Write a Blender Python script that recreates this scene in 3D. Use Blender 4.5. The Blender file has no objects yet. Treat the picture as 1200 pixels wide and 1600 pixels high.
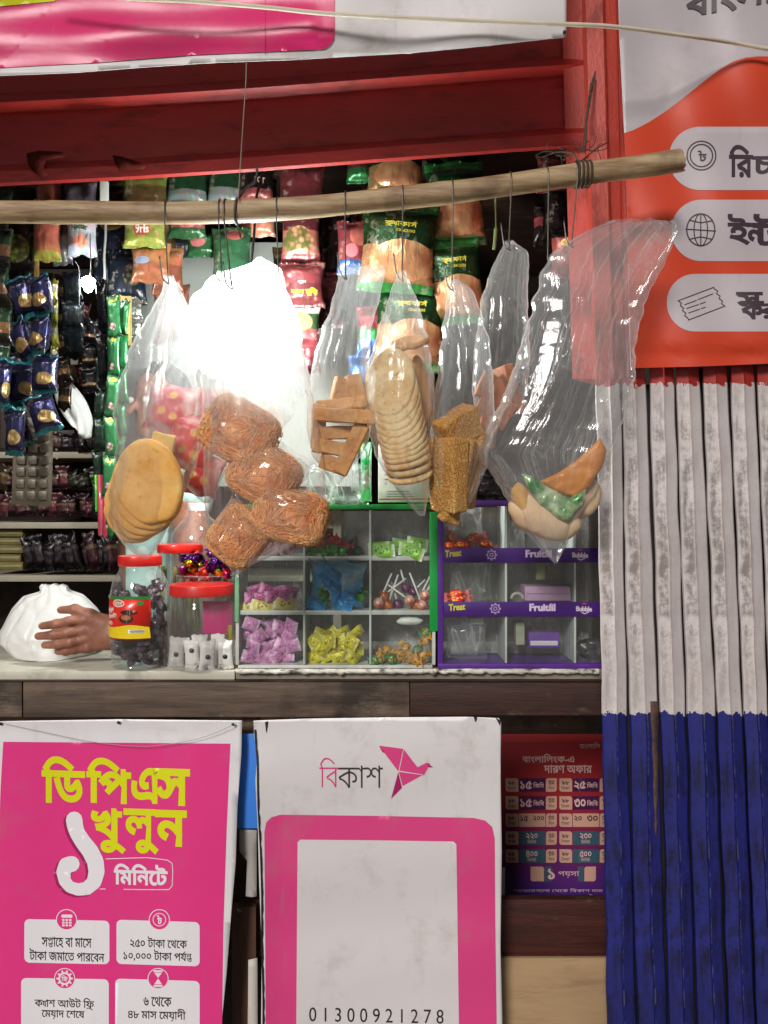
import bpy, bmesh, math, random
import numpy as np
from mathutils import Vector, Matrix, Euler, noise as mn
from mathutils.geometry import delaunay_2d_cdt
random.seed(7)
S = bpy.context.scene
COL = S.collection
R = math.radians
PI = math.pi

# ------------------------------------------------------------------ camera, sky, sun, exposure
EYE = 1.35                      # height of the camera above the street
FPX = 1200.0                    # focal length in photo pixels (photo is 1200 wide)
cam = bpy.data.cameras.new('camera'); camo = bpy.data.objects.new('camera', cam); COL.objects.link(camo)
camo.location = (0, 0, EYE); camo.rotation_euler = (R(90), 0, 0)
cam.sensor_fit = 'HORIZONTAL'; cam.sensor_width = 36.0; cam.lens = 36.0
cam.clip_start = 0.05; cam.clip_end = 500
S.camera = camo

SUN_EL, SUN_AZ = R(28), R(19)   # elevation; swing to the left of straight behind the camera
w = bpy.data.worlds.new('World'); S.world = w; w.use_nodes = True
wn = w.node_tree
bg = wn.nodes['Background']
sky = wn.nodes.new('ShaderNodeTexSky'); sky.sky_type = 'NISHITA'; sky.sun_disc = False
sky.sun_elevation = SUN_EL; sky.sun_rotation = math.atan2(-math.sin(SUN_AZ), -math.cos(SUN_AZ))
hs = wn.nodes.new('ShaderNodeHueSaturation'); hs.inputs['Saturation'].default_value = 0.25
wn.links.new(sky.outputs[0], hs.inputs['Color']); wn.links.new(hs.outputs[0], bg.inputs[0])
bg.inputs[1].default_value = 0.028
sl = bpy.data.lights.new('sun', 'SUN'); sl.energy = 2.2; sl.angle = R(13); sl.color = (1, 0.95, 0.91)
so = bpy.data.objects.new('sun', sl); COL.objects.link(so); so.location = (-2, -3, 6)
d = Vector((math.sin(SUN_AZ)*math.cos(SUN_EL), math.cos(SUN_AZ)*math.cos(SUN_EL), -math.sin(SUN_EL)))
so.rotation_euler = d.to_track_quat('-Z', 'Y').to_euler()
S.view_settings.view_transform = 'Standard'; S.view_settings.look = 'None'
S.view_settings.exposure = 0.18; S.view_settings.gamma = 1
S.cycles.max_bounces = 10; S.cycles.transparent_max_bounces = 32
S.cycles.diffuse_bounces = 4; S.cycles.glossy_bounces = 4; S.cycles.transmission_bounces = 6
S.cycles.sample_clamp_indirect = 6
S.cycles.use_denoising = True

# ------------------------------------------------------------------ helpers: measuring, objects
def P(px, py, Y):
    """world point seen at photo pixel (px, py) when it lies Y metres in front of the camera"""
    return Vector(((px-600)*Y/FPX, Y, EYE-(py-800)*Y/FPX))
def px2m(n, Y): return n*Y/FPX
def C(h, k=1.0):
    h = h.lstrip('#'); o = []
    for i in (0, 2, 4):
        c = int(h[i:i+2], 16)/255
        o.append(k*(c/12.92 if c <= .04045 else ((c+.055)/1.055)**2.4))
    return (o[0], o[1], o[2], 1)
def lerp(a, b, t): return a+(b-a)*t
def interp(pts, x):
    if x <= pts[0][0]: return pts[0][1]
    for (a, va), (b, vb) in zip(pts, pts[1:]):
        if x <= b: return va+(vb-va)*(x-a)/(b-a) if b > a else vb
    return pts[-1][1]
def tag(o, label=None, cat=None, group=None, kind=None):
    if label: o['label'] = label
    if cat: o['category'] = cat
    if group: o['group'] = group
    if kind: o['kind'] = kind
    return o
def thing(name, label, cat, loc=(0, 0, 0), group=None):
    o = bpy.data.objects.new(name, None); o.empty_display_size = .05; COL.objects.link(o); o.location = loc
    return tag(o, label, cat, group)
def adopt(o, parent):
    o.parent = parent
    m = Matrix.Translation(parent.location) if parent.type == 'EMPTY' or parent.parent is None else Matrix.Identity(4)
    p = parent; off = Vector((0, 0, 0))
    while p is not None: off += p.location; p = p.parent
    # parents are only translated, never rotated, while building
    o.location = o.location-off
def mk(name, verts, faces, m, parent=None, smooth=True, uv=None, mi=None, sharp=None):
    """one mesh object built in world coordinates, origin moved to the middle of its base"""
    V = np.array(verts, dtype=float).reshape(-1, 3)
    o_ = Vector(((V[:, 0].min()+V[:, 0].max())/2, (V[:, 1].min()+V[:, 1].max())/2, V[:, 2].min()))
    me = bpy.data.meshes.new(name); me.from_pydata([tuple(v) for v in (V-np.array(o_))], [], [tuple(f) for f in faces])
    mats = m if isinstance(m, (list, tuple)) else [m]
    for x in mats: me.materials.append(x)
    if mi is not None: me.polygons.foreach_set('material_index', mi)
    me.polygons.foreach_set('use_smooth', [smooth]*len(me.polygons))
    if uv is not None:
        L = me.uv_layers.new(name='UVMap')
        idx = np.empty(len(me.loops), dtype=int); me.loops.foreach_get('vertex_index', idx)
        L.data.foreach_set('uv', np.array(uv, dtype=float)[idx].ravel())
    me.update()
    if smooth and sharp: me.set_sharp_from_angle(angle=R(sharp))
    o = bpy.data.objects.new(name, me); COL.objects.link(o); o.location = o_
    if parent is not None: adopt(o, parent)
    return o
def mkbm(name, bm, m, parent=None, smooth=True, sharp=35):
    bm.normal_update()
    bm.verts.index_update()
    vs = [v.co.copy() for v in bm.verts]; fs = [[v.index for v in f.verts] for f in bm.faces]
    mi = [f.material_index for f in bm.faces]
    bm.free()
    return mk(name, vs, fs, m, parent, smooth, mi=mi if isinstance(m, (list, tuple)) else None, sharp=sharp)
def bm_box(bm, c, s, rot=(0, 0, 0), bev=.002, seg=2):
    r = bmesh.ops.create_cube(bm, size=1)
    M = Matrix.Translation(c) @ (rot if isinstance(rot, Matrix) else Euler(rot).to_matrix().to_4x4()) @ Matrix.Diagonal((s[0], s[1], s[2], 1))
    bmesh.ops.transform(bm, matrix=M, verts=r['verts'])
    if bev:
        es = list({e for v in r['verts'] for e in v.link_edges})
        bmesh.ops.bevel(bm, geom=es, offset=min(bev, min(s)*.45), segments=seg, affect='EDGES', profile=.6)
def box(name, a, b, m, parent=None, bev=.002, sharp=35):
    bm = bmesh.new()
    c = [(a[i]+b[i])/2 for i in range(3)]; s = [abs(b[i]-a[i]) for i in range(3)]
    bm_box(bm, c, s, bev=bev)
    return mkbm(name, bm, m, parent, sharp=sharp)
def tube_geo(pts, rad, n=8, cap=True):
    pts = [Vector(p) for p in pts]; rr = rad if isinstance(rad, (list, tuple)) else [rad]*len(pts)
    vs, fs = [], []; up = Vector((0, 0, 1)); prev = None
    for i, p in enumerate(pts):
        t = (pts[min(i+1, len(pts)-1)]-pts[max(i-1, 0)]).normalized()
        if prev is None:
            a = t.cross(up) if abs(t.dot(up)) < .95 else t.cross(Vector((1, 0, 0)))
        else: a = prev-t*prev.dot(t)
        a.normalize(); prev = a; b = t.cross(a)
        for k in range(n):
            an = 2*PI*k/n; vs.append(p+(a*math.cos(an)+b*math.sin(an))*rr[i])
    for i in range(len(pts)-1):
        for k in range(n):
            k2 = (k+1) % n
            fs.append((i*n+k, (i+1)*n+k, (i+1)*n+k2, i*n+k2))
    if cap:
        fs.append(tuple(range(n))); fs.append(tuple(range((len(pts)-1)*n, len(pts)*n))[::-1])
    return vs, fs
def tube(name, pts, rad, m, parent=None, n=8):
    v, f = tube_geo(pts, rad, n); return mk(name, v, f, m, parent)
def smooth_pts(pts, n=8):
    pts = [Vector(p) for p in pts]; out = []
    for i in range(len(pts)-1):
        p0 = pts[max(i-1, 0)]; p1 = pts[i]; p2 = pts[i+1]; p3 = pts[min(i+2, len(pts)-1)]
        for k in range(n):
            t = k/n
            out.append(.5*((2*p1)+(p2-p0)*t+(2*p0-5*p1+4*p2-p3)*t*t+(-p0+3*p1-3*p2+p3)*t*t*t))
    out.append(pts[-1]); return out
def lathe_geo(cx, cy, prof, n=40, sq=0.0):
    """prof: list of (radius, z) from bottom to top"""
    vs, fs = [], []
    for r, z in prof:
        for k in range(n):
            a = 2*PI*k/n; q = 1.0
            if sq: q = 1/((abs(math.cos(a))**(2+sq)+abs(math.sin(a))**(2+sq))**(1/(2+sq)))
            vs.append((cx+r*q*math.cos(a), cy+r*q*math.sin(a), z))
    for i in range(len(prof)-1):
        for k in range(n):
            k2 = (k+1) % n
            fs.append((i*n+k, i*n+k2, (i+1)*n+k2, (i+1)*n+k))
    return vs, fs
def lathe(name, cx, cy, prof, m, parent=None, n=40, sharp=40, sq=0.0):
    v, f = lathe_geo(cx, cy, prof, n, sq)
    if prof[0][0] > 1e-4: f.append(tuple(range(n))[::-1])
    if prof[-1][0] > 1e-4: f.append(tuple(range(len(v)-n, len(v))))
    return mk(name, v, f, m, parent, sharp=sharp)
def dup(root, loc, label=None, rot=None, scale=None):
    r = root.copy(); COL.objects.link(r); r.location = loc
    if rot is not None: r.rotation_euler = rot
    if scale is not None: r.scale = (scale,)*3
    if label: r['label'] = label
    for ch in list(root.children):
        c = ch.copy(); COL.objects.link(c); c.parent = r
        for g in list(ch.children):
            e = g.copy(); COL.objects.link(e); e.parent = c
    return r

# ------------------------------------------------------------------ helpers: materials
class N:
    def __init__(s, name):
        s.m = bpy.data.materials.new(name); s.m.use_nodes = True; s.t = s.m.node_tree
        s.t.nodes.clear(); s.out = s.t.nodes.new('ShaderNodeOutputMaterial')
    def n(s, typ, ins=None, **kw):
        nd = s.t.nodes.new('ShaderNode'+typ)
        for k, v in kw.items(): setattr(nd, k, v)
        for k, v in (ins or {}).items():
            if hasattr(v, 'links'): s.t.links.new(v, nd.inputs[k])
            else: nd.inputs[k].default_value = v
        return nd
    def math(s, op, a, b=None, c=None, clamp=False):
        nd = s.t.nodes.new('ShaderNodeMath'); nd.operation = op; nd.use_clamp = clamp
        for i, v in enumerate((a, b, c)):
            if v is None: continue
            if hasattr(v, 'links'): s.t.links.new(v, nd.inputs[i])
            else: nd.inputs[i].default_value = v
        return nd.outputs[0]
    def mix(s, f, a, b, blend='MIX'):
        nd = s.t.nodes.new('ShaderNodeMix'); nd.data_type = 'RGBA'; nd.blend_type = blend
        for i, v in ((0, f), (6, a), (7, b)):
            if hasattr(v, 'links'): s.t.links.new(v, nd.inputs[i])
            else: nd.inputs[i].default_value = v
        return nd.outputs[2]
    def ramp(s, f, stops, mode='LINEAR'):
        nd = s.t.nodes.new('ShaderNodeValToRGB'); nd.color_ramp.interpolation = mode
        el = nd.color_ramp.elements
        while len(el) > 1: el.remove(el[-1])
        el[0].position = stops[0][0]; el[0].color = stops[0][1]
        for p, c in stops[1:]:
            e = el.new(p); e.color = c
        s.t.links.new(f, nd.inputs[0]); return nd.outputs[0]
    def obj(s, scale=(1, 1, 1)):
        tc = s.n('TexCoord'); mp = s.n('Mapping', {'Vector': tc.outputs['Object'], 'Scale': scale}); return mp.outputs[0]
    def noise(s, vec, scale, detail=4, rough=.55, dist=0):
        nd = s.n('TexNoise', {'Vector': vec, 'Scale': scale, 'Detail': detail, 'Roughness': rough, 'Distortion': dist}); return nd.outputs[0]
    def ss(s, x, a, b):
        nd = s.n('MapRange', {'Value': x, 'From Min': a, 'From Max': b}, interpolation_type='SMOOTHSTEP'); return nd.outputs[0]
    def bump(s, h, st=.3, dist=.002):
        return s.n('Bump', {'Height': h, 'Strength': st, 'Distance': dist}).outputs[0]
    def done(s, sh):
        s.t.links.new(sh, s.out.inputs[0]); return s.m
    def princ(s, col, rough=.5, normal=None, **kw):
        ins = {'Base Color': col, 'Roughness': rough}
        if normal is not None: ins['Normal'] = normal
        names = dict(metal='Metallic', spec='Specular IOR Level', coat='Coat Weight', coatr='Coat Roughness', alpha='Alpha', sss='Subsurface Weight', trans='Transmission Weight', sheen='Sheen Weight')
        for k, v in kw.items(): ins[names[k]] = v
        p = s.n('BsdfPrincipled', ins)
        return p
_mc = {}
def mat(name, col, rough=.5, var=.25, scale=12, bump=.25, bscale=60, stretch=(1, 1, 1), dirt=None, dirtamt=.35, dscale=6, **kw):
    if name in _mc: return _mc[name]
    if isinstance(col, str): col = C(col)
    g = N(name); v = g.obj(stretch)
    nz = g.noise(v, scale)
    dark = tuple(c*(1-var) for c in col[:3])+(1,); lite = tuple(min(1, c*(1+var*.6)) for c in col[:3])+(1,)
    c = g.ramp(nz, [(.3, dark), (.7, lite)])
    r = rough
    if dirt:
        n2 = g.noise(v, dscale, 8, .65)
        f = g.math('MULTIPLY', g.ss(n2, .5, .68), dirtamt)
        c = g.mix(f, c, C(dirt) if isinstance(dirt, str) else dirt)
        r = g.math('ADD', rough, g.math('MULTIPLY', f, .3))
    nb = g.noise(v, bscale, 6, .6)
    p = g.princ(c, r, g.bump(nb, bump), **kw)
    m = g.done(p.outputs[0]); _mc[name] = m; return m
def wood(name, a, b, rough=.7, gs=1.0, axis='X', dirt='#1a120e'):
    if name in _mc: return _mc[name]
    g = N(name); st = {'X': (1.2, 14, 14), 'Z': (14, 14, 1.2)}[axis]
    v = g.obj(st); n1 = g.noise(v, 3*gs, 8, .65, .6); n2 = g.noise(g.obj((1, 1, 1)), 5, 6, .6); n3 = g.noise(v, 14*gs, 6, .7)
    c = g.ramp(n1, [(.28, C(a)), (.5, tuple((x+y)/2 for x, y in zip(C(a), C(b)))), (.72, C(b))])
    c = g.mix(g.math('MULTIPLY', g.ss(n2, .48, .66), .75), c, C(dirt))
    c = g.mix(g.math('MULTIPLY', g.ss(n3, .62, .7), .6), c, C(dirt))
    spk = g.noise(g.obj((1, 1, 1)), 38, 3, .5)
    c = g.mix(g.math('MULTIPLY', g.ss(spk, .72, .76), .7), c, C('#a39a8c'))
    n4 = g.noise(g.obj((1, 2.2, 2.2)), 4.5, 9, .72); c = g.mix(g.math('MULTIPLY', g.ss(n4, .55, .72), .55), c, C('#94806c'))
    p = g.princ(c, rough, g.bump(g.math('ADD', n1, g.math('MULTIPLY', n3, .5)), .55, .004))
    m = g.done(p.outputs[0]); _mc[name] = m; return m
def film(name, haze=.06, edge=.35, tint=(.97, .98, .98, 1), rough=.1, crease=.25, cscale=1.0, bunch=0.0, white=.9, bs=.28, gl=.8, bunch_at=(.55, .95), uvw=True):
    """thin clear plastic: mostly see-through, milky where it is seen edge-on, creased or bunched, with a sharp sheen"""
    if name in _mc: return _mc[name]
    g = N(name)
    if uvw: v = g.n('Mapping', {'Vector': g.n('UVMap').outputs[0], 'Scale': (1, .16, 1)}).outputs[0]; k = 1.0
    else: v = g.obj((1, 1, .4)); k = 1.6
    n1 = g.noise(v, 6.5*cscale*k, 2, .45, .7); n2 = g.noise(v, 22*cscale*k, 3, .55, 1.2); n3 = g.noise(g.obj((1, 1, .6)), 46*cscale, 3, .55, .8)
    rd = lambda n_, w_: g.math('SUBTRACT', 1, g.math('ABSOLUTE', g.math('MULTIPLY', g.math('SUBTRACT', n_, .5), w_)), clamp=True)
    r1, r2, r3 = rd(n1, 13), rd(n2, 9), rd(n3, 8)
    pm = g.ss(g.noise(g.obj(), 9, 2), .42, .62)
    h = g.math('ADD', g.math('MULTIPLY', r1, .6), g.math('ADD', g.math('MULTIPLY', r2, .05), g.math('MULTIPLY', g.math('MULTIPLY', r3, pm), .35)))
    nrm = g.bump(g.math('ADD', h, g.math('MULTIPLY', n1, .8)), bs, .004)
    lw = g.n('LayerWeight', {'Blend': .4}).outputs['Facing']
    e2 = g.math('MULTIPLY', g.math('POWER', lw, 2.6), edge)
    cr = g.math('MULTIPLY', g.math('ADD', g.math('POWER', r1, 5), g.math('MULTIPLY', g.math('POWER', r3, 4), g.math('MULTIPLY', pm, .7))), crease)
    hz = g.math('ADD', g.math('ADD', e2, cr), haze)
    if bunch:
        gz = g.n('SeparateXYZ', {'Vector': g.n('TexCoord').outputs['Generated']}).outputs[2]
        gg = g.math('ADD', gz, g.math('MULTIPLY', g.math('SUBTRACT', n1, .5), .30))
        hz = g.math('ADD', hz, g.math('MULTIPLY', g.ss(gg, *bunch_at), bunch))
    hz = g.math('MINIMUM', hz, .9)
    tr = g.n('BsdfTransparent', {'Color': tint})
    wc = (white, white, white*.99, 1)
    sc = g.n('MixShader', {0: .55, 1: g.n('BsdfDiffuse', {'Color': wc, 'Normal': nrm}).outputs[0], 2: g.n('BsdfTranslucent', {'Color': wc, 'Normal': nrm}).outputs[0]})
    a = g.n('MixShader', {0: hz, 1: tr.outputs[0], 2: sc.outputs[0]})
    fr = g.n('Fresnel', {'IOR': 1.42, 'Normal': nrm}).outputs[0]
    b = g.n('MixShader', {0: g.math('MINIMUM', g.math('MULTIPLY', fr, gl), .28), 1: a.outputs[0], 2: g.n('BsdfGlossy', {'Color': (1, 1, 1, 1), 'Roughness': rough, 'Normal': nrm}).outputs[0]})
    m = g.done(b.outputs[0]); _mc[name] = m; return m
def pane_mat(name, haze=.05, gl=1.0):
    if name in _mc: return _mc[name]
    g = N(name); v = g.obj()
    n1 = g.noise(v, 9, 7, .7); n2 = g.noise(g.obj((6, 6, 1)), 30, 4, .6)
    hz = g.math('ADD', g.math('MULTIPLY', g.ss(n1, .5, .8), haze*1.6), g.math('ADD', haze*.35, g.math('MULTIPLY', g.ss(n2, .62, .74), haze*1.5)))
    a = g.n('MixShader', {0: hz, 1: g.n('BsdfTransparent', {'Color': (.96, .98, .97, 1)}).outputs[0], 2: g.n('BsdfDiffuse', {'Color': (.75, .76, .74, 1)}).outputs[0]})
    fr = g.n('Fresnel', {'IOR': 1.45}).outputs[0]
    b = g.n('MixShader', {0: g.math('MULTIPLY', fr, gl), 1: a.outputs[0], 2: g.n('BsdfGlossy', {'Roughness': .06}).outputs[0]})
    m = g.done(b.outputs[0]); _mc[name] = m; return m
def foil(name, col, rough=.28, metal=.6, scale=70, var=.5, col2=None):
    if name in _mc: return _mc[name]
    g = N(name); v = g.obj()
    n1 = g.noise(v, scale*.4, 3); n2 = g.n('TexVoronoi', {'Vector': v, 'Scale': scale}, feature='DISTANCE_TO_EDGE').outputs[0]
    c0 = C(col) if isinstance(col, str) else col
    c1 = C(col2) if col2 else tuple(x*(1-var) for x in c0[:3])+(1,)
    c = g.ramp(n1, [(.4, c1), (.6, c0)])
    p = g.princ(c, rough, g.bump(g.math('ADD', n1, g.math('MULTIPLY', n2, .8)), .7, .006), metal=metal)
    m = g.done(p.outputs[0]); _mc[name] = m; return m
def wrapper(name, col, mark, rough=.3, metal=.1, pale=.35):
    """printed sweet wrapper: a mark with lettering-like speckle in the middle, paler pinched ends"""
    g = N(name); gn = g.n('TexCoord').outputs['Generated']; s = g.n('SeparateXYZ', {'Vector': gn}); x, y = s.outputs[0], s.outputs[1]
    ob = g.obj(); n1 = g.noise(ob, 70, 4, .6); rnd = g.n('ObjectInfo').outputs['Random']
    c = g.mix(g.math('MULTIPLY', rnd, .35), C(col), C(col, .6))
    ends = g.math('ABSOLUTE', g.math('SUBTRACT', x, .5))
    c = g.mix(g.math('MULTIPLY', g.ss(ends, .30, .42), pale), c, (.85, .84, .82, 1))
    d2 = g.math('ADD', g.math('POWER', g.math('DIVIDE', ends, .22), 2), g.math('POWER', g.math('DIVIDE', g.math('SUBTRACT', y, .5), .30), 2))
    sp = g.n('TexVoronoi', {'Vector': g.n('Mapping', {'Vector': gn, 'Scale': (9, 5, 1)}).outputs[0], 'Scale': 1.0}, feature='F1').outputs[0]
    c = g.mix(g.math('MULTIPLY', g.math('LESS_THAN', d2, 1), g.math('LESS_THAN', sp, .42)), c, C(mark))
    cr = g.noise(g.obj((1, 2.5, 1)), 90, 4, .6, .5)
    p = g.princ(c, rough, g.bump(g.math('ADD', cr, n1), .55, .003), metal=metal)
    return g.done(p.outputs[0])
def vinyl(name, col, rough=.38, var=.06, dirt='#8d8278', dirtamt=.25):
    if name in _mc: return _mc[name]
    g = N(name); v = g.obj()
    c = C(col)
    n1 = g.noise(v, 3, 4); n2 = g.noise(v, 7, 9, .7); n3 = g.noise(g.obj((1, 1, .15)), 26, 5, .6)
    cc = g.ramp(n1, [(.3, tuple(x*(1-var) for x in c[:3])+(1,)), (.7, c)])
    cc = g.mix(g.math('MULTIPLY', g.ss(n2, .5, .75), dirtamt), cc, C(dirt))
    cc = g.mix(g.math('MULTIPLY', g.ss(n3, .6, .78), dirtamt*.7), cc, C(dirt))
    wv = g.n('TexWave', {'Vector': v, 'Scale': 160.0, 'Distortion': .6}, bands_direction='X').outputs[1]
    wz = g.n('TexWave', {'Vector': v, 'Scale': 150.0, 'Distortion': .6}, bands_direction='Z').outputs[1]
    h = g.math('ADD', g.math('MULTIPLY', g.math('ADD', wv, wz), .12), g.noise(v, 18, 3))
    p = g.princ(cc, rough, g.bump(h, .22, .002), spec=.4)
    m = g.done(p.outputs[0]); _mc[name] = m; return m

# ------------------------------------------------------------------ helpers: printed marks and lettering
ALL = ("ি ে া ু ী ্ ং ড প এ স খ ল ন ১ ২ ৩ ৪ ৫ ৬ ৭ ৮ ৯ ০ ম ট ত হ ব র জ থ ক য় আ উ ফ শ ষ দ চ ই ড় ৳ ণ অ গ ঝ য "
       "0123456789 Fruitfil Treat Bubble CRACKERS POT Nectar fridge benefits 9ris , - : *")
GL = {}
def setup_glyphs(chars):
    """outlines of the built-in letters, read once"""
    chars = sorted(set(chars)-{' '})
    obs = []
    for ch in ['H']+chars:
        c = bpy.data.curves.new('g', 'FONT'); c.body = ch if (ch == 'H' and not obs) else ch+'H'; c.size = 1
        o = bpy.data.objects.new('g', c); COL.objects.link(o); obs.append((ch, o))
    bpy.context.view_layer.update()
    for _, o in obs: o.select_set(True)
    bpy.context.view_layer.objects.active = obs[0][1]
    bpy.ops.object.convert(target='CURVE')
    h0 = None
    for i, (ch, o) in enumerate(obs):
        cont = []
        for sp in o.data.splines:
            pts = []
            bp = sp.bezier_points
            if len(bp) == 0:
                pts = [(p.co[0], p.co[1]) for p in sp.points]
            for k in range(len(bp)):
                a, b = bp[k], bp[(k+1) % len(bp)]
                p0, p1, p2, p3 = a.co, a.handle_right, b.co, b.handle_left
                straight = a.handle_right_type == 'VECTOR' and b.handle_left_type == 'VECTOR'
                m = 1 if straight else 5
                for q in range(m):
                    t = q/m; u = 1-t
                    x = u*u*u*p0.x+3*u*u*t*p1.x+3*u*t*t*p3.x+t*t*t*p2.x
                    y = u*u*u*p0.y+3*u*u*t*p1.y+3*u*t*t*p3.y+t*t*t*p2.y
                    pts.append((x, y))
            q = []
            for p in pts:
                if not q or abs(p[0]-q[-1][0])+abs(p[1]-q[-1][1]) > 1e-4: q.append(p)
            if len(q) > 2: cont.append(q)
        if i == 0: h0 = min(p[0] for c in cont for p in c); continue
        hl = min(p[0] for p in cont[-1])
        GL[ch] = (cont[:-1], hl-h0)
    GL[' '] = ([], .28)
    for _, o in obs:
        c = o.data; bpy.data.objects.remove(o); bpy.data.curves.remove(c)
def winding(cont, pts):
    wn_ = np.zeros(len(pts))
    for c in cont:
        a = np.array(c); b = np.roll(a, -1, 0)
        x, y = pts[:, 0:1], pts[:, 1:2]
        ax, ay, bx, by = a[:, 0], a[:, 1], b[:, 0], b[:, 1]
        cr = (bx-ax)*(y-ay)-(x-ax)*(by-ay)
        wn_ += ((ay <= y) & (by > y) & (cr > 0)).sum(1)
        wn_ -= ((ay > y) & (by <= y) & (cr < 0)).sum(1)
    return wn_
def fill(cont):
    """triangles of the area inside the outlines (non-zero winding, so overlaps join)"""
    vs, es = [], []
    for c in cont:
        k = len(vs); n = len(c)
        vs += [Vector(p) for p in c]; es += [(k+i, k+(i+1) % n) for i in range(n)]
    if not vs: return [], []
    ov, oe, of, *_ = delaunay_2d_cdt(vs, es, [], 0, 1e-5)
    V = [(v.x, v.y) for v in ov]
    if not of: return [], []
    cen = np.array([[sum(V[i][0] for i in f)/3, sum(V[i][1] for i in f)/3] for f in of])
    wd = winding(cont, cen)
    return V, [f for f, q in zip(of, wd) if q != 0]
def embolden(cont, b):
    out = []
    for c in cont:
        n = len(c); r = []
        for i in range(n):
            p0, p1, p2 = c[i-1], c[i], c[(i+1) % n]
            d1 = Vector((p1[0]-p0[0], p1[1]-p0[1])); d2 = Vector((p2[0]-p1[0], p2[1]-p1[1]))
            if d1.length: d1.normalize()
            if d2.length: d2.normalize()
            nn = Vector((-(d1.y+d2.y), d1.x+d2.x))
            if nn.length > .3:
                L = nn.length; nn = nn/L; k = min(1.4, 2/L)
            else: k = 1
            r.append((p1[0]+nn.x*b*k, p1[1]+nn.y*b*k))
        out.append(r)
    return out
def area(c): return sum(c[i-1][0]*c[i][1]-c[i][0]*c[i-1][1] for i in range(len(c)))/2
_gc = {}
def glyph(ch, bold):
    k = (ch, bold)
    if k not in _gc:
        cont = GL.get(ch, ([], .4))[0]
        if bold and cont:
            big = max(cont, key=lambda c: abs(area(c)))
            cont = embolden(cont, bold if area(big) < 0 else -bold)
        _gc[k] = fill(cont)
    return _gc[k]
def text_geo(s, bold=0.0, track=0.0):
    """(verts, tris) of a line of letters, 1 unit em, starting at x=0"""
    vs, fs, x = [], [], 0
    for ch in s:
        v, f = glyph(ch, bold); k = len(vs)
        vs += [(a+x, b) for a, b in v]; fs += [tuple(i+k for i in q) for q in f]
        x += GL.get(ch, ([], .4))[1]+track
    return vs, fs
def text_fit(s, x0, y0, x1, y1, bold=.02, slope=0.0, track=0.0, skew=0.0):
    """letters stretched to a box in photo pixels (y down)"""
    v, f = text_geo(s, bold, track)
    X = [p[0] for p in v]; Y = [p[1] for p in v]
    a, b, c, d_ = min(X), max(X), min(Y), max(Y)
    out = []
    for px, py in v:
        t = (px-a)/(b-a); u = (py-c)/(d_-c)
        x = lerp(x0, x1, t); y = lerp(y1, y0, u)
        out.append((x+skew*(u-.5)*(y1-y0), y+slope*(x-x0)))
    return out, f
def text_at(s, x0, ybase, em, bold=.02, slope=0.0, track=0.0, sx=1.0):
    v, f = text_geo(s, bold, track)
    return [(x0+p[0]*em*sx, ybase-p[1]*em+slope*p[0]*em) for p in v], f
def poly(pts): return fill([pts])
def rrect(x0, y0, x1, y1, r=8, n=6, corners=(1, 1, 1, 1), skew=0.0, slope=0.0):
    o = []
    for (cx, cy, a0), on in zip(((x1-r, y0+r, -90), (x1-r, y1-r, 0), (x0+r, y1-r, 90), (x0+r, y0+r, 180)), corners):
        if on:
            for k in range(n+1):
                a = R(a0+90*k/n); o.append((cx+r*math.cos(a), cy+r*math.sin(a)))
        else: o.append((cx+(r if a0 in (-90, 0) else -r), cy+(r if a0 in (0, 90) else -r)))
    return [(x+skew*(y-y0), y+slope*(x-x0)) for x, y in o]
def ell(cx, cy, rx, ry=None, n=28): return [(cx+rx*math.cos(2*PI*k/n), cy+(ry or rx)*math.sin(2*PI*k/n)) for k in range(n)]
def ring(cx, cy, r, wd, ry=None): 
    ry = ry or r
    return fill([ell(cx, cy, r, ry), ell(cx, cy, r-wd, ry-wd)[::-1]])
def stroke(pts, wd, taper=None, closed=False):
    """thick line with round joints"""
    cont = []
    n = len(pts); ws = taper or [wd]*n
    segs = list(zip(range(n-1), range(1, n)))+([(n-1, 0)] if closed else [])
    for i, j in segs:
        a, b = Vector(pts[i]), Vector(pts[j]); d_ = b-a
        if d_.length < 1e-6: continue
        nn = Vector((-d_.y, d_.x)).normalized()
        c = [a+nn*ws[i]/2, b+nn*ws[j]/2, b-nn*ws[j]/2, a-nn*ws[i]/2]
        c = [tuple(q) for q in c]
        if area(c) < 0: c = c[::-1]
        cont.append(c)
    if wd > 1.2:
        for i in range(n):
            cont.append(ell(pts[i][0], pts[i][1], ws[i]/2, n=12))
    return fill(cont)
def join(*gs):
    vs, fs = [], []
    for v, f in gs:
        k = len(vs); vs += list(v); fs += [tuple(i+k for i in q) for q in f]
    return vs, fs
def printed(name, geo, m, Yf, parent, off=.0015, cut=None, smooth=True):
    """flat print in photo-pixel outlines, laid on the sheet whose distance is Yf(px, py)"""
    v, f = geo
    if cut:
        bm = bmesh.new(); bv = [bm.verts.new((x, y, 0)) for x, y in v]
        for q in f:
            try: bm.faces.new([bv[i] for i in q])
            except ValueError: pass
        xs = [p[0] for p in v]; ys = [p[1] for p in v]
        for lo, hi, no in ((min(xs), max(xs), (1, 0, 0)), (min(ys), max(ys), (0, 1, 0))):
            t = math.ceil(lo/cut)*cut
            while t < hi:
                g = bm.verts[:]+bm.edges[:]+bm.faces[:]
                bmesh.ops.bisect_plane(bm, geom=g, plane_co=(no[0]*t, no[1]*t, 0), plane_no=no)
                t += cut
        bm.verts.index_update()
        v = [(q.co.x, q.co.y) for q in bm.verts]; f = [[q.index for q in fc.verts] for fc in bm.faces]; bm.free()
    V = [P(x, y, Yf(x, y)-off*.3) for x, y in v]
    F = []
    for q in f:   # faces look at the camera side
        a, b, c = V[q[0]], V[q[1]], V[q[2]]
        F.append(tuple(q) if (b-a).cross(c-a).y < 0 else tuple(q)[::-1])
    return mk(name, V, F, m, parent, smooth=smooth)
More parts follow.
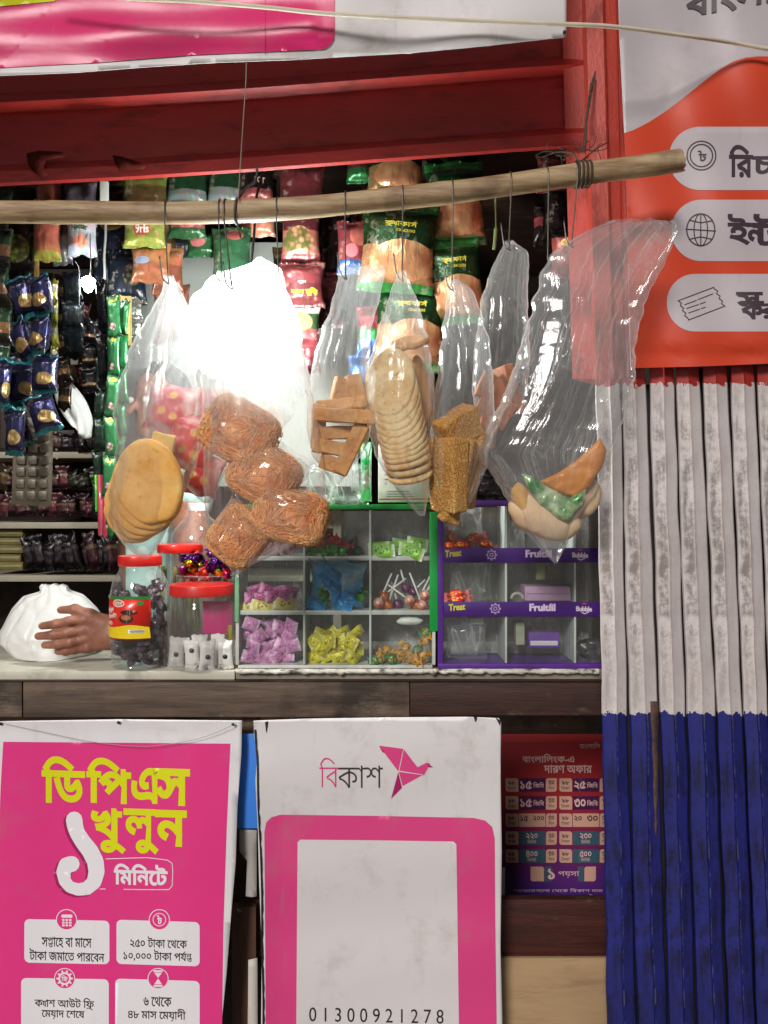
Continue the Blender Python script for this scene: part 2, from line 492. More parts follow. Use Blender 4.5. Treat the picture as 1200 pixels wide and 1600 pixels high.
def sheet(name, outline, m, Yf, parent=None, cut=14, thick=.0012):
    """a hanging sheet with a pixel outline, bent as Yf says, with real thickness"""
    o = printed(name, poly(outline), m, Yf, parent, off=0, cut=cut)
    md = o.modifiers.new('thick', 'SOLIDIFY'); md.thickness = thick; md.offset = -1
    return o
setup_glyphs(ALL)
def composite(key, parts, strokes=(), adv=None):
    """a joined letter put together from parts: (letter, x scale, y scale, dx, dy) and short strokes"""
    out = []; sg = 1 if area(max(GL['ক'][0], key=lambda c: abs(area(c)))) > 0 else -1
    for ch, sx, sy, dx, dy in parts: out += [[(x*sx+dx, y*sy+dy) for x, y in c] for c in GL[ch][0]]
    for pts, wd in strokes:
        for a, b in zip(pts, pts[1:]):
            a, b = Vector(a), Vector(b); n = Vector((-(b-a).y, (b-a).x)).normalized()*wd/2; e = (b-a).normalized()*wd*.3
            q = [tuple(a-e+n), tuple(b+e+n), tuple(b+e-n), tuple(a-e-n)]
            out.append(q if area(q)*sg > 0 else q[::-1])
    GL[key] = (out, adv if adv is not None else sum(GL[p[0]][1]*p[1] for p in parts))
_w = lambda ch: GL[ch][1]
_top = max(y for c in GL['ক'][0] for x, y in c)
_ra = lambda w: [((.10*w, -.05), (.32*w, -.01), (.55*w, -.06), (.80*w, -.17)), ]
composite('κ', [('ক', 1, 1, 0, 0)], [(q, .05) for q in _ra(_w('ক'))])
composite('φ', [('ফ', 1, 1, 0, 0)], [(q, .05) for q in _ra(_w('ফ'))])
composite('ψ', [('য', .62, .86, 0, 0)])
composite('π', [('প', .92, .62, 0, _top*.38), ('ত', .72, .52, .10, -.08)], adv=_w('প')*.95)
composite('ν', [('ন', .92, .60, 0, _top*.40), ('ত', .74, .52, .08, -.08)], adv=_w('ন')*.98)
composite('ξ', [('য', 1, 1, 0, 0)], [((( .45*_w('য'), _top+.02), (.62*_w('য'), _top+.08), (.80*_w('য'), _top+.17)), .055)])
composite('ζ', [('স', 1, 1, 0, 0)], [((( .45*_w('স'), _top+.02), (.62*_w('স'), _top+.08), (.80*_w('স'), _top+.17)), .055)])
composite('υ', [('র', 1, 1, 0, 0)], [((( .62*_w('র'), .30), (.90*_w('র'), .16), (1.02*_w('র'), .30)), .05)], adv=_w('র')*1.05)
# ================================================================== THE SETTING
M_CONC = mat('street_concrete', '#77716a', .85, .35, 3, .5, 40, dirt='#3c3834')
gz = bmesh.new()
bmesh.ops.create_grid(gz, x_segments=8, y_segments=8, size=60)
g_ = mkbm('ground', gz, M_CONC); tag(g_, 'dusty grey concrete street running past the front of the shop', 'ground', kind='structure')
M_DARKWALL = mat('grimy_wall', '#3a2c26', .85, .4, 4, .4, 40, dirt='#14100e', dirtamt=.6)
M_PALEWALL = mat('pale_board', '#b9bcb4', .7, .12, 5, .2, 40, dirt='#6d6a62', dirtamt=.35)
M_DWOOD = wood('dark_wood', '#2a1a14', '#4a2c20', .7)
M_RWOOD = wood('red_brown_wood', '#2b110c', '#54241a', .6)
M_BEAMW = wood('worn_counter_wood', '#3a2d26', '#74604f', .7)
def wall(name, label, a, b, m):
    o = box(name, a, b, m, bev=.004); return tag(o, label, 'wall')
wall('back_wall', 'dim brown back wall of the shop seen between the shelves', (-2.2, 3.10, .0), (1.7, 3.2, 2.75), M_DARKWALL)
wall('side_wall', 'dark brown side wall of the shop right of the hanging green packets', (.74, 1.845, .0), (.82, 3.09, 2.75), M_DARKWALL)
wall('side_wall', 'shadowed left side wall at the far end of the shop shelves', (-2.3, 1.84, .0), (-2.21, 3.09, 2.75), M_DARKWALL)
o = box('ceiling', (-2.4, 1.95, 2.30), (1.7, 3.3, 2.38), M_DWOOD); tag(o, 'dark wooden ceiling boards over the shop interior', 'ceiling', kind='structure')
o = box('floor', (-2.4, 2.34, .004), (1.7, 3.3, .30), M_CONC); tag(o, 'raised concrete floor inside the shop', 'floor', kind='structure')
# pale partition board behind the upper packets
a = P(290, 372, 2.42); b = P(520, 760, 2.42)
o = box('partition_board', (a.x-.25, 2.42, b.z), (b.x+.08, 2.45, 2.2), M_PALEWALL); tag(o, 'pale grey board standing behind the upper hanging packets', 'board')

# ---------------- upper red beam (lifted hatch) and column
M_RED = mat('red_enamel', '#9e2620', .5, .22, 5, .35, 90, dirt='#3a1512', dirtamt=.6, dscale=11, stretch=(.5, 1, 2))
def red_beam():
    t = thing('red_hatch', 'dark red grooved metal hatch hanging under the top banner', 'hatch', P(450, 292, 1.8))
    prof = [(-40, 1.80), (146, 1.80), (152, 1.787), (160, 1.782), (166, 1.79), (172, 1.80), (178, 1.806), (184, 1.80), (258, 1.797), (263, 1.778), (268, 1.772), (286, 1.770), (291, 1.775), (291, 1.83), (-40, 1.83)]
    xs = [-150, 0, 200, 400, 600, 800, 913]
    vs, fs = [], []
    for x in xs:
        for py, Y in prof:
            k = 1 if py > 0 else .4
            vs.append(P(x, py-58*k*(x/915)+(3*math.sin(x/190)), Y))
    n = len(prof)
    for i in range(len(xs)-1):
        for k in range(n):
            k2 = (k+1) % n
            fs.append((i*n+k, i*n+k2, (i+1)*n+k2, (i+1)*n+k))
    fs.append(tuple(range(n))[::-1]); fs.append(tuple(range((len(xs)-1)*n, len(xs)*n)))
    mk('panel', vs, fs, M_RED, t, sharp=25)
    M_TORN = mat('torn_tape', '#4c1b16', .9, .5, 30, .8, 120, spec=.05)
    def torn(pts, Y):
        V, F = poly(pts); bm = bmesh.new(); bv = [bm.verts.new(P(x, y, Y-.0012-.0006*mn.noise(Vector((x*.1, y*.1, 0))))) for x, y in V]
        for q in F:
            try: bm.faces.new([bv[i] for i in q])
            except ValueError: pass
        bmesh.ops.recalc_face_normals(bm, faces=bm.faces)
        ob = mkbm('torn_tape', bm, M_TORN, t); md = ob.modifiers.new('t', 'SOLIDIFY'); md.thickness = .002; return ob
    torn([(42, 240), (62, 236), (98, 238), (102, 246), (72, 250), (68, 262), (76, 274), (66, 279), (52, 268), (44, 256)], 1.77)
    torn([(176, 243), (190, 245), (212, 252), (232, 258), (226, 265), (206, 266), (186, 266), (180, 256)], 1.77)
red_beam()
def column():
    t = thing('red_column', 'red painted steel column between the shop opening and the orange banner', 'column', P(950, 1100, 1.68))
    prof = [(880, 1.79), (912, 1.785), (915, 1.69), (918, 1.672), (944, 1.668), (947, 1.672), (948, 1.71), (965, 1.712), (966, 1.672), (969, 1.668), (996, 1.668), (996, 1.84), (880, 1.84)]
    ys = [-60, 60, 200, 340, 592, 612, 900, 1118]
    vs, fs = [], []
    for y in ys:
        for px, Y in prof: vs.append(P((px if y < 600 else max(px, 952))+10*(y-100)/340.0*(1 if px < 960 else .8)*(1 if y < 600 else 600/max(y, 600)), y, Y if y < 600 else max(Y, 1.725)+.01))
    n = len(prof)
    for i in range(len(ys)-1):
        for k in range(n):
            k2 = (k+1) % n; fs.append((i*n+k, (i+1)*n+k, (i+1)*n+k2, i*n+k2))
    mk('post', vs, fs, mat('red_column_paint', '#b03828', .5, .2, 6, .6, 150, dirt='#5a2a22', dirtamt=.7, dscale=12, stretch=(1, 1, .5)), t, sharp=25)
column()
# lintel that closes the roof line above the banners
o = box('roof_slab', (-2.4, 1.86, 2.39), (2.6, 3.4, 2.50), M_CONC); tag(o, 'concrete roof slab over the shop', 'roof')

# ---------------- corrugated shutter on the right
def shutter():
    t = thing('folding_shutter', 'tall folding shutter painted white over blue with grimy slats right of the counter', 'shutter', P(1080, 1600, 1.7))
    g = N('shutter_paint'); uv = g.n('UVMap').outputs[0]; sx = g.n('SeparateXYZ', {'Vector': uv}); u = sx.outputs[0]; vv = sx.outputs[1]
    ob = g.obj(); nf = g.noise(ob, 60, 4); nl = g.noise(ob, 5, 6, .65); ns = g.noise(g.obj((9, 9, 1.1)), 7, 8, .7); nst = g.noise(ob, 45, 8, .75)
    # v holds the photo row / 1000
    ve = g.math('ADD', vv, g.math('MULTIPLY', g.math('SUBTRACT', nf, .5), .030))
    isblue = g.math('GREATER_THAN', ve, 1.1165); isred = g.math('LESS_THAN', ve, .6015)
    white = g.ramp(nl, [(.3, C('#bdb2b0')), (.65, C('#d6cecc'))])
    strip = g.math('MULTIPLY', g.ss(u, .02, .22), g.ss(u, .64, .42))
    mid = g.math('MULTIPLY', g.ss(vv, .60, .68), g.ss(vv, 1.10, .95))
    gm = g.math('MULTIPLY', g.math('ADD', g.math('MULTIPLY', strip, .62), .12), g.ss(g.math('ADD', g.math('MULTIPLY', ns, .45), g.math('MULTIPLY', nst, .58)), .44, .60))
    gm = g.math('MULTIPLY', gm, g.math('ADD', .45, g.math('MULTIPLY', mid, .55)))
    white = g.mix(gm, white, C('#5f544c'))
    spk = g.ss(g.noise(ob, 130, 4, .6), .69, .74)
    white = g.mix(g.math('MULTIPLY', spk, .6), white, C('#40342e'))
    blue = g.ramp(nl, [(.3, C('#131546')), (.65, C('#252a80'))])
    rub = g.ss(g.math('ADD', g.math('MULTIPLY', ns, .6), g.math('MULTIPLY', nst, .4)), .46, .62)
    blue = g.mix(g.math('MULTIPLY', rub, .85), blue, C('#14101c'))
    ridge = g.math('MULTIPLY', g.ss(u, .575, .6), g.ss(u, .66, .62))
    blue = g.mix(g.math('MULTIPLY', g.math('MULTIPLY', ridge, g.ss(nst, .45, .6)), .3), blue, C('#8d93c8'))
    red = g.ramp(nl, [(.3, C('#8c2420')), (.7, C('#b23228'))])
    c = g.mix(isblue, white, blue); c = g.mix(isred, c, red)
    p = g.princ(c, .5, g.bump(g.math('ADD', nl, g.math('MULTIPLY', nst, .5)), .35, .003))
    m = g.done(p.outputs[0])
    top = [930, 970, 1010, 1054, 1096, 1138, 1180, 1222, 1265]
    mid_ = [940, 981, 1029, 1072, 1118, 1161, 1202, 1245, 1288]
    bot = [948, 994, 1043, 1088, 1136, 1181, 1224, 1266, 1308]
    def edge(i, y):
        if y < 1115: return lerp(top[i], mid_[i], (y-585)/530)
        return lerp(mid_[i], bot[i], min(1.3, (y-1115)/485))
    prof = [(0, .030), (.0, .006), (.05, .0), (.35, -.001), (.55, -.003), (.60, -.009), (.66, -.005), (.9, .0), (.97, .003), (1, .010), (1, .030)]
    ys = list(range(430, 1960, 18))
    for i in range(8):
        gap = [0, 3.0, 5.5, 2.0, 3.2, 2.2, 2.6, 2.0][i]
        V, F, UV = [], [], []
        ys_ = [y for y in ys if y >= 586] if i < 2 else ys
        for y in ys_:
            q = Vector((i*3.7, y*.006, 1.3))
            gl = gap*(.35+1.1*max(0, mn.noise(q)+.25))/2+.5; gr = 1.0+1.4*max(0, mn.noise(q+Vector((9, 0, 0))))
            if i == 2 and y < 700: gl += 3.5*(1-max(0, y-560)/140)
            a = edge(i, y)+gl; b = edge(i+1, y)-gr
            wob = .003*mn.noise(Vector((i*1.7, y*.004, 4)))
            for u, dy in prof:
                V.append(P(lerp(a, b, u)+2.2*mn.noise(Vector((i*2.3+u*.6, y*.012, 7))), y, 1.665+dy+wob*1.8+.0012*mn.noise(Vector((i+u*2, y*.03, 0))))); UV.append((u, y/1000))
        n = len(prof)
        for r in range(len(ys_)-1):
            for k in range(n-1): F.append((r*n+k, (r+1)*n+k, (r+1)*n+k+1, r*n+k+1))
        mk('slat', V, F, m, t, uv=UV, sharp=24)
    a = P(925, 430, 1.705); b = P(1320, 1960, 1.705)
    box('backing_sheet', (P(958, 0, 1.705).x, 1.702, .02), (b.x, 1.72, P(0, 600, 1.7).z), mat('shutter_backing', '#1c1512', .8, .3), t)
    # rusty patch on the second rib
    V, F = [], []; ys = list(range(1096, 1316, 8))
    for k, y in enumerate(ys):
        f = (y-1096)/216; x0 = lerp(1009, 1024, f)+3*mn.noise(Vector((1, y*.05, 0))); x1 = lerp(1028, 1032, f)+3*mn.noise(Vector((7, y*.05, 0)))-6*f*f
        V += [P(x0, y, 1.6635), P((x0+x1)/2, y, 1.6605), P(x1, y, 1.6625)]
        if k: F += [(k*3-3, k*3, k*3+1, k*3-2), (k*3-2, k*3+1, k*3+2, k*3-1)]
    o = mk('rusty_patch', V, F, mat('rusty_steel', '#5a4238', .7, .6, 30, .6, 80, dirt='#1a1a3c', dirtamt=.95, dscale=22), t)
    md = o.modifiers.new('t', 'SOLIDIFY'); md.thickness = .0015
shutter()

# ---------------- counter
def counter():
    t = thing('shop_counter', 'worn dark brown wooden shop counter with a pale laminated top', 'counter', P(470, 1600, 1.8))
    zt = P(0, 1050, 1.70).z
    M_TOP = mat('counter_laminate', '#c9c5b4', .55, .15, 6, .2, 50, dirt='#6e6352', dirtamt=.55)
    xl = -1.6; xr = P(946, 0, 1.70).x
    box('counter_top', (xl, 1.712, zt-.02), (P(368, 0, 1.72).x, 2.13, zt), M_TOP, t, bev=.003)
    box('counter_top', (P(368.6, 0, 1.72).x, 1.716, zt-.02), (xr, 2.10, zt+.001), mat('grimy_top', '#8d8578', .6, .3, 8, .3, 50, dirt='#463c34', dirtamt=.6), t, bev=.003)
    zb0 = P(0, 1064, 1.70).z; zb1 = P(0, 1122, 1.70).z
    box('edge_rail', (xl, 1.700, zb0-.001), (xr, 1.735, zt-.0205), M_DWOOD, t, bev=.003)
    box('edge_board', (xl, 1.705, zb1), (P(35, 0, 1.705).x-.001, 1.74, zb0-.002), M_BEAMW, t, bev=.004)
    box('edge_board', (P(35, 0, 1.705).x+.001, 1.7045, zb1), (P(640, 0, 1.705).x, 1.74, zb0-.002), M_BEAMW, t, bev=.004)
    box('edge_board', (P(640, 0, 1.705).x+.0008, 1.708, zb1+.003), (xr, 1.74, zb0-.002), wood('dark_edge_wood', '#291611', '#47291f', .65), t, bev=.004)
    # worn whitish lip in front of the boxes
    V, F = [], []; n = 90
    for i in range(n+1):
        x = lerp(368, 936, i/n); j = mn.noise(Vector((x*.05, 0, 0)))*3; e = mn.noise(Vector((x*.11, 5, 0)))*3
        V += [P(x, 1045+j*.3, 1.7155), P(x, 1048+j*.5, 1.7015), P(x, 1052+e*1.5+1.5*mn.noise(Vector((x*.35, 9, 0))), 1.6985), P(x, 1053+e*1.5, 1.708)]
        if i: F += [((i-1)*4+k, (i-1)*4+k+1, i*4+k+1, i*4+k) for k in range(3)]
    mk('worn_lip', V, F, mat('chipped_white', '#b5aea2', .6, .3, 30, .5, 80, dirt='#2a201a', dirtamt=1.0, dscale=34), t)
    # panelling under the counter, set back
    box('front_panel', (xl, 2.30, .02), (xr+.12, 2.325, zb1+.02), wood('under_panel', '#3a251c', '#5f4232', .7), t)
    zr0 = P(0, 1402, 1.80).z; zr1 = P(0, 1492, 1.80).z
    box('lower_rail', (xl, 1.79, zr1), (xr+.06, 1.815, zr0), M_RWOOD, t, bev=.006)
    a = P(388, 0, 1.80).x
    box('stile', (P(366, 0, 1.8).x, 1.765, .02), (P(404, 0, 1.8).x, 1.7895, P(0, 1405, 1.8).z), wood('stile_wood', '#4a3020', '#7a5740', .65, axis='Z'), t, bev=.004)
    box('stile', (P(376, 0, 1.74).x, 1.742, P(0, 1145, 1.74).z), (P(402, 0, 1.74).x, 1.79, zb1), wood('stile_wood2', '#4a3a30', '#7a6650', .65, axis='Z'), t, bev=.004)
    M_N = mat('nail_steel', '#55504a', .4, .3, metal=.8)
    return t
CT = counter()
o = box('cardboard_sheet', (P(770, 0, 1.77).x, 1.775, .02), (P(962, 0, 1.77).x, 1.785, P(0, 1497, 1.775).z), mat('cardboard', '#a98c68', .85, .12, 5, .25, 60, stretch=(1, 1, 6), dirt='#7a6248', dirtamt=.4))
tag(o, 'plain brown cardboard sheet under the dark rail beside the blue shutter', 'cardboard')

# ---------------- banners
M_WV = vinyl('white_vinyl', '#e3e0e2'); M_PINK = vinyl('pink_print', '#e63a86', .36); M_YEL = vinyl('yellow_print', '#dfe012', .4, dirtamt=.05)
M_WPR = vinyl('white_print', '#ece8ec', .4, dirtamt=.08); M_TXT = vinyl('dark_print', '#33262f', .45, dirtamt=.05); M_SHD = vinyl('deep_pink_print', '#a81f60', .4, dirtamt=.1)
M_PINK2 = vinyl('pink_print_worn', '#da4482', .4, dirtamt=.35); M_WV2 = vinyl('white_vinyl_worn', '#d9d4d4', .42, dirtamt=.5)
def grommet(px, py, Y, parent, m):
    bm = bmesh.new(); bmesh.ops.create_uvsphere(bm, u_segments=10, v_segments=6, radius=.0035)
    for v in bm.verts: v.co = Vector((v.co.x, v.co.y*.6, v.co.z))+P(px, py, Y)
    mkbm('nail', bm, m, parent)
M_NAIL = mat('nail_dark', '#2c2826', .45, .3, metal=.7)

def top_banner():
    t = thing('top_banner', 'white and pink vinyl banner strung across the top of the shop front', 'banner', P(440, 90, 1.5))
    Yf = lambda x, y: 1.500+.012*math.sin(x/170+.6)*math.cos(y/90)+.006*math.sin(x/47+y/60)+.004*math.sin(y/13+x/300)*(1 if x < 500 else .4)+.02*max(0, (y-60)/60)*math.sin(x/400)
    bot = [(0, 118), (120, 113), (210, 106), (330, 98), (470, 93), (640, 83), (760, 72), (885, 58)]
    sheet('vinyl_sheet', [(-460, -520)]+[(884, -520), (885, 58)]+bot[::-1][1:]+[(-460, 126)], M_WV2, Yf, t, cut=10)
    pk = [(-460, -520), (523, -520), (523, 52)]+[(523-22*(1-math.cos(R(a))), 52+25*math.sin(R(a))) for a in (15, 30, 45, 60, 75, 90)]+[(440, 80), (300, 86), (150, 98), (0, 106), (-460, 114)]
    printed('pink_panel', poly(pk), vinyl('pink_gloss', '#d8306f', .27, dirtamt=.15), Yf, t, .006, cut=10)
    printed('yellow_mark', poly([(-460, -60), (90, -60), (86, 2), (40, 6), (0, 10), (-460, 16)]), M_YEL, Yf, t, .009, cut=10)
    printed('printed_lines', join(poly([(414, -520), (415, -520), (415, 84), (414, 84)])), M_SHD, Yf, t, .009, cut=10)
    grommet(882, 50, 1.498, t, M_NAIL)
top_banner()

def left_banner():
    t = thing('savings_banner', 'white bordered pink banner with big yellow lettering hung under the counter at the left', 'banner', P(180, 1700, 1.68))
    Yf = lambda x, y: 1.672+.004*math.sin(x/58+.4)*(.4+min(1, max(0, (y-1150)/300)))+.0035*math.sin(y/95+x/140)+.0015*math.sin(x/21+y/400)+.003*math.exp(-((y-1143)/10)**2)-.012*max(0, (y-1400)/200)*max(0, (x-250)/100)
    sheet('vinyl_sheet', [(-70, 1128), (0, 1127), (190, 1124), (378, 1126), (377, 1180), (371, 1260), (368, 1350), (361, 1430), (354, 1520), (346, 1600), (338, 1720), (-70, 1720)], M_WV, Yf, t, cut=12)
    printed('pink_panel', poly([(5, 1159), (120, 1160), (360, 1162), (354, 1300), (349, 1450), (347, 1600), (345, 1720), (-70, 1720), (-12, 1500), (-3, 1330), (1, 1230)]), M_PINK, Yf, t, .0014, cut=12)
    hd = join(text_fit('িড', 65, 1181, 133, 1254, .035, .035), text_fit('িপ', 135, 1183, 205, 1254, .035, .04), text_fit('এ', 205, 1199, 246, 1255, .035, .03), text_fit('স', 240, 1200, 297, 1258, .035, .03),
              text_fit('খু', 142, 1262, 197, 1333, .035, .03), text_fit('লু', 193, 1263, 248, 1334, .035, .03), text_fit('ন', 242, 1265, 292, 1322, .035, .03))
    printed('headline_lettering', hd, M_YEL, Yf, t, .0030, cut=12)
    one = [(116, 1281), (117, 1290), (121, 1302), (130, 1316), (141, 1330), (149, 1346), (151, 1362), (147, 1378), (136, 1388), (122, 1390), (109, 1386), (101, 1376), (99, 1362), (104, 1352), (112, 1350)]
    tp = [26, 25, 24, 25, 26, 26, 25, 23, 21, 19, 18, 19, 22, 25, 25]
    printed('numeral_shade', stroke([(x-4, y+3) for x, y in one], 24, tp), M_SHD, Yf, t, .0028, cut=12)
    printed('big_numeral', stroke(one, 24, tp), M_WPR, Yf, t, .0040, cut=12)
    printed('minute_lettering', text_fit('িমিনেট', 178, 1349, 262, 1382, .035, .03), M_WPR, Yf, t, .0030)
    printed('minute_outline', stroke([(165, 1342), (230, 1340), (262, 1344), (269, 1349), (270, 1362), (269, 1384), (264, 1390), (225, 1390), (156, 1389)], 1.1), M_WPR, Yf, t, .0028)
    cards = [rrect(38, 1436, 171, 1504, 8, slope=.02), rrect(182, 1437, 312, 1506, 8, slope=.03), rrect(33, 1528, 170, 1640, 8, slope=.015), rrect(180, 1529, 312, 1640, 8, slope=.03)]
    for c in cards: printed('white_card', poly(c), M_WPR, Yf, t, .0028, cut=12)
    for s, x0, y0, x1, y1 in (('সπােহ বা মােস', 65, 1463, 143, 1480), ('টাকা জমােত পারেবন', 46, 1481, 163, 1500), ('২৫০ টাকা েথেক', 203, 1462, 292, 1480), ('১০,০০০ টাকা পξν', 193, 1482, 300, 1501),
                              ('কψাশ আউট িφ', 54, 1557, 147, 1576), ('েময়াদ েশেষ', 65, 1577, 132, 1592), ('৬ েথেক', 224, 1556, 268, 1572), ('৪৮ মাস েময়াদী', 200, 1574, 290, 1594)):
        printed('card_lettering', text_fit(s, x0, y0, x1, y1, .012, .03), M_TXT, Yf, t, .0040)
    for cx, cy in ((104, 1437), (249, 1437), (101, 1529), (247, 1529)):
        printed('icon_disc', poly(ell(cx, cy, 15.5)), M_PINK, Yf, t, .0040); printed('icon_ring', ring(cx, cy, 16.5, 1.3), M_WPR, Yf, t, .0044)
    cal = join(poly(rrect(96, 1429, 113, 1434, 1.5)), *[poly(rrect(97+5.4*i, 1436+4.2*j, 101+5.4*i, 1439+4.2*j, .6, 2)) for i in range(3) for j in range(3)])
    printed('calendar_icon', cal, M_WPR, Yf, t, .0046)
    printed('coin_icon', join(ring(249, 1437, 10.5, 1.2), text_fit('৳', 245, 1430, 253, 1444, .03)), M_WPR, Yf, t, .0046)
    gear = join(ring(101, 1529, 10, 3), *[poly([(101+9*math.cos(a)-1.5*math.sin(a), 1529+9*math.sin(a)+1.5*math.cos(a)), (101+13*math.cos(a)-1.2*math.sin(a), 1529+13*math.sin(a)+1.2*math.cos(a)), (101+13*math.cos(a)+1.2*math.sin(a), 1529+13*math.sin(a)-1.2*math.cos(a)), (101+9*math.cos(a)+1.5*math.sin(a), 1529+9*math.sin(a)-1.5*math.cos(a))]) for a in [k*PI/5 for k in range(10)]], text_fit('িφ', 96, 1524, 106, 1534, .03))
    printed('gear_icon', gear, M_WPR, Yf, t, .0046)
    printed('hourglass_icon', join(poly([(240, 1516), (254, 1516), (254, 1519), (240, 1519)]), poly([(241, 1520), (253, 1520), (247, 1528)]), poly([(247, 1529), (253, 1538), (241, 1538)]), poly([(240, 1539), (254, 1539), (254, 1542), (240, 1542)])), M_WPR, Yf, t, .0046)
    for p in ((1, 1131), (185, 1129), (364, 1132)): grommet(p[0], p[1], 1.668, t, M_NAIL)
    tube('hanging_thread', smooth_pts([P(4, 1130, 1.664), P(60, 1142, 1.66), P(150, 1160, 1.658), P(230, 1166, 1.658), P(310, 1154, 1.66), P(364, 1133, 1.664)], 6), .0006, mat('grey_thread', '#9a8f8a', .7), t, 5)
left_banner()

def pay_banner():
    t = thing('payment_banner', 'worn white banner with a pink origami bird emblem and a pink framed white panel', 'banner', P(590, 1700, 1.68))
    Yf = lambda x, y: 1.684+.005*math.sin(x/75+1)*min(1, max(.2, (y-1150)/300))+.004*math.sin(y/110)+.002*math.sin(y/26+x/200)-.010*max(0, 1-(x-396)/40)*max(0, min(1, (y-1160)/120))
    sheet('vinyl_sheet', [(396, 1126), (480, 1123), (600, 1121), (730, 1120), (779, 1122), (783, 1127), (782, 1200), (784, 1330), (782, 1480), (785, 1600), (786, 1720), (406, 1720), (408, 1600), (409, 1480), (405, 1380), (403, 1300), (399, 1220), (402, 1180), (397, 1150)], M_WV2, Yf, t, cut=12)
    fr = [(416, 1720), (415, 1600), (414, 1400), (413, 1300), (416, 1285), (424, 1277), (438, 1273), (600, 1275), (740, 1278), (758, 1282), (769, 1292), (773, 1310), (774, 1450), (776, 1600), (777, 1720)]
    printed('pink_frame', poly(fr), M_PINK2, Yf, t, .0035, cut=12)
    printed('white_panel', poly([(464, 1720), (463, 1600), (464, 1450), (465, 1316), (469, 1312), (590, 1313), (708, 1315), (713, 1319), (715, 1450), (717, 1600), (718, 1720)]), vinyl('white_print_worn', '#d9d3d3', .42, dirtamt=.4), Yf, t, .006, cut=12)
    printed('pink_lettering', text_fit('িব', 499, 1184, 529, 1230, -.012), M_PINK2, Yf, t, .005)
    printed('grey_lettering', text_fit('কাশ', 527, 1196, 598, 1231, -.008), vinyl('charcoal_print', '#3b3538', .45), Yf, t, .005)
    B = lambda m, *pts: printed('bird_emblem', poly(pts), m, Yf, t, .005)
    B(M_PINK2, (592, 1165), (630, 1170), (622, 1205)); B(M_PINK2, (631, 1171), (661, 1210), (624, 1204)); B(M_PINK2, (623, 1206), (660, 1211), (629, 1228))
    B(M_SHD, (622, 1207), (628, 1231), (611, 1248)); B(M_PINK2, (652, 1199), (666, 1192), (672, 1193), (662, 1212)); B(M_SHD, (667, 1192), (677, 1199), (670, 1199)); B(M_SHD, (592, 1166), (602, 1176), (598, 1176))
    printed('phone_number', text_fit('01300921278', 483, 1574, 693, 1596, .0, .018, track=.28), vinyl('number_print', '#2b2528', .45), Yf, t, .009)
    blk = mat('black_tape', '#17141a', .6, .3, 30, .6, 90)
    for pts in ([(414, 1128), (419, 1127), (418, 1137), (416, 1146), (415, 1137)], [(740, 1120), (746, 1120), (744, 1128), (742, 1127)], [(774, 1121), (783, 1126), (781, 1134)]):
        printed('frayed_mark', poly(pts), blk, Yf, t, .006)
    edge = [(398, 1140), (402, 1190), (403, 1260), (407, 1330), (409, 1400), (409, 1480), (411, 1560), (411, 1640)]
    V = []
    for i in range(60):
        f = i/59*(len(edge)-1); k = min(int(f), len(edge)-2); x = lerp(edge[k][0], edge[k+1][0], f-k); y = lerp(edge[k][1], edge[k+1][1], f-k); V.append((x, y, 2.2+1.8*mn.noise(Vector((0, y*.08, 0)))))
    printed('frayed_edge', poly([(x-1, y) for x, y, q in V]+[(x+q, y) for x, y, q in V[::-1]]), blk, Yf, t, .006)
pay_banner()

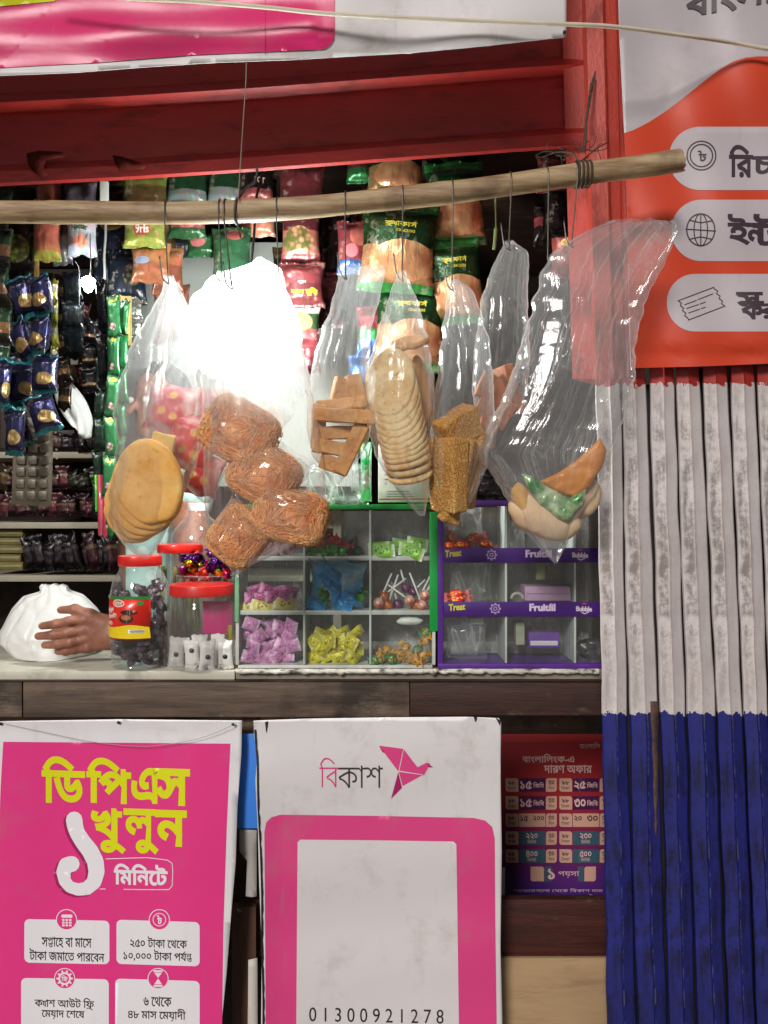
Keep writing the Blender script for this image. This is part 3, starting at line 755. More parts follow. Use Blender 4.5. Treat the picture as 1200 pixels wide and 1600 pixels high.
def billboard():
    t = thing('orange_billboard', 'orange and white vinyl banner with icon pills on the wall at the upper right', 'banner', P(1090, 572, 1.63))
    Yf = lambda x, y: 1.636+.007*math.sin(x/40+y/170)*(.5+.5*math.cos(y/160))+.004*math.sin(y/31+x/90)+.003*math.sin(x/17-y/60)+.008*math.exp(-((y-556)/9)**2)
    sheet('vinyl_sheet', [(963, -140), (1420, -140), (1420, 566), (1200, 568), (1080, 573), (985, 575), (983, 480), (980, 330), (975, 200), (968, 60)], vinyl('dimmed_white_vinyl', '#b9b0b4', .45, dirtamt=.4), Yf, t, cut=11)  # white ground greyed to imitate lamp light falling off to the right
    OR = vinyl('orange_print', '#cf4427', .42, var=.14, dirt='#b0402c', dirtamt=.3)
    sw = [(975, 208), (990, 203), (1012, 192), (1040, 174), (1070, 151), (1100, 127), (1125, 108), (1145, 96), (1165, 90), (1185, 88), (1420, 88)]
    printed('orange_panel', poly(sw+[(1420, 566), (1200, 568), (1080, 573), (986, 575), (983, 480), (980, 330)]), OR, Yf, t, .003, cut=11)
    WP = vinyl('dimmed_pill_print', '#bdb3b8', .45, dirtamt=.3)  # pill white dimmed too, the same light falloff put into the colour
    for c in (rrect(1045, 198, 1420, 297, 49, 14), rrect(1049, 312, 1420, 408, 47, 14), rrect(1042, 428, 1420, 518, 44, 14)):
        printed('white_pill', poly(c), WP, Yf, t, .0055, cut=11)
    DK = vinyl('grey_print', '#40303a', .5, dirtamt=.1)
    printed('coin_icon', join(ring(1096, 243, 23.5, 2), ring(1096, 243, 18.5, 2), text_fit('৳', 1090, 235, 1104, 252, .02)), DK, Yf, t, .0075, cut=11)
    gl = join(ring(1095, 359, 23, 2, 26), ring(1095, 359, 11.5, 1.8, 26), stroke([(1095, 334), (1095, 385)], 1.8), stroke([(1072, 358), (1118, 361)], 1.8), stroke([(1077, 344), (1095, 348), (1113, 345)], 1.8), stroke([(1077, 374), (1095, 370), (1113, 374)], 1.8))
    printed('globe_icon', gl, DK, Yf, t, .0075, cut=11)
    zig = [(1115, 449)]+[(1115+2+k*1.9+(2.5 if k % 2 else -1), 451+k*3.9) for k in range(8)]+[(1128, 480)]
    zag = [(1076, 500)]+[(1074-k*1.7-(2.5 if k % 2 else -1), 497-k*3.9) for k in range(8)]+[(1062, 469)]
    tk = join(stroke([(1062, 469)]+zig+[(1076, 500)]+zag, 1.6), stroke([(1070, 476), (1088, 469.5)], 1.5), stroke([(1091, 468), (1114, 459)], 1.5), stroke([(1073, 482), (1091, 476)], 1.5), stroke([(1094, 475), (1102, 472)], 1.5), stroke([(1076, 489), (1093, 483)], 1.5), stroke([(1096, 482), (1102, 480)], 1.5))
    printed('ticket_icon', tk, DK, Yf, t, .0075, cut=11)
    printed('headline_lettering', text_fit('বাংলা', 1070, -12, 1212, 30, .03, -.18), vinyl('faded_print', '#5a5054', .5), Yf, t, .0075, cut=11)
    printed('recharge_lettering', join(text_fit('ির', 1139, 226, 1177, 277, .03, .02), text_fit('চা', 1175, 241, 1225, 273, .03, .0)), DK, Yf, t, .0075, cut=11)
    printed('internet_lettering', join(text_fit('ই', 1137, 334, 1172, 383, .03, .0), text_fit('ন', 1166, 348, 1198, 383, .03), text_fit('ট', 1176, 334, 1222, 384, .03)), DK, Yf, t, .0075, cut=11)
    printed('scratch_lettering', join(text_fit('স', 1150, 456, 1192, 484, .03), text_fit('ক', 1157, 470, 1194, 499, .035), text_fit('র', 1186, 474, 1222, 498, .03)), DK, Yf, t, .0075, cut=11)
billboard()

def poster():
    t = thing('price_poster', 'small red and purple price poster in the shade beside the blue shutter', 'poster', P(866, 1404, 2.285))
    Yf = lambda x, y: 2.286+.002*math.sin(x/30)+.0015*math.sin(y/40)
    g = N('poster_ground'); z = g.n('SeparateXYZ', {'Vector': g.n('TexCoord').outputs['Generated']}).outputs[2]
    nz = g.noise(g.obj(), 12, 5); zz = g.math('ADD', z, g.math('MULTIPLY', g.math('SUBTRACT', nz, .5), .2))
    c = g.ramp(zz, [(.05, C('#4a2676')), (.35, C('#702450')), (.6, C('#96282f')), (1, C('#a83032'))])  # tones lowered to stand in for the weak shade of the recess
    m = g.done(g.princ(c, .35, g.bump(nz, .2)).outputs[0])
    sheet('paper_sheet', [(750, 1147), (1010, 1147), (1010, 1406), (750, 1406)], m, Yf, t, cut=20)
    TAN = vinyl('tan_print', '#d0a08c', .45); DKP = vinyl('plum_print', '#4a1c48', .4); TEAL = vinyl('teal_print', '#3c5a6a', .4); PALE = vinyl('pale_print', '#e0b8b4', .45)
    rows = [1216, 1244, 1271, 1299, 1327]
    cells, dk, tl, lt, dt = [], [], [], [], []
    for r, y in enumerate(rows):
        for x in (790, 874):
            cells.append(poly(rrect(x, y, x+20, y+21, 4, 4, (1, 0, 1, 0)))); cells.append(poly(rrect(x+63, y, x+80, y+21, 4, 4, (0, 1, 0, 1))))
            mid = poly([(x+21, y), (x+62, y), (x+62, y+21), (x+21, y+21)])
            (dk if r < 2 else cells if r == 2 else tl).append(mid)
            a, b = ((('১৫', 'িজিব'), ('২৫', 'িজিব')), (('১৫', 'িজিব'), ('৩০', 'িজিব')), (('১৫', '২০০'), ('২০', '৩০')), (('২২০', ''), ('২৩০', '')), (('৪০০', ''), ('৫০০', '')))[r][0 if x == 790 else 1]
            tgt = dt if r == 2 else lt
            if r < 2: tgt += [text_fit(a, x+23, y+4, x+41, y+17, .03), text_fit(b, x+43, y+6, x+60, y+15, .01)]
            elif r == 2: tgt += [text_fit(a, x+23, y+3, x+35, y+12, .02), text_fit(b, x+43, y+3, x+60, y+12, .02)]
            else: tgt += [text_fit(a, x+32, y+2, x+50, y+12, .02), text_fit('িমিনট', x+34, y+13, x+48, y+19, .0)]
            dt += [text_fit('৯৮', x+4, y+4, x+15, y+10, .02), text_fit('টাকা', x+3, y+12, x+16, y+18, .0), text_fit('৩০', x+67, y+3, x+76, y+10, .02), text_fit('িদন', x+67, y+12, x+76, y+18, 0)]
    cells += [poly(rrect(829, 1354, 850, 1377, 4, 4, (1, 0, 1, 0))), poly(rrect(913, 1354, 931, 1377, 4, 4, (0, 1, 0, 1)))]
    tl.append(poly([(851, 1354), (912, 1354), (912, 1377), (851, 1377)])); lt += [text_fit('১', 856, 1357, 867, 1374, .03), text_fit('পয়সা', 872, 1361, 905, 1371, 0)]
    lt += [text_fit('বাংলািলংক-এ', 816, 1178, 897, 1192, .02), text_fit('দাυণ অফার', 850, 1195, 925, 1208, .02), text_fit('বাংলািল', 905, 1160, 938, 1170, 0), text_fit('*অফারগেলা েথেক িবকাশ দাম', 801, 1388, 942, 1394, 0), text_fit('ডাযাল *১২১# আজই', 833, 1397, 927, 1403, 0)]
    printed('tan_print', join(*cells), TAN, Yf, t, .0014); printed('plum_print', join(*dk), DKP, Yf, t, .0014); printed('teal_print', join(*tl), TEAL, Yf, t, .0014)
    printed('pale_lettering', join(*lt), PALE, Yf, t, .0030); printed('dark_lettering', join(*dt), M_TXT, Yf, t, .0030)
poster()
o = box('torn_sheet', (P(760, 0, 2.28).x, 2.278, P(0, 1400, 2.28).z), (P(789, 0, 2.28).x, 2.281, P(0, 1355, 2.28).z), M_WPR); tag(o, 'torn white paper edge between the bird banner and the price poster', 'paper')
o = box('blue_sheet', (P(372, 0, 1.71).x, 1.708, P(0, 1294, 1.71).z), (P(412, 0, 1.71).x, 1.711, P(0, 1146, 1.71).z), mat('blue_plastic', '#3f86e6', .4, .1, 4, .1)); tag(o, 'bright blue plastic sheet showing in the gap between the two lower banners', 'sheet')
o = sheet('grey_paper', [(374, 1296), (401, 1297), (401, 1400), (394, 1402), (384, 1400), (386, 1345), (374, 1330)], mat('grey_paper', '#a9a49e', .7, .2, 8, .2), lambda x, y: 1.716+.003*math.sin(y/15)); tag(o, 'grey paper scrap with torn edge below the blue plastic sheet', 'paper')
o = sheet('white_strip', [(388, 1500), (402, 1497), (403, 1720), (386, 1720)], mat('white_strip', '#cfc9be', .6, .12, 8, .2), lambda x, y: 1.73); tag(o, 'narrow white strip nailed to the brown stile between the lower banners', 'strip')
# ================================================================== INSIDE THE SHOP
M_SHELF = mat('shelf_paint', '#958d7c', .6, .15, 6, .2, 50, dirt='#5c5244', dirtamt=.4)
def shelving():
    t = thing('shelf_unit', 'tall shelf unit with pale board edges at the back of the shop', 'shelf', P(60, 1200, 2.9))
    xl = P(-160, 0, 2.7).x; xr = P(520, 0, 2.7).x
    for py in (420, 560, 706, 816, 899, 1010):
        z = P(0, py, 2.70).z
        box('shelf_board', (xl, 2.70, z-.022), (xr, 3.08, z), M_SHELF, t)
    box('upright', (xl-.03, 2.70, .3), (xl-.001, 3.09, 2.2), M_SHELF, t); box('upright', (xr+.001, 2.70, .3), (xr+.03, 3.09, 2.2), M_SHELF, t)
    box('upright', (P(173, 0, 2.7).x, 2.705, P(0, 705, 2.7).z), (P(186, 0, 2.7).x, 3.08, 2.25), M_DWOOD, t)
shelving()
def carton(x0, y0, x1, y1, Y, dep, col, label, cat='box', name='carton', band=None, group=None, rough=.6):
    a = P(x0, y1, Y); b = P(x1, y0, Y)
    bm = bmesh.new(); bm_box(bm, ((a.x+b.x)/2, Y+dep/2, (a.z+b.z)/2), (b.x-a.x, dep, b.z-a.z), bev=.003)
    m = mat('carton_'+col[1:], C(col, .38 if Y > 2.6 else 1), rough, .3, 25, .3, 50, dirt='#2a201a', dirtamt=.35)  # cartons far back get a darker colour that stands in for interior shade
    t = mkbm(name, bm, m); tag(t, label, cat, group)
    if band:
        zc = lerp(a.z, b.z, band[0]); hh = (b.z-a.z)*band[1]/2
        box('printed_band', (a.x+.004, Y-.0012, zc-hh), (b.x-.004, Y+.002, zc+hh), mat('band_'+band[2][1:]+('d' if Y > 2.6 else ''), C(band[2], .32 if Y > 2.6 else 1), .5, .2, 40), t, bev=.0004)  # bands far back darkened likewise, shade put into the print colour
    return t
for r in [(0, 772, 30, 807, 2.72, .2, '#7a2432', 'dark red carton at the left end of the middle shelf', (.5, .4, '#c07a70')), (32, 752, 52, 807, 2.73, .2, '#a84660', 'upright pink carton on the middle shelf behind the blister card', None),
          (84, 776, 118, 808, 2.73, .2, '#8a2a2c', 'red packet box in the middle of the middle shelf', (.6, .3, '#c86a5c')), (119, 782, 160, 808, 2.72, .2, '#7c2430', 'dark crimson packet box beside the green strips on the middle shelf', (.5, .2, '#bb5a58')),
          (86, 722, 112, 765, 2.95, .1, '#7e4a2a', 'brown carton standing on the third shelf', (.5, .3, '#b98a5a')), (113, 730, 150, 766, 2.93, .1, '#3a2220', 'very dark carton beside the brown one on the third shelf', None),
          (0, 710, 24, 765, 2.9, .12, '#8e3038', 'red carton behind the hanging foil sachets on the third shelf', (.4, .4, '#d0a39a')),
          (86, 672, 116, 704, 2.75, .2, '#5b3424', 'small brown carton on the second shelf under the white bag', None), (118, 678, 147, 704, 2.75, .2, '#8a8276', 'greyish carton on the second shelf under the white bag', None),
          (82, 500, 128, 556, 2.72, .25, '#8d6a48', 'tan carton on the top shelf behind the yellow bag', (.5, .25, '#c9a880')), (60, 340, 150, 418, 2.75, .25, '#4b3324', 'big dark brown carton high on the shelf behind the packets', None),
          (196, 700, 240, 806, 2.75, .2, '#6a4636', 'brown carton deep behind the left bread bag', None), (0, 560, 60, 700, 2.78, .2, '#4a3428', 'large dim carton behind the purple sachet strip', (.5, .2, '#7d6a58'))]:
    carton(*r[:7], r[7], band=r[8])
yl = None
for k in range(5):
    lab = ['bottom', 'second lowest', 'middle', 'second highest', 'top'][k]+' yellowish packet of the stack at the left end of the lower shelf'
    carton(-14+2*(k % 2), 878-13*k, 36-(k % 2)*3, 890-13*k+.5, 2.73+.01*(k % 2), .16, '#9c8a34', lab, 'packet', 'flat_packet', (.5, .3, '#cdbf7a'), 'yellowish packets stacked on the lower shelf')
# ------------------------------------------------ snack packets
def packet_mat(name, cols, pic=None, oval=None, foilness=.25, rough=.32):
    g = N(name); uv = g.n('UVMap').outputs[0]; s = g.n('SeparateXYZ', {'Vector': uv}); u, v = s.outputs[0], s.outputs[1]
    ob = g.obj(); nz = g.noise(ob, 45, 4); n2 = g.noise(ob, 16, 5, .6)
    vv = g.math('ADD', v, g.math('MULTIPLY', g.math('SUBTRACT', n2, .5), .07))
    c = g.ramp(vv, [(p, C(h, .52)) for p, h in cols], 'CONSTANT')  # print colours scaled down, standing in for shade where the sun reaches in
    cell = g.n('TexVoronoi', {'Vector': g.obj((1, 1, 1.6)), 'Scale': 55.0, 'Randomness': 1.0}, feature='F1').outputs['Color']
    c = g.mix(.22, c, cell, 'OVERLAY')
    c = g.mix(g.math('MULTIPLY', g.ss(g.noise(ob, 24, 6, .7), .56, .62), .28), c, C('#c9b9a0'))
    c = g.mix(g.math('MULTIPLY', g.ss(n2, .52, .68), .4), c, (.02, .016, .012, 1), 'MIX')
    def em(cx, cy, rx, ry, wob=.5):
        a = g.math('POWER', g.math('DIVIDE', g.math('SUBTRACT', u, cx), rx), 2); b = g.math('POWER', g.math('DIVIDE', g.math('SUBTRACT', v, cy), ry), 2)
        return g.math('LESS_THAN', g.math('ADD', g.math('ADD', a, b), g.math('MULTIPLY', g.math('SUBTRACT', n2, .5), wob)), 1)
    for q in (pic or []):
        vo = g.n('TexVoronoi', {'Vector': ob, 'Scale': q[6] if len(q) > 6 else 90.0}, feature='F1')
        pc = g.ramp(g.math('ADD', g.math('MULTIPLY', vo.outputs[0], .7), g.math('MULTIPLY', nz, .5)), [(.25, C(q[4])), (.7, C(q[5]))])
        c = g.mix(em(*q[:4]), c, pc)
    if oval:
        c = g.mix(em(*oval[:4], 0), c, C(oval[4]))
    cr = g.noise(g.obj((1.5, 1.5, .5)), 30, 4, .6, .5)
    c = g.n('HueSaturation', {'Color': c, 'Saturation': .86}).outputs[0]
    p = g.princ(c, rough, g.bump(g.math('ADD', cr, g.math('MULTIPLY', nz, .3)), .55, .006), metal=foilness)
    return g.done(p.outputs[0])
def pillow(cx, cy, Y, wpx, hpx, T, tilt=0, yaw=0, pitch=0, nu=18, nv=26, crimp=.07, seed=0):
    W_, H_ = px2m(wpx, Y), px2m(hpx, Y); c = P(cx, cy, Y); Mx = Matrix.Rotation(R(tilt), 3, 'Y') @ Matrix.Rotation(R(yaw), 3, 'Z') @ Matrix.Rotation(R(pitch), 3, 'X')
    def surf(u, v, side, off=0):
        e = max(0, min(1, (v-crimp)/.2)); f = max(0, min(1, (1-crimp-v)/.2)); pr = math.sin(e*PI/2)*math.sin(f*PI/2)
        th = T*(max(0, 4*u*(1-u))**.55)*pr**.8
        wr = mn.noise(Vector((u*5+seed*3.1, v*6, side)))*.10*T*(.4+pr)+mn.noise(Vector((u*14, v*3+seed, side*2)))*.07*T
        if v < crimp or v > 1-crimp: wr += .0012*math.sin(u*70)
        x = (u-.5)*W_*(1-.10*math.sin(PI*v)*(1 if pr > .5 else pr))
        z = (v-.5)*H_+.010*(mn.noise(Vector((u*3+seed, v*2, 7))))*(1 if pr < .3 else .3)
        return c+Mx @ Vector((x, side*(th+wr*.7)+side*(.0006+off), z))
    V, F, UV = [], [], []
    for side in (-1, 1):
        for j in range(nv+1):
            for i in range(nu+1):
                V.append(surf(i/nu, j/nv, side)); UV.append((i/nu if side < 0 else 1-i/nu, j/nv))
    n = (nu+1)*(nv+1)
    for j in range(nv):
        for i in range(nu):
            a = j*(nu+1)+i
            F.append((a, a+1, a+nu+2, a+nu+1)); F.append((n+a, n+a+nu+1, n+a+nu+2, n+a+1))
    for i in range(nu):
        for j in (0, nv):
            a = j*(nu+1)+i; F.append((a, n+a, n+a+1, a+1) if j == 0 else (a, a+1, n+a+1, n+a))
    for j in range(nv):
        for i in (0, nu):
            a = j*(nu+1)+i; b = a+nu+1; F.append((a, b, n+b, n+a) if i == 0 else (a, n+a, n+b, b))
    return V, F, UV, surf
_pn = [0]
_inkc = {}
def ink(h):
    if h not in _inkc: _inkc[h] = mat('ink_'+h[1:], h, .4, .1, 20, .1)
    return _inkc[h]
def packet(cx, cy, wpx, hpx, Y, cols, label, pic=None, txt=None, oval=None, T=.018, tilt=0, yaw=0, pitch=0, foilness=.25, rough=.32, m=None, parent=None, name='snack_packet', cat='packet', group=None):
    _pn[0] += 1
    m = m or packet_mat('packet_print_%d' % _pn[0], cols, pic, oval, foilness, rough)
    V, F, UV, surf = pillow(cx, cy, Y, wpx, hpx, T, tilt, yaw, pitch, seed=_pn[0])
    o = mk(name, V, F, m, parent, uv=UV)
    if parent is None: tag(o, label, cat, group)
    for s, u0, v0, u1, v1, h in (txt or []):
        tv, tf = text_fit(s, u0, v1, u1, v0, .03)
        bm = bmesh.new(); bv = [bm.verts.new(surf(x, y, -1, .0012)) for x, y in tv]
        for q in tf:
            try: bm.faces.new([bv[i] for i in q])
            except ValueError: pass
        for f in bm.faces: f.normal_update()
        for f in [f for f in bm.faces if f.normal.y > 0]: f.normal_flip()
        mkbm('lettering', bm, ink(h), o, smooth=False)
    return o
G_UP = None
PK = [
 # left, upper row (top halves hidden by the red hatch)
 dict(a=(24, 318, 62, 70, 2.10), cols=[(0, '#221a16'), (.5, '#3a2620')], label='dark brown packet high at the far left edge above the bamboo pole'),
 dict(a=(76, 312, 42, 66, 2.08), cols=[(0, '#d6a81c'), (.3, '#c4541e'), (.7, '#b03a1e')], label='orange packet with a yellow foot tucked above the bamboo pole at the left'),
 dict(a=(126, 318, 52, 74, 2.05), cols=[(0, '#8d8494'), (.5, '#7c7080')], label='greyish lilac packet directly above the white orange-fruit packet'),
 dict(a=(28, 378, 56, 108, 2.02), cols=[(0, '#181210'), (.3, '#3d4a14'), (.55, '#20180f'), (.8, '#15100e')], pic=[(.5, .38, .42, .2, '#8fa326', '#3a3a10', 60.0)], label='black packet with yellow green fruit picture and white word at the left'),
 dict(a=(57, 378, 9, 130, 2.00), cols=[(0, '#d89a18'), (.5, '#e0a820')], label='narrow amber strip packet between the black and the orange yellow packets', T=.004),
 dict(a=(74, 372, 44, 74, 1.98), cols=[(0, '#c8b41a'), (.2, '#d8721e'), (.35, '#d8582c'), (.75, '#d9a01e'), (.9, '#c4641a')], label='orange and yellow wafer packet hanging left of the silver packet'),
 dict(a=(98, 372, 32, 86, 2.02), cols=[(0, '#9f9a9c'), (.5, '#817c84')], label='slim silver grey packet behind the white orange-fruit packet', foilness=.7),
 dict(a=(128, 368, 48, 66, 1.97), cols=[(0, '#c9c4d0'), (.5, '#d6d2da')], pic=[(.55, .32, .2, .16, '#e08a5a', '#d8643c', 30.0), (.3, .36, .1, .08, '#e0906a', '#d06a4a', 30.0), (.5, .9, .16, .1, '#b9b04a', '#9a8a34', 30.0)], txt=[('Nectar', .22, .58, .8, .72, '#3a5a34')], label='white packet printed with an orange fruit and a green word', rough=.45, foilness=0),
 # dark navy and orange block
 dict(a=(172, 392, 56, 100, 2.06), cols=[(0, '#0d1626'), (.5, '#101c30')], label='dark navy packet hanging left of the yellow green packet', oval=(.55, .88, .3, .08, '#b09a50')),
 dict(a=(198, 434, 64, 86, 2.04), cols=[(0, '#0c1a2c'), (.25, '#0e1e34')], label='dark navy packet with a small framed picture and a gold oval', pic=[(.7, .52, .24, .2, '#8a7a50', '#1a1a14', 80.0)], oval=(.25, .12, .22, .06, '#b8a050')),
 dict(a=(226, 300, 74, 64, 2.02), cols=[(0, '#6a4a1c'), (.3, '#7a5a24'), (.62, '#8c9424'), (.8, '#9aa22c')], label='olive and brown packet just above the bamboo pole near the left hook'),
 dict(a=(226, 362, 68, 52, 1.98), cols=[(0, '#b8b82a'), (.5, '#c6c43a')], oval=(.48, .52, .22, .22, '#b33a2a'), txt=[('9ris', .32, .38, .66, .66, '#e8d8c8')], label='yellow green packet with a red round badge below the bamboo pole'),
 dict(a=(236, 412, 62, 62, 2.00), cols=[(0, '#c8641e'), (.5, '#d8821e')], oval=(.3, .55, .22, .1, '#8c94b0'), label='bright orange packet with a grey blue label tag below the yellow green one'),
 dict(a=(262, 424, 50, 74, 2.03), cols=[(0, '#a04a1c'), (.6, '#cc6a20'), (.8, '#c8782a')], label='deep orange packet partly behind the bright orange one'),
 dict(a=(268, 490, 58, 92, 2.06), cols=[(0, '#7a4028'), (.5, '#8c4a30')], label='reddish brown packet hanging behind the handle of the leftmost bag', foilness=.1),
 # green group
 dict(a=(292, 290, 66, 66, 2.06), cols=[(0, '#8d938c'), (.35, '#1c4a26'), (.85, '#bb4c44')], label='dark green packet with a grey patch and red top above the pole', foilness=.1),
 dict(a=(352, 290, 58, 66, 2.06), cols=[(0, '#9a9e98'), (.4, '#1c4a26')], label='dark green packet with a pale grey foot above the pole near the tied string', foilness=.1),
 dict(a=(292, 352, 62, 42, 2.02), cols=[(0, '#2c6a36'), (.35, '#c45a58'), (.7, '#2c7a3c')], label='green packet with a pink picture just below the pole', pic=[(.55, .6, .3, .25, '#d07070', '#b84a50', 60.0)]),
 dict(a=(316, 384, 50, 36, 2.04), cols=[(0, '#1c6a34'), (.6, '#237a3c')], label='small green packet with a red patch hanging in front of the pale board', oval=(.4, .6, .26, .22, '#b85a50')),
 dict(a=(362, 402, 62, 92, 2.00), cols=[(0, '#2a6a42'), (.5, '#24703c'), (.85, '#2c7a40')], pic=[(.6, .84, .24, .1, '#c86a60', '#a8483c', 60.0)], label='tall green packet hanging in front of the pale board', T=.02),
 dict(a=(402, 346, 58, 50, 2.05), cols=[(0, '#c8805c'), (.6, '#b85a4a')], label='peach coloured packet corner hanging under the pole beside the tied wire', pic=[(.6, .4, .4, .35, '#d8905c', '#b8603c', 60.0)]),
 dict(a=(400, 290, 56, 56, 2.04), cols=[(0, '#a83a34'), (.35, '#241614'), (.7, '#1c1210')], txt=[('POT', .5, .5, .8, .66, '#b89a8a')], label='black and red packet above the pole at the tied wire'),
 # maroon chain
 dict(a=(472, 296, 76, 84, 1.98), cols=[(0, '#7a1a24'), (.5, '#8e1e28')], label='rounded maroon packet tucked above the pole in the middle', T=.024),
 dict(a=(470, 366, 62, 88, 1.97), cols=[(0, '#b0282a'), (.12, '#cf6a48'), (.55, '#6a1620'), (.8, '#5c1420')], pic=[(.45, .36, .42, .24, '#d88a58', '#5a5a20', 70.0)], label='maroon packet with a peach coloured food picture below the pole'),
 dict(a=(472, 446, 72, 72, 1.95), cols=[(0, '#7c1c24'), (.5, '#93242c')], txt=[('ঝাল মুিড়', .26, .22, .88, .40, '#e0c030'), ('প্রাণ', .42, .48, .62, .56, '#d8c8b8')], label='maroon packet with yellow lettering hanging above the big white bag', T=.022),
 dict(a=(468, 512, 66, 66, 1.96), cols=[(0, '#8c2028'), (.2, '#a8484a'), (.45, '#3a5a30'), (.8, '#cfc8bc')], pic=[(.5, .6, .36, .22, '#a89a58', '#5a6a30', 70.0)], label='packet with a puffed rice picture below the maroon lettered packet'),
 dict(a=(474, 560, 56, 50, 1.97), cols=[(0, '#6e1820'), (.5, '#8a2028')], label='plain maroon packet at the lower end of the maroon chain'),
 dict(a=(522, 380, 42, 120, 2.06), cols=[(0, '#3c2018'), (.3, '#1e1210'), (.6, '#2e1a16')], label='tall very dark brown packet between the maroon chain and the green crackers', foilness=.5),
 dict(a=(514, 470, 48, 90, 2.03), cols=[(0, '#4e141c'), (.5, '#7a2028')], label='dim maroon packet behind the lettered maroon packet', foilness=.4),
 # red blue chain
 dict(a=(562, 262, 42, 50, 2.02), cols=[(0, '#1e8a3c'), (.4, '#8a2a30'), (.6, '#7a2430')], oval=(.4, .8, .2, .18, '#b06a70'), label='red and green foil packet above the pole left of the orange chips', foilness=.5),
 dict(a=(552, 388, 52, 84, 2.00), cols=[(0, '#1f5ea8'), (.25, '#b02430'), (.6, '#a82430')], pic=[(.7, .72, .3, .2, '#c8583c', '#a8402c', 40.0)], oval=(.45, .42, .22, .13, '#c86068'), label='red packet with a blue foil foot left of the green crackers'),
 dict(a=(584, 520, 56, 84, 2.00), cols=[(0, '#1c62b0'), (.35, '#1a8a4a'), (.55, '#b02838')], label='blue green and red foil packet behind the handle of the rusk bag', foilness=.6),
 dict(a=(566, 600, 44, 90, 2.03), cols=[(0, '#14558f'), (.5, '#1e6ab0')], label='blue foil packet seen through the top of the rusk bag', foilness=.6),
]
CRK = [(0, '#17a030'), (.10, '#c8803c'), (.12, '#d09048'), (.50, '#0c3812'), (.55, '#12501a'), (.88, '#1fae38')]
for i, (x, y, w_, h_, Y, lab) in enumerate([(618, 262, 92, 96, 1.97, 'cracker packet whose orange chips show above the pole'), (622, 388, 122, 142, 1.92, 'big green cracker packet with tan chips and yellow lettering nearest the middle of the pole'),
        (640, 510, 112, 140, 1.95, 'green cracker packet hanging behind the round biscuit bag'), (712, 320, 92, 132, 1.96, 'green cracker packet crossing behind the pole right of the big one'),
        (710, 442, 92, 134, 1.95, 'green cracker packet with dim lettering above the puff pastry bag'), (706, 270, 84, 60, 2.03, 'reddish orange cracker packet tucked under the red hatch')]):
    PK.append(dict(a=(x, y, w_, h_, Y), cols=CRK, pic=[(.58, .34, .48, .22, '#dba25a', '#b8743a', 26.0)], txt=[('κψাকাζ', .3, .68, .74, .76, '#b8a832'), ('CRACKERS', .46, .635, .72, .665, '#b8a832')] if i in (1, 2, 4) else None, label=lab, T=.03, foilness=.5, rough=.24, group='green cracker packets hung in chains', tilt=[0, 4, 3, -3, -6, 0][i]))
PK += [dict(a=(868, 272, 60, 60, 1.98), cols=[(0, '#a82430'), (.4, '#5e1418'), (.7, '#8a1e24')], label='red packet tucked under the red hatch at the right end of the pole'),
 dict(a=(880, 330, 66, 90, 1.95), cols=[(0, '#22100e'), (.3, '#1a0c0c'), (.8, '#c02a30'), (.9, '#d8c0b8')], label='black packet with a red and white top edge at the right end of the pole', foilness=.4),
 dict(a=(845, 350, 24, 70, 1.99), cols=[(0, '#2a1412'), (.4, '#b8282c'), (.6, '#2a1210')], label='narrow black and red packet left of the black one at the right'),
 dict(a=(890, 396, 60, 80, 1.93), cols=[(0, '#a02828'), (.5, '#c83a2c'), (.8, '#1e0e0c')], pic=[(.6, .68, .4, .1, '#e8c81e', '#c89a14', 40.0)], label='red packet with a yellow noodle picture behind the top of the big right bag')]
rp = random.Random(5)
for k in range(34):
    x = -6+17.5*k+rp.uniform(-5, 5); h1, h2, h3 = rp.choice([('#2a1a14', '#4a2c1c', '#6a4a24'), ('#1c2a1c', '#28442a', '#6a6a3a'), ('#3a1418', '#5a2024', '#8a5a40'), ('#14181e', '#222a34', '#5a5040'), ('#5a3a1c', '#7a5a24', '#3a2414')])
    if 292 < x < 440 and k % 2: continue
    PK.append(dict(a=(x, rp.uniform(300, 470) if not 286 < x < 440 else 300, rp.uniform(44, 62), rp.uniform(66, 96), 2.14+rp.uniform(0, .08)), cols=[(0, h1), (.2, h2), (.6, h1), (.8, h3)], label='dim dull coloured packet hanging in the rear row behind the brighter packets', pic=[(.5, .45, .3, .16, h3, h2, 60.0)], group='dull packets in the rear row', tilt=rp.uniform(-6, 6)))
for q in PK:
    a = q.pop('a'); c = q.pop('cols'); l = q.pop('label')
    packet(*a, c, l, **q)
o = box('ceiling_rod', (-1.3, 2.09, P(0, 246, 2.1).z), (.6, 2.11, P(0, 238, 2.1).z), mat('rod_steel', '#6a6560', .45, .2, metal=.8)); tag(o, 'steel rod under the ceiling that the snack packets hang from', 'rod')

# ------------------------------------------------ strips of sachets
def strip(label, xs, y0, y1, n, wpx, Y, cols, T=.010, pic=None, foilness=.6, group=None, name='sachet_strip', rough=.25, tw=7, yw=25):
    t = thing(name, label, 'sachet strip', P(xs[-1], y1, Y), group)
    _pn[0] += 1
    m = packet_mat('strip_print_%d' % _pn[0], cols, pic, None, foilness, rough)
    for k in range(n):
        y = lerp(y0, y1, (k+.5)/n); f = (k+.5)/n*(len(xs)-1); i = min(int(f), len(xs)-2); x = lerp(xs[i], xs[i+1], f-i)
        packet(x, y, wpx, (y1-y0)/n*1.03, Y+.004*(k % 2), cols, None, T=T, m=m, parent=t, name='sachet', tilt=random.uniform(-tw, tw), yaw=random.uniform(-yw, yw))
    return t
BL = [(0, '#1a8c98'), (.10, '#2c2858'), (.5, '#30306a'), (.75, '#26264e'), (.93, '#1a8c98')]
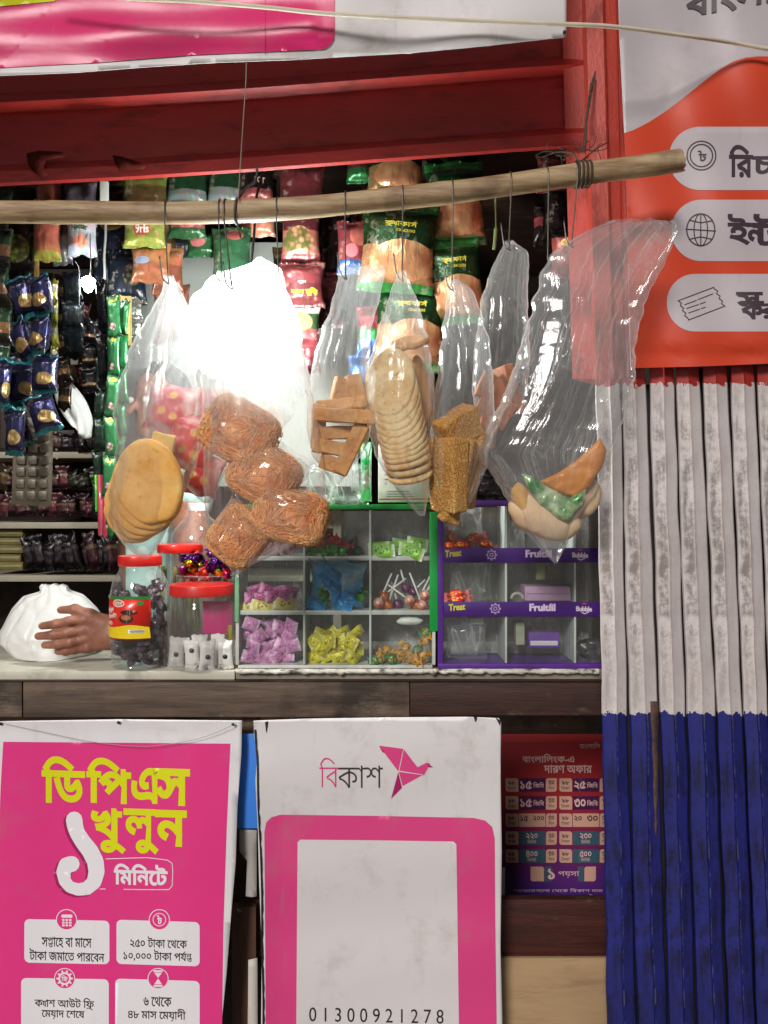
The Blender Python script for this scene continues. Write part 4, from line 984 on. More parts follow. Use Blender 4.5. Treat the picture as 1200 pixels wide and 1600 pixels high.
strip('front strip of shiny purple and teal foil sachets at the left', [70, 60, 66, 74, 62], 432, 676, 4, 46, 1.86, BL, T=.021, tw=22, yw=50, pic=[(.66, .36, .3, .16, '#d8b050', '#8a6a34', 60.0)])
strip('second strip of purple foil sachets behind the front strip at the left', [34, 42, 30, 36, 22], 432, 700, 4, 46, 1.90, BL, T=.019, tw=22, yw=50, pic=[(.66, .36, .3, .16, '#d8b050', '#8a6a34', 60.0)])
strip('short strip of purple foil sachets at the far left edge', [-4, 2, 12, 24, 26], 560, 712, 2, 30, 1.84, BL, T=.019, tw=22, yw=50, pic=[(.66, .36, .3, .16, '#d8b050', '#8a6a34', 60.0)])
strip('dim strip of orange and green sachets cut by the left edge', [4, 2, 0], 300, 600, 5, 34, 1.98, [(0, '#2a2018'), (.3, '#8a5a24'), (.6, '#2a4a2c')], T=.01, foilness=.3)
strip('thin strip of yellow and white sachets beside the purple sachets', [84, 86, 84], 438, 575, 4, 13, 1.96, [(0, '#d8cc2a'), (.5, '#e0dcc0'), (.8, '#c8b81e')], T=.006)
GR = [(0, '#0b5a2a'), (.06, '#128a44'), (.75, '#109048'), (.94, '#0b5a2a')]
strip('bright green strip of long sachets with small flower pictures', [178, 177, 172, 168], 462, 838, 6, 21, 1.88, GR, T=.006, pic=[(.4, .24, .26, .10, '#e0b8b0', '#2a1a1a', 110.0), (.5, .88, .3, .05, '#d8d82a', '#c8c01e', 20.0)], foilness=.3)
strip('second bright green strip of sachets hanging just right of the first', [194, 192, 186, 182], 470, 840, 7, 16, 1.90, GR, T=.006, foilness=.35)
strip('dark green strip of sachets left of the bright green ones', [156, 155, 152], 560, 800, 5, 17, 1.92, [(0, '#0c2c1c'), (.5, '#123a26')], T=.005, foilness=.3)
strip('glossy black strip of sachets below the small glaring lamp', [146, 142, 140], 500, 614, 3, 28, 1.92, [(0, '#121014'), (.3, '#b8884a'), (.4, '#141216')], T=.007, foilness=.3)
strip('shiny black strip packet hung left of the green strips', [160, 160, 163], 440, 596, 2, 20, 1.90, [(0, '#0c0c10'), (.5, '#141418')], T=.006, foilness=.5, rough=.15)
strip('black strip of sachets hanging left of the small glaring lamp', [112, 114, 116], 425, 560, 3, 34, 1.99, [(0, '#101a20'), (.5, '#142028')], T=.006, foilness=.4)
strip('silvery strip of sachets right of the green strips', [212, 210, 206], 466, 560, 3, 24, 1.97, [(0, '#b9c0bc'), (.5, '#8a948e'), (.8, '#c6ccc8')], T=.006, foilness=.8)
o = carton(188, 462, 205, 540, 1.955, .008, '#8c7a44', 'narrow tan card hanging between green and silvery strips', 'card', 'hanging_card', (.5, .8, '#a8955a'))
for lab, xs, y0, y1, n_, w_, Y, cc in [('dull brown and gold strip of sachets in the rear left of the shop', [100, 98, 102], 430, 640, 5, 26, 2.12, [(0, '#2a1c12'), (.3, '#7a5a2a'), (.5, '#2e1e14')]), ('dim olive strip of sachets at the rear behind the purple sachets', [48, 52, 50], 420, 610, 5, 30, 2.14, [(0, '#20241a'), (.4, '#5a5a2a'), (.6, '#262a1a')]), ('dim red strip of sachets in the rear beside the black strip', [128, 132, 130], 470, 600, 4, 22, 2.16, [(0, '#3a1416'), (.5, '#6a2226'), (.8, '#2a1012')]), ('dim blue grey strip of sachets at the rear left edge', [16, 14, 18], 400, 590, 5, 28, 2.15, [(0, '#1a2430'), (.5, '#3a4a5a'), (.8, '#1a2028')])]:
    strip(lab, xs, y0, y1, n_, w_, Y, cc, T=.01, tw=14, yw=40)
rs = random.Random(11)
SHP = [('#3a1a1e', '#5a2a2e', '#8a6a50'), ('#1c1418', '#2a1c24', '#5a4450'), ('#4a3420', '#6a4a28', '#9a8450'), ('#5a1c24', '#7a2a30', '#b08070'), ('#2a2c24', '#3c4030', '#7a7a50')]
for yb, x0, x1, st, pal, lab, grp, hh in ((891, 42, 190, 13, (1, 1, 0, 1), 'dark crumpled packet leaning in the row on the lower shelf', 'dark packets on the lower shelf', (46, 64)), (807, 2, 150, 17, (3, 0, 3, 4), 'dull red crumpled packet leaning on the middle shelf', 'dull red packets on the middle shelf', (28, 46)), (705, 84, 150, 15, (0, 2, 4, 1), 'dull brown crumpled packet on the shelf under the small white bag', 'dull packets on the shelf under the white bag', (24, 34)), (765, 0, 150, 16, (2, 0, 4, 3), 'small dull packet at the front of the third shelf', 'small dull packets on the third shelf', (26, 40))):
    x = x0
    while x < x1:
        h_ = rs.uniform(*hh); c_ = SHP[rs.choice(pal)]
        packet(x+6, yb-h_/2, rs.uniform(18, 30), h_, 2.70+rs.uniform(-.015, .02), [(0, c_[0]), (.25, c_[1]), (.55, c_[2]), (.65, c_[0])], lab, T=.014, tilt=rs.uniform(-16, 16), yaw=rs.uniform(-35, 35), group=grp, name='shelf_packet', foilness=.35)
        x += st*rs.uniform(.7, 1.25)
# red tubes and light green straws under the green strip
for k, (x0, y0, x1, y1, h, lab) in enumerate([(157, 742, 158, 838, '#b04a5a', 'rosy plastic tube hanging left under the green strip'), (166, 745, 165, 840, '#a83c4e', 'rosy plastic tube hanging right under the green strip'), (150, 742, 151, 800, '#5cb83a', 'light green straw hanging left of the rosy tubes'), (174, 742, 171, 782, '#62c03c', 'light green straw hanging right of the rosy tubes')]):
    r = .0075 if k < 2 else .004
    o = tube('plastic_tube' if k < 2 else 'straw', [P(x0, y0, 1.885), P((x0+x1)/2+.5, (y0+y1)/2, 1.885), P(x1, y1-4, 1.885), P(x1, y1, 1.885)], [r, r, r, r*.5], mat('tube_'+h[1:], h, .25, .2, 40, .1, coat=.5), None, 12); tag(o, lab, 'tube' if k < 2 else 'straw')
# blister card with rows of pills
def blister():
    t = thing('blister_card', 'large grey brown card of small packs hanging under the purple sachets', 'card', P(52, 790, 1.95))
    V = [P(22, 652, 1.95), P(84, 652, 1.955), P(80, 792, 1.945), P(18, 788, 1.94)]
    o = mk('card_sheet', V, [(0, 3, 2, 1)], mat('card_grey', '#6d6252', .7, .3, 10, .2, 40, dirt='#3a2c24', dirtamt=.5), t); md = o.modifiers.new('t', 'SOLIDIFY'); md.thickness = .0015
    o = mk('card_header', [P(26, 653, 1.9475), P(84, 653, 1.9525), P(83, 668, 1.9515), P(25, 668, 1.9465)], [(0, 3, 2, 1)], mat('card_pale', '#a59a86', .7, .15, 10, .2), t); md = o.modifiers.new('t', 'SOLIDIFY'); md.thickness = .0008
    mb = mat('blister_pocket', '#5a5246', .35, .5, 60, .5, 90, metal=.4)
    for r in range(6):
        for c in range(3):
            bm = bmesh.new(); a = P(34+c*18-r*.6, 682+r*18.5, 1.943); bm_box(bm, a, (px2m(14, 1.94), .008, px2m(14, 1.94)), bev=.004); mkbm('pocket', bm, mb, t)
    bm = bmesh.new()
    for k in range(7): bm_box(bm, P(86+.7*k, 662+k*13.5, 1.95), (.004, .004, .006), bev=.001)
    mkbm('torn_edge', bm, mat('card_pale', '#a59a86'), t)
blister()

# ================================================================== LAMPS INSIDE
def emis(name, col, st):
    g = N(name); return g.done(g.n('Emission', {'Color': col, 'Strength': st}).outputs[0])
BULB = P(392, 500, 1.708)
def bulb():
    t = thing('light_bulb', 'glaring white light bulb hanging behind the big noodle bag', 'lamp', BULB)
    r = .034
    prof = [(.0005, -r)]+[(r*math.cos(R(a)), r*math.sin(R(a))) for a in range(-80, 50, 10)]+[(.018, .036), (.0165, .048)]
    lathe('glass_globe', BULB.x, BULB.y, [(q, BULB.z+z) for q, z in prof], emis('bulb_glow', (.93, 1, .99, 1), 470), t, n=24)
    lathe('bulb_cap', BULB.x, BULB.y, [(.0166, BULB.z+.049), (.017, BULB.z+.075), (.02, BULB.z+.077), (.02, BULB.z+.11), (.006, BULB.z+.118)], mat('bulb_holder', '#d5d2c8', .4, .1, 8), t, n=24)
    tube('lamp_cord', smooth_pts([(BULB.x, BULB.y, BULB.z+.116), (BULB.x+.004, BULB.y+.02, BULB.z+.2), (BULB.x-.006, BULB.y+.12, BULB.z+.33), (BULB.x, BULB.y+.3, 2.30)], 6), .003, mat('cord_black', '#1c1a1a', .5), t, 6)
bulb()
def small_lamp():
    c = P(138, 444, 1.93)
    t = thing('small_lamp', 'small glaring lamp hung on two bright wires among the dark packets', 'lamp', c)
    lathe('lamp_globe', c.x, c.y, [(.0005, c.z-.022), (.007, c.z-.018), (.013, c.z-.008), (.018, c.z+.002), (.016, c.z+.012), (.009, c.z+.017), (.004, c.z+.020)], emis('small_lamp_glow', (.9, 1, 1, 1), 70), t, n=20)
    ms = mat('bright_wire', '#c9ccd0', .25, .1, metal=.9)
    tube('wire', smooth_pts([P(141, 430, 1.93), P(142, 410, 1.93), P(141, 386, 1.94), P(141, 366, 1.95)], 4), .0013, ms, t, 6)
    tube('wire', smooth_pts([P(117, 408, 1.93), P(123, 418, 1.93), P(124, 438, 1.93), P(124, 485, 1.93)], 4), .0013, ms, t, 6)
small_lamp()
a = P(158, 285, 1.99)
t = thing('light_fitting', 'narrow white fitting hanging down with a thin pale cable beside the dark navy packet', 'fitting', P(163, 520, 1.98))
box('fitting_tab', (P(157, 0, 1.99).x, 1.985, P(0, 330, 1.99).z), (P(170, 0, 1.99).x, 1.992, P(0, 284, 1.99).z), mat('fitting_white', '#d9d9cf', .5, .1, 8), t)
tube('pale_cable', smooth_pts([P(164, 330, 1.985), P(165, 365, 1.98), P(163, 400, 1.975), P(164, 430, 1.97), P(161, 470, 1.97), P(160, 520, 1.97)], 6), .0032, mat('cable_pale', '#8a8b84', .4, .1), t, 6)
# ================================================================== ON THE COUNTER
ZC = P(0, 1050, 1.70).z          # counter top
PET = film('clear_plastic_jar', haze=.05, edge=.5, rough=.05, crease=.05, bs=.10, gl=1.0, uvw=False)
# organic shapes: a smooth union of tapered limbs, meshed on a grid whose lines are closer where detail is needed
def surface_nets(Fv, xs, ys, zs):
    ax = [np.asarray(xs), np.asarray(ys), np.asarray(zs)]; sh = np.array(Fv.shape)
    acc = np.zeros(tuple(sh-1)+(3,)); cnt = np.zeros(tuple(sh-1)); ed = []
    for d in range(3):
        s0 = [slice(None)]*3; s1 = [slice(None)]*3; s0[d] = slice(0, -1); s1[d] = slice(1, None)
        a = Fv[tuple(s0)]; b = Fv[tuple(s1)]; idx = np.argwhere((a < 0) != (b < 0))
        va = a[tuple(idx.T)]; vb = b[tuple(idx.T)]; t = va/(va-vb)
        pos = np.stack([ax[k][idx[:, k]] for k in range(3)], 1); pos[:, d] += t*(ax[d][idx[:, d]+1]-ax[d][idx[:, d]])
        o1, o2 = [(1, 2), (2, 0), (0, 1)][d]
        cells = []
        for q, r in ((0, 0), (1, 0), (1, 1), (0, 1)):
            c = idx.copy(); c[:, o1] -= 1-q; c[:, o2] -= 1-r
            ok = (c[:, o1] >= 0) & (c[:, o2] >= 0) & (c[:, o1] < sh[o1]-1) & (c[:, o2] < sh[o2]-1)
            cells.append((c, ok)); cc = c[ok]
            np.add.at(acc, tuple(cc.T), pos[ok]); np.add.at(cnt, tuple(cc.T), 1)
        ok = cells[0][1] & cells[1][1] & cells[2][1] & cells[3][1]
        ed.append(([c[ok] for c, _ in cells], (va < 0)[ok]))
    act = np.argwhere(cnt > 0); vid = -np.ones(tuple(sh-1), dtype=int); vid[tuple(act.T)] = np.arange(len(act))
    V = acc[tuple(act.T)]/cnt[tuple(act.T)][:, None]; F = []
    for cs, neg in ed:
        q = np.stack([vid[tuple(c.T)] for c in cs], 1)
        q[~neg] = q[~neg][:, ::-1]
        F.append(q)
    return V, np.concatenate(F)
def grid_axis(lo, hi, step, fine):
    o = [lo]
    while o[-1] < hi:
        x = o[-1]; s = step
        for a, b, f in fine:
            dist = max(a-x, x-b, 0)
            s = min(s, f+dist*.12)
        o.append(x+s)
    return np.array(o)
def cone_d(X, a, b, r1, r2):
    a = np.array(a); b = np.array(b); ab = b-a; L2 = (ab*ab).sum()+1e-12
    t = np.clip(((X[0]-a[0])*ab[0]+(X[1]-a[1])*ab[1]+(X[2]-a[2])*ab[2])/L2, 0, 1)
    return np.sqrt((X[0]-a[0]-t*ab[0])**2+(X[1]-a[1]-t*ab[1])**2+(X[2]-a[2]-t*ab[2])**2)-(r1+(r2-r1)*t)
def ell_d(X, c, r):
    q = np.sqrt(((X[0]-c[0])/r[0])**2+((X[1]-c[1])/r[1])**2+((X[2]-c[2])/r[2])**2)
    return (q-1)*min(r)
def smin(a, b, k):
    h = np.clip(.5+.5*(b-a)/k, 0, 1); return b*(1-h)+a*h-k*h*(1-h)

# ---- white plastic bag with the hand on it
M_WBAG = None
def white_bag():
    global M_WBAG
    g = N('white_carrier'); ob = g.obj(); n1 = g.noise(g.obj((1, 1, .5)), 20, 4, .6, .6); n2 = g.noise(ob, 60, 4)
    vor = g.n('TexVoronoi', {'Vector': g.obj((1, 1, .6)), 'Scale': 14.0}, feature='DISTANCE_TO_EDGE').outputs[0]
    nr = g.bump(g.math('ADD', n1, g.math('ADD', g.math('MULTIPLY', g.ss(vor, 0, .15), .5), g.math('MULTIPLY', n2, .2))), .4, .008)
    p = g.princ(C('#ecebe6'), .35, nr, sss=.0)
    tr = g.n('BsdfTranslucent', {'Color': (.85, .85, .83, 1), 'Normal': nr}).outputs[0]
    M_WBAG = g.done(g.n('MixShader', {0: .25, 1: p.outputs[0], 2: tr}).outputs[0])
    Y = 1.93
    Lp = [(912, 68), (917, 63), (924, 66), (931, 40), (950, 22), (985, 3), (1000, 7), (1020, 33), (1034, 70), (1042, 112)]
    Rp = [(912, 92), (917, 104), (924, 106), (931, 128), (950, 148), (985, 168), (1000, 166), (1020, 150), (1034, 138), (1042, 116)]
    V, F = [], []; nt, na = 70, 84
    for j in range(nt+1):
        py = lerp(914, 1042, j/nt); xl, xr = interp(Lp, py), interp(Rp, py); cx, hw = (xl+xr)/2, (xr-xl)/2
        t = j/nt; dep = .115*math.sin(min(1, (t+.04)*1.25)*PI*.5)**.8*(1 if t < .85 else math.sqrt(max(0, 1-((t-.85)/.15)**2))*.75+.25)
        for i in range(na):
            a = 2*PI*i/na; f = mn.noise(Vector((math.cos(a)*2.2, math.sin(a)*2.2, t*3+2))); rg = 1-abs(mn.noise(Vector((math.cos(a)*4+t, math.sin(a)*4, t*5))))*2
            top = max(0, 1-t*3.2)
            k = 1+.07*f+.06*rg*(.5+top)+.16*top*math.sin(a*9+f*4)
            c = P(cx+hw*math.cos(a)*(1+.03*f+.05*top*math.sin(a*9)), py+top*6*mn.noise(Vector((a*2, 1, 1))), Y)
            V.append((c.x, Y-dep*math.sin(a)*k, c.z))
    V = [(x, y, max(z, ZC+.0015+.004*max(0, mn.noise(Vector((x*30, y*30, 0)))))) for x, y, z in V]
    for j in range(nt):
        for i in range(na):
            i2 = (i+1) % na; F.append((j*na+i, (j+1)*na+i, (j+1)*na+i2, j*na+i2))
    F.append(tuple(range(na))); F.append(tuple(range(nt*na, nt*na+na))[::-1])
    o = mk('white_bag', V, F, M_WBAG); tag(o, 'full knotted white plastic bag on the counter under a hand', 'bag')
white_bag()
def draped_bag():
    V, F = [], []; nt, na = 26, 40
    for j in range(nt+1):
        t = j/nt
        for i in range(na):
            a = 2*PI*i/na; w_ = (16+20*math.sin(t*PI)**.7)*(1 if t < .97 else .5); cx = lerp(98, 128, t**.8); py = lerp(596, 676, t)
            k = 1+.14*math.sin(a*5+t*3)+.1*mn.noise(Vector((math.cos(a)*3, math.sin(a)*3, t*4)))
            c = P(cx+w_*.62*math.cos(a)*k, py+10*math.cos(a)*t, 2.2); V.append((c.x, 2.2-.035*math.sin(a)*k, c.z))
    for j in range(nt):
        for i in range(na): i2 = (i+1) % na; F.append((j*na+i, (j+1)*na+i, (j+1)*na+i2, j*na+i2))
    F.append(tuple(range(na))); F.append(tuple(range(nt*na, nt*na+na))[::-1])
    o = mk('white_bag', V, F, M_WBAG); tag(o, 'small crumpled white bag hanging between the purple sachets and the green strips', 'bag')
draped_bag()

# ---- the shopkeeper: near arm reaching left round the bag, trunk behind the jars
def person():
    YH = 1.775
    t = thing('person', 'person in pale teal shirt behind the jars resting a hand on the white bag', 'person', (P(250, 0, 2.3).x, 2.3, .30))
    g = N('brown_skin'); ob = g.obj(); n1 = g.noise(ob, 24, 5, .6); n2 = g.noise(ob, 160, 4, .6)
    c = g.ramp(n1, [(.35, C('#825240')), (.65, C('#a3705a'))])
    M_SKIN = g.done(g.princ(c, .48, g.bump(g.math('ADD', n2, g.math('MULTIPLY', n1, .6)), .25, .002), sss=.05, spec=.4).outputs[0])
    M_SKIN.node_tree.nodes['Principled BSDF'].inputs['Subsurface Radius'].default_value = (.012, .005, .003)
    q = lambda x, y, Y: np.array(P(x, y, Y))
    limbs = []   # (a, b, r1, r2, blend)
    def finger(pts, rad, k=.006):
        for i in range(len(pts)-1): limbs.append((q(*pts[i]), q(*pts[i+1]), rad[i], rad[i+1], k))
    r = .0105
    finger([(132, 969, YH+.006), (108, 971, YH-.009), (88, 975, YH-.006), (66, 978, YH+.010)], [.0120, .0112, .0102, .0085])
    finger([(133, 985, YH+.004), (106, 989, YH-.012), (84, 992, YH-.008), (60, 994, YH+.010)], [.0122, .0116, .0104, .0088])
    finger([(135, 999, YH+.005), (110, 1004, YH-.010), (90, 1007, YH-.005), (70, 1008, YH+.011)], [.0118, .0110, .0100, .0084])
    finger([(138, 1011, YH+.009), (117, 1015, YH-.003), (103, 1018, YH+.002), (90, 1018, YH+.013)], [.0106, .0098, .0088, .0074])
    finger([(160, 975, YH+.010), (141, 961, YH+.004), (117, 952, YH+.004), (95, 953, YH+.016)], [.017, .0135, .0112, .0085], .008)
    hand = len(limbs)
    # back of the hand
    for (x, y, yy) in ((134, 969, .006), (135, 985, .003), (137, 999, .005), (140, 1011, .010)):
        limbs.append((q(178, 985+(y-990)*.55, YH+.014), q(x, y, YH+yy), .0190, .0130, .014))
    limbs.append((q(160, 978, YH+.012), q(145, 968, YH+.008), .018, .014, .012))
    limbs.append((q(152, 990, YH+.010), q(168, 1000, YH+.014), .019, .021, .014))
    # knuckles and tendons
    for x, y in ((131, 969), (131, 985), (133, 999), (137, 1011)): limbs.append((q(x, y, YH-.0025), q(x-2, y, YH-.002), .0098, .0095, .006))
    EL = q(312, 985, 2.02); SH = q(292, 742, 2.26)
    limbs.append((q(176, 993, YH+.016), q(205, 996, YH+.03), .0255, .029, .015))
    limbs.append((q(205, 996, YH+.03), EL, .030, .044, .015)); limbs.append((EL, SH, .046, .056, .02))
    TC = q(252, 860, 2.30)
    NK = q(250, 735, 2.30); HD = q(252, 640, 2.28)
    lo = np.array([q(50, 0, YH)[0]-.03, 1.73, .55]); hi = np.array([q(345, 0, 2.3)[0]+.05, 2.50, q(0, 560, 2.3)[2]+.05])
    xs = grid_axis(lo[0], hi[0], .013, [(lo[0], q(182, 0, YH)[0], .0021)])
    ys = grid_axis(lo[1], hi[1], .013, [(lo[1], 1.81, .0022)])
    zs = grid_axis(lo[2], hi[2], .013, [(q(0, 1032, YH)[2], q(0, 940, YH)[2], .0021)])
    X = np.meshgrid(xs, ys, zs, indexing='ij')
    D = None
    for a, b, r1, r2, k in limbs:
        dd = cone_d(X, a, b, r1, r2); D = dd if D is None else smin(dd, D, k)
    body = ell_d(X, TC, (.125, .10, .24)); body = smin(body, cone_d(X, TC+np.array([0, 0, .16]), NK, .09, .05), .05)
    body = smin(body, cone_d(X, NK, HD, .046, .05), .03)
    body = smin(body, ell_d(X, HD+np.array([0, 0, .02]), (.078, .09, .112)), .02)
    body = smin(body, ell_d(X, HD+np.array([-.012, -.03, -.06]), (.05, .055, .05)), .03)
    body = smin(body, cone_d(X, HD+np.array([-.05, -.072, .012]), HD+np.array([-.066, -.088, -.016]), .008, .012), .012)
    for s in (-1, 1): body = smin(body, ell_d(X, HD+np.array([.078*s*.72, .03-.05*s, 0]), (.012, .02, .03)), .008)
    body = smin(body, cone_d(X, q(228, 760, 2.36), q(226, 930, 2.36), .05, .04), .03)
    D = smin(D, body, .02)
    V, F = surface_nets(D, xs, ys, zs)
    mk('body', V, F, M_SKIN, t)
    # nails
    M_NAILS = mat('finger_nail', '#c79a8a', .3, .1, 40, .05)
    for x, y, Y, r_ in ((66, 977.3, YH+.003, .0062), (60, 993.3, YH+.003, .0064), (70, 1007.5, YH+.005, .006), (90, 1017.5, YH+.0075, .005), (95, 952, YH+.0095, .006)):
        c_ = P(x-1, y, Y-.0012); V, F = [], []
        for j in range(5):
            for i in range(7):
                u, v = i/6*2-1, j/4*2-1; rr = math.sqrt(max(0, 1-.6*v*v))
                V.append((c_.x+u*r_*1.2*(1 if u < 0 else 1), c_.y+.0028*v*v+.0016*u*u+.0006, c_.z+v*r_*.85*(1-.25*u*u)))
        for j in range(4):
            for i in range(6): F.append((j*7+i, j*7+i+1, j*7+i+8, j*7+i+7))
        o = mk('nail', V, F, M_NAILS, t); md = o.modifiers.new('t', 'SOLIDIFY'); md.thickness = .0008; md.offset = 0
    # shirt over the trunk, short sleeve over the shoulder
    xs = grid_axis(lo[0]+.1, hi[0]+.03, .011, []); ys = grid_axis(2.1, 2.52, .011, []); zs = grid_axis(.60, P(0, 720, 2.3).z, .011, [])
    X = np.meshgrid(xs, ys, zs, indexing='ij')
    D = ell_d(X, TC+np.array([-.01, -.005, 0]), (.142, .115, .27)); D = smin(D, cone_d(X, TC+np.array([0, 0, .15]), NK-np.array([0, 0, .03]), .105, .068), .05)
    D = smin(D, cone_d(X, SH, SH+(EL-SH)*.16, .070, .072), .03); D = smin(D, cone_d(X, q(228, 760, 2.36), q(226, 830, 2.36), .066, .062), .03)
    D = D+.006*np.sin(X[2]*38+X[0]*22)*np.sin(X[0]*31+X[1]*18)
    V, F = surface_nets(D, xs, ys, zs)
    g = N('teal_shirt'); ob = g.obj(); n1 = g.noise(ob, 10, 4); vo = g.n('TexVoronoi', {'Vector': ob, 'Scale': 17.0}, feature='F1')
    c = g.ramp(n1, [(.3, C('#7fa39c')), (.7, C('#a3c0b8'))]); c = g.mix(g.math('MULTIPLY', g.ss(vo.outputs[0], .34, .26), .5), c, C('#c9d6d0'))
    v2 = g.n('TexVoronoi', {'Vector': ob, 'Scale': 12.0}, feature='F1'); c = g.mix(g.ss(v2.outputs[0], .15, .11), c, C('#2c3c3e'))
    mk('shirt', V, F, g.done(g.princ(c, .85, g.bump(g.noise(ob, 90, 3), .2)).outputs[0]), t)
    # hair and eyes
    xs = grid_axis(HD[0]-.12, HD[0]+.12, .008, []); ys = grid_axis(HD[1]-.13, HD[1]+.13, .008, []); zs = grid_axis(HD[2]-.05, HD[2]+.17, .008, [])
    X = np.meshgrid(xs, ys, zs, indexing='ij')
    D = np.maximum(ell_d(X, HD+np.array([.004, .008, .028]), (.084, .096, .116)), -(X[2]-HD[2]-.03+(X[1]-HD[1])*.9+(X[0]-HD[0])*.5))
    D = D+.003*np.sin(X[0]*160+X[2]*60)
    V, F = surface_nets(D, xs, ys, zs); mk('hair', V, F, mat('black_hair', '#15100e', .5, .3, 90, .8, 200, stretch=(1, 1, .2)), t)
    for s in (-1, 1):
        bm = bmesh.new(); bmesh.ops.create_uvsphere(bm, u_segments=12, v_segments=8, radius=.011)
        for v in bm.verts: v.co += Vector(HD)+Vector((-.045+.026*s, -.072-.012*s, .018))
        mkbm('eye', bm, mat('eye_white', '#d8d0c8', .2, .02), t)
person()

# ---- jars
RED = mat('red_lid', '#d3261f', .35, .1, 20, .1, coat=.3)
def lid(cx, cy, r, z0, z1, parent, m=RED, name='lid'):
    n = 60; V, F = [], []; prof = [(r*.985, z0), (r, z0+.001), (r, z1-.003), (r*.985, z1-.0008), (r*.95, z1), (r*.9, z1-.001), (0.0005, z1-.001)]
    for q, z in prof:
        for k in range(n):
            rr = q+(.0007 if (k % 2 and q > r*.98) else 0); a = 2*PI*k/n; V.append((cx+rr*math.cos(a), cy+rr*math.sin(a), z))
    for i in range(len(prof)-1):
        for k in range(n): k2 = (k+1) % n; F.append((i*n+k, i*n+k2, (i+1)*n+k2, (i+1)*n+k))
    F.append(tuple(range(n))[::-1]); return mk(name, V, F, m, parent, sharp=40)
def jar(label, px0, px1, ytop, lidpx, Y, shape, cat='jar', lidm=RED, sq=.0, pet=PET):
    """shape: [(radius share, height share 0 bottom..1 under the lid)]"""
    c = P((px0+px1)/2, 0, Y); r = px2m(px1-px0, Y)/2; z0 = ZC+.0015; z1 = P(0, ytop+lidpx, Y).z; zt = P(0, ytop, Y).z
    t = thing('plastic_jar', label, cat, (c.x, Y, z0))
    lathe('jar_body', c.x, Y, [(r*a, lerp(z0, z1, b)) for a, b in shape], pet, t, n=56, sq=sq)
    lid(c.x, Y, r*shape[-1][0]*1.08, z1-.002, zt, t, lidm)
    return t, c, r, z0, z1
def blob(name, c, s, m, seed=0, nu=14, nv=9, amp=.25, parent=None, rot=None, sharp=None):
    V, F = [], []; Mx = (rot or Matrix.Identity(3))
    for j in range(nv+1):
        for i in range(nu):
            th = PI*j/nv; ph = 2*PI*i/nu; d_ = Vector((math.sin(th)*math.cos(ph), math.sin(th)*math.sin(ph), math.cos(th)))
            k = 1+amp*mn.noise(d_*1.6+Vector((seed*3.7, seed*1.3, 0)))+amp*.5*mn.noise(d_*4+Vector((seed, 3, 1)))
            V.append(Vector(c)+Mx @ Vector((d_.x*s[0]*k, d_.y*s[1]*k, d_.z*s[2]*k)))
    for j in range(nv):
        for i in range(nu): i2 = (i+1) % nu; F.append((j*nu+i, (j+1)*nu+i, (j+1)*nu+i2, j*nu+i2))
    return mk(name, V, F, m, parent, sharp=sharp)
def rrot(a=.6): return Euler((random.uniform(-a, a), random.uniform(-a, a), random.uniform(-PI, PI))).to_matrix()
def candy_mesh(m, size, seed, sachet=True):
    """one small wrapped sweet lying about its middle: pillow with pinched flared ends"""
    V, F = [], []; nu, nv = 12, 9
    L, W_, T = size
    for side in (1, -1):
        for j in range(nv+1):
            for i in range(nu+1):
                u, v = i/nu*2-1, j/nv*2-1; e = abs(u); pin = 1.0
                if not sachet: pin = 1 if e < .5 else (.25 if e < .66 else .25+(e-.66)*2.0)
                th = T*max(0, (1-min(1, (e/(.85 if sachet else .62))**4)))*max(0, 1-v*v)**.6
                wr = mn.noise(Vector((u*3+seed, v*3, side*2)))*T*.35+mn.noise(Vector((u*8+seed, v*7, side)))*T*.15
                V.append((u*L/2, v*W_/2*pin, side*(th+.0004)+wr*(1 if sachet else .7)))
    n = (nu+1)*(nv+1)
    for j in range(nv):
        for i in range(nu):
            a = j*(nu+1)+i; F.append((a, a+1, a+nu+2, a+nu+1)); F.append((n+a, n+a+nu+1, n+a+nu+2, n+a+1))
    me = bpy.data.meshes.new('candy'); me.from_pydata(V, [], F); me.materials.append(m); me.polygons.foreach_set('use_smooth', [True]*len(me.polygons)); me.update()
    return me
def scatter(name, label, cat, group, meshes, spots, a=.7):
    for k, (p, base) in enumerate(spots):
        o = bpy.data.objects.new(name, meshes[k % len(meshes)]); COL.objects.link(o); o.location = p
        o.rotation_euler = (base[0]+random.uniform(-a, a)*.6, base[1]+random.uniform(-a, a), base[2]+random.uniform(-a, a)); tag(o, label, cat, group)

SH_BOTTLE = [(.80, 0), (.93, .01), (.97, .03), (.93, .06), (.97, .10), (.94, .14), (.98, .19), (1, .25), (1, .70), (.97, .76), (.90, .83), (.78, .90), (.68, .95), (.66, .97), (.66, 1)]
t, c, r, z0, z1 = jar('tall red lidded jar with red yellow label full of dark wrapped sweets', 174, 264, 868, 14, 1.765, [(a if b < .8 else a*1.02, b) for a, b in SH_BOTTLE])
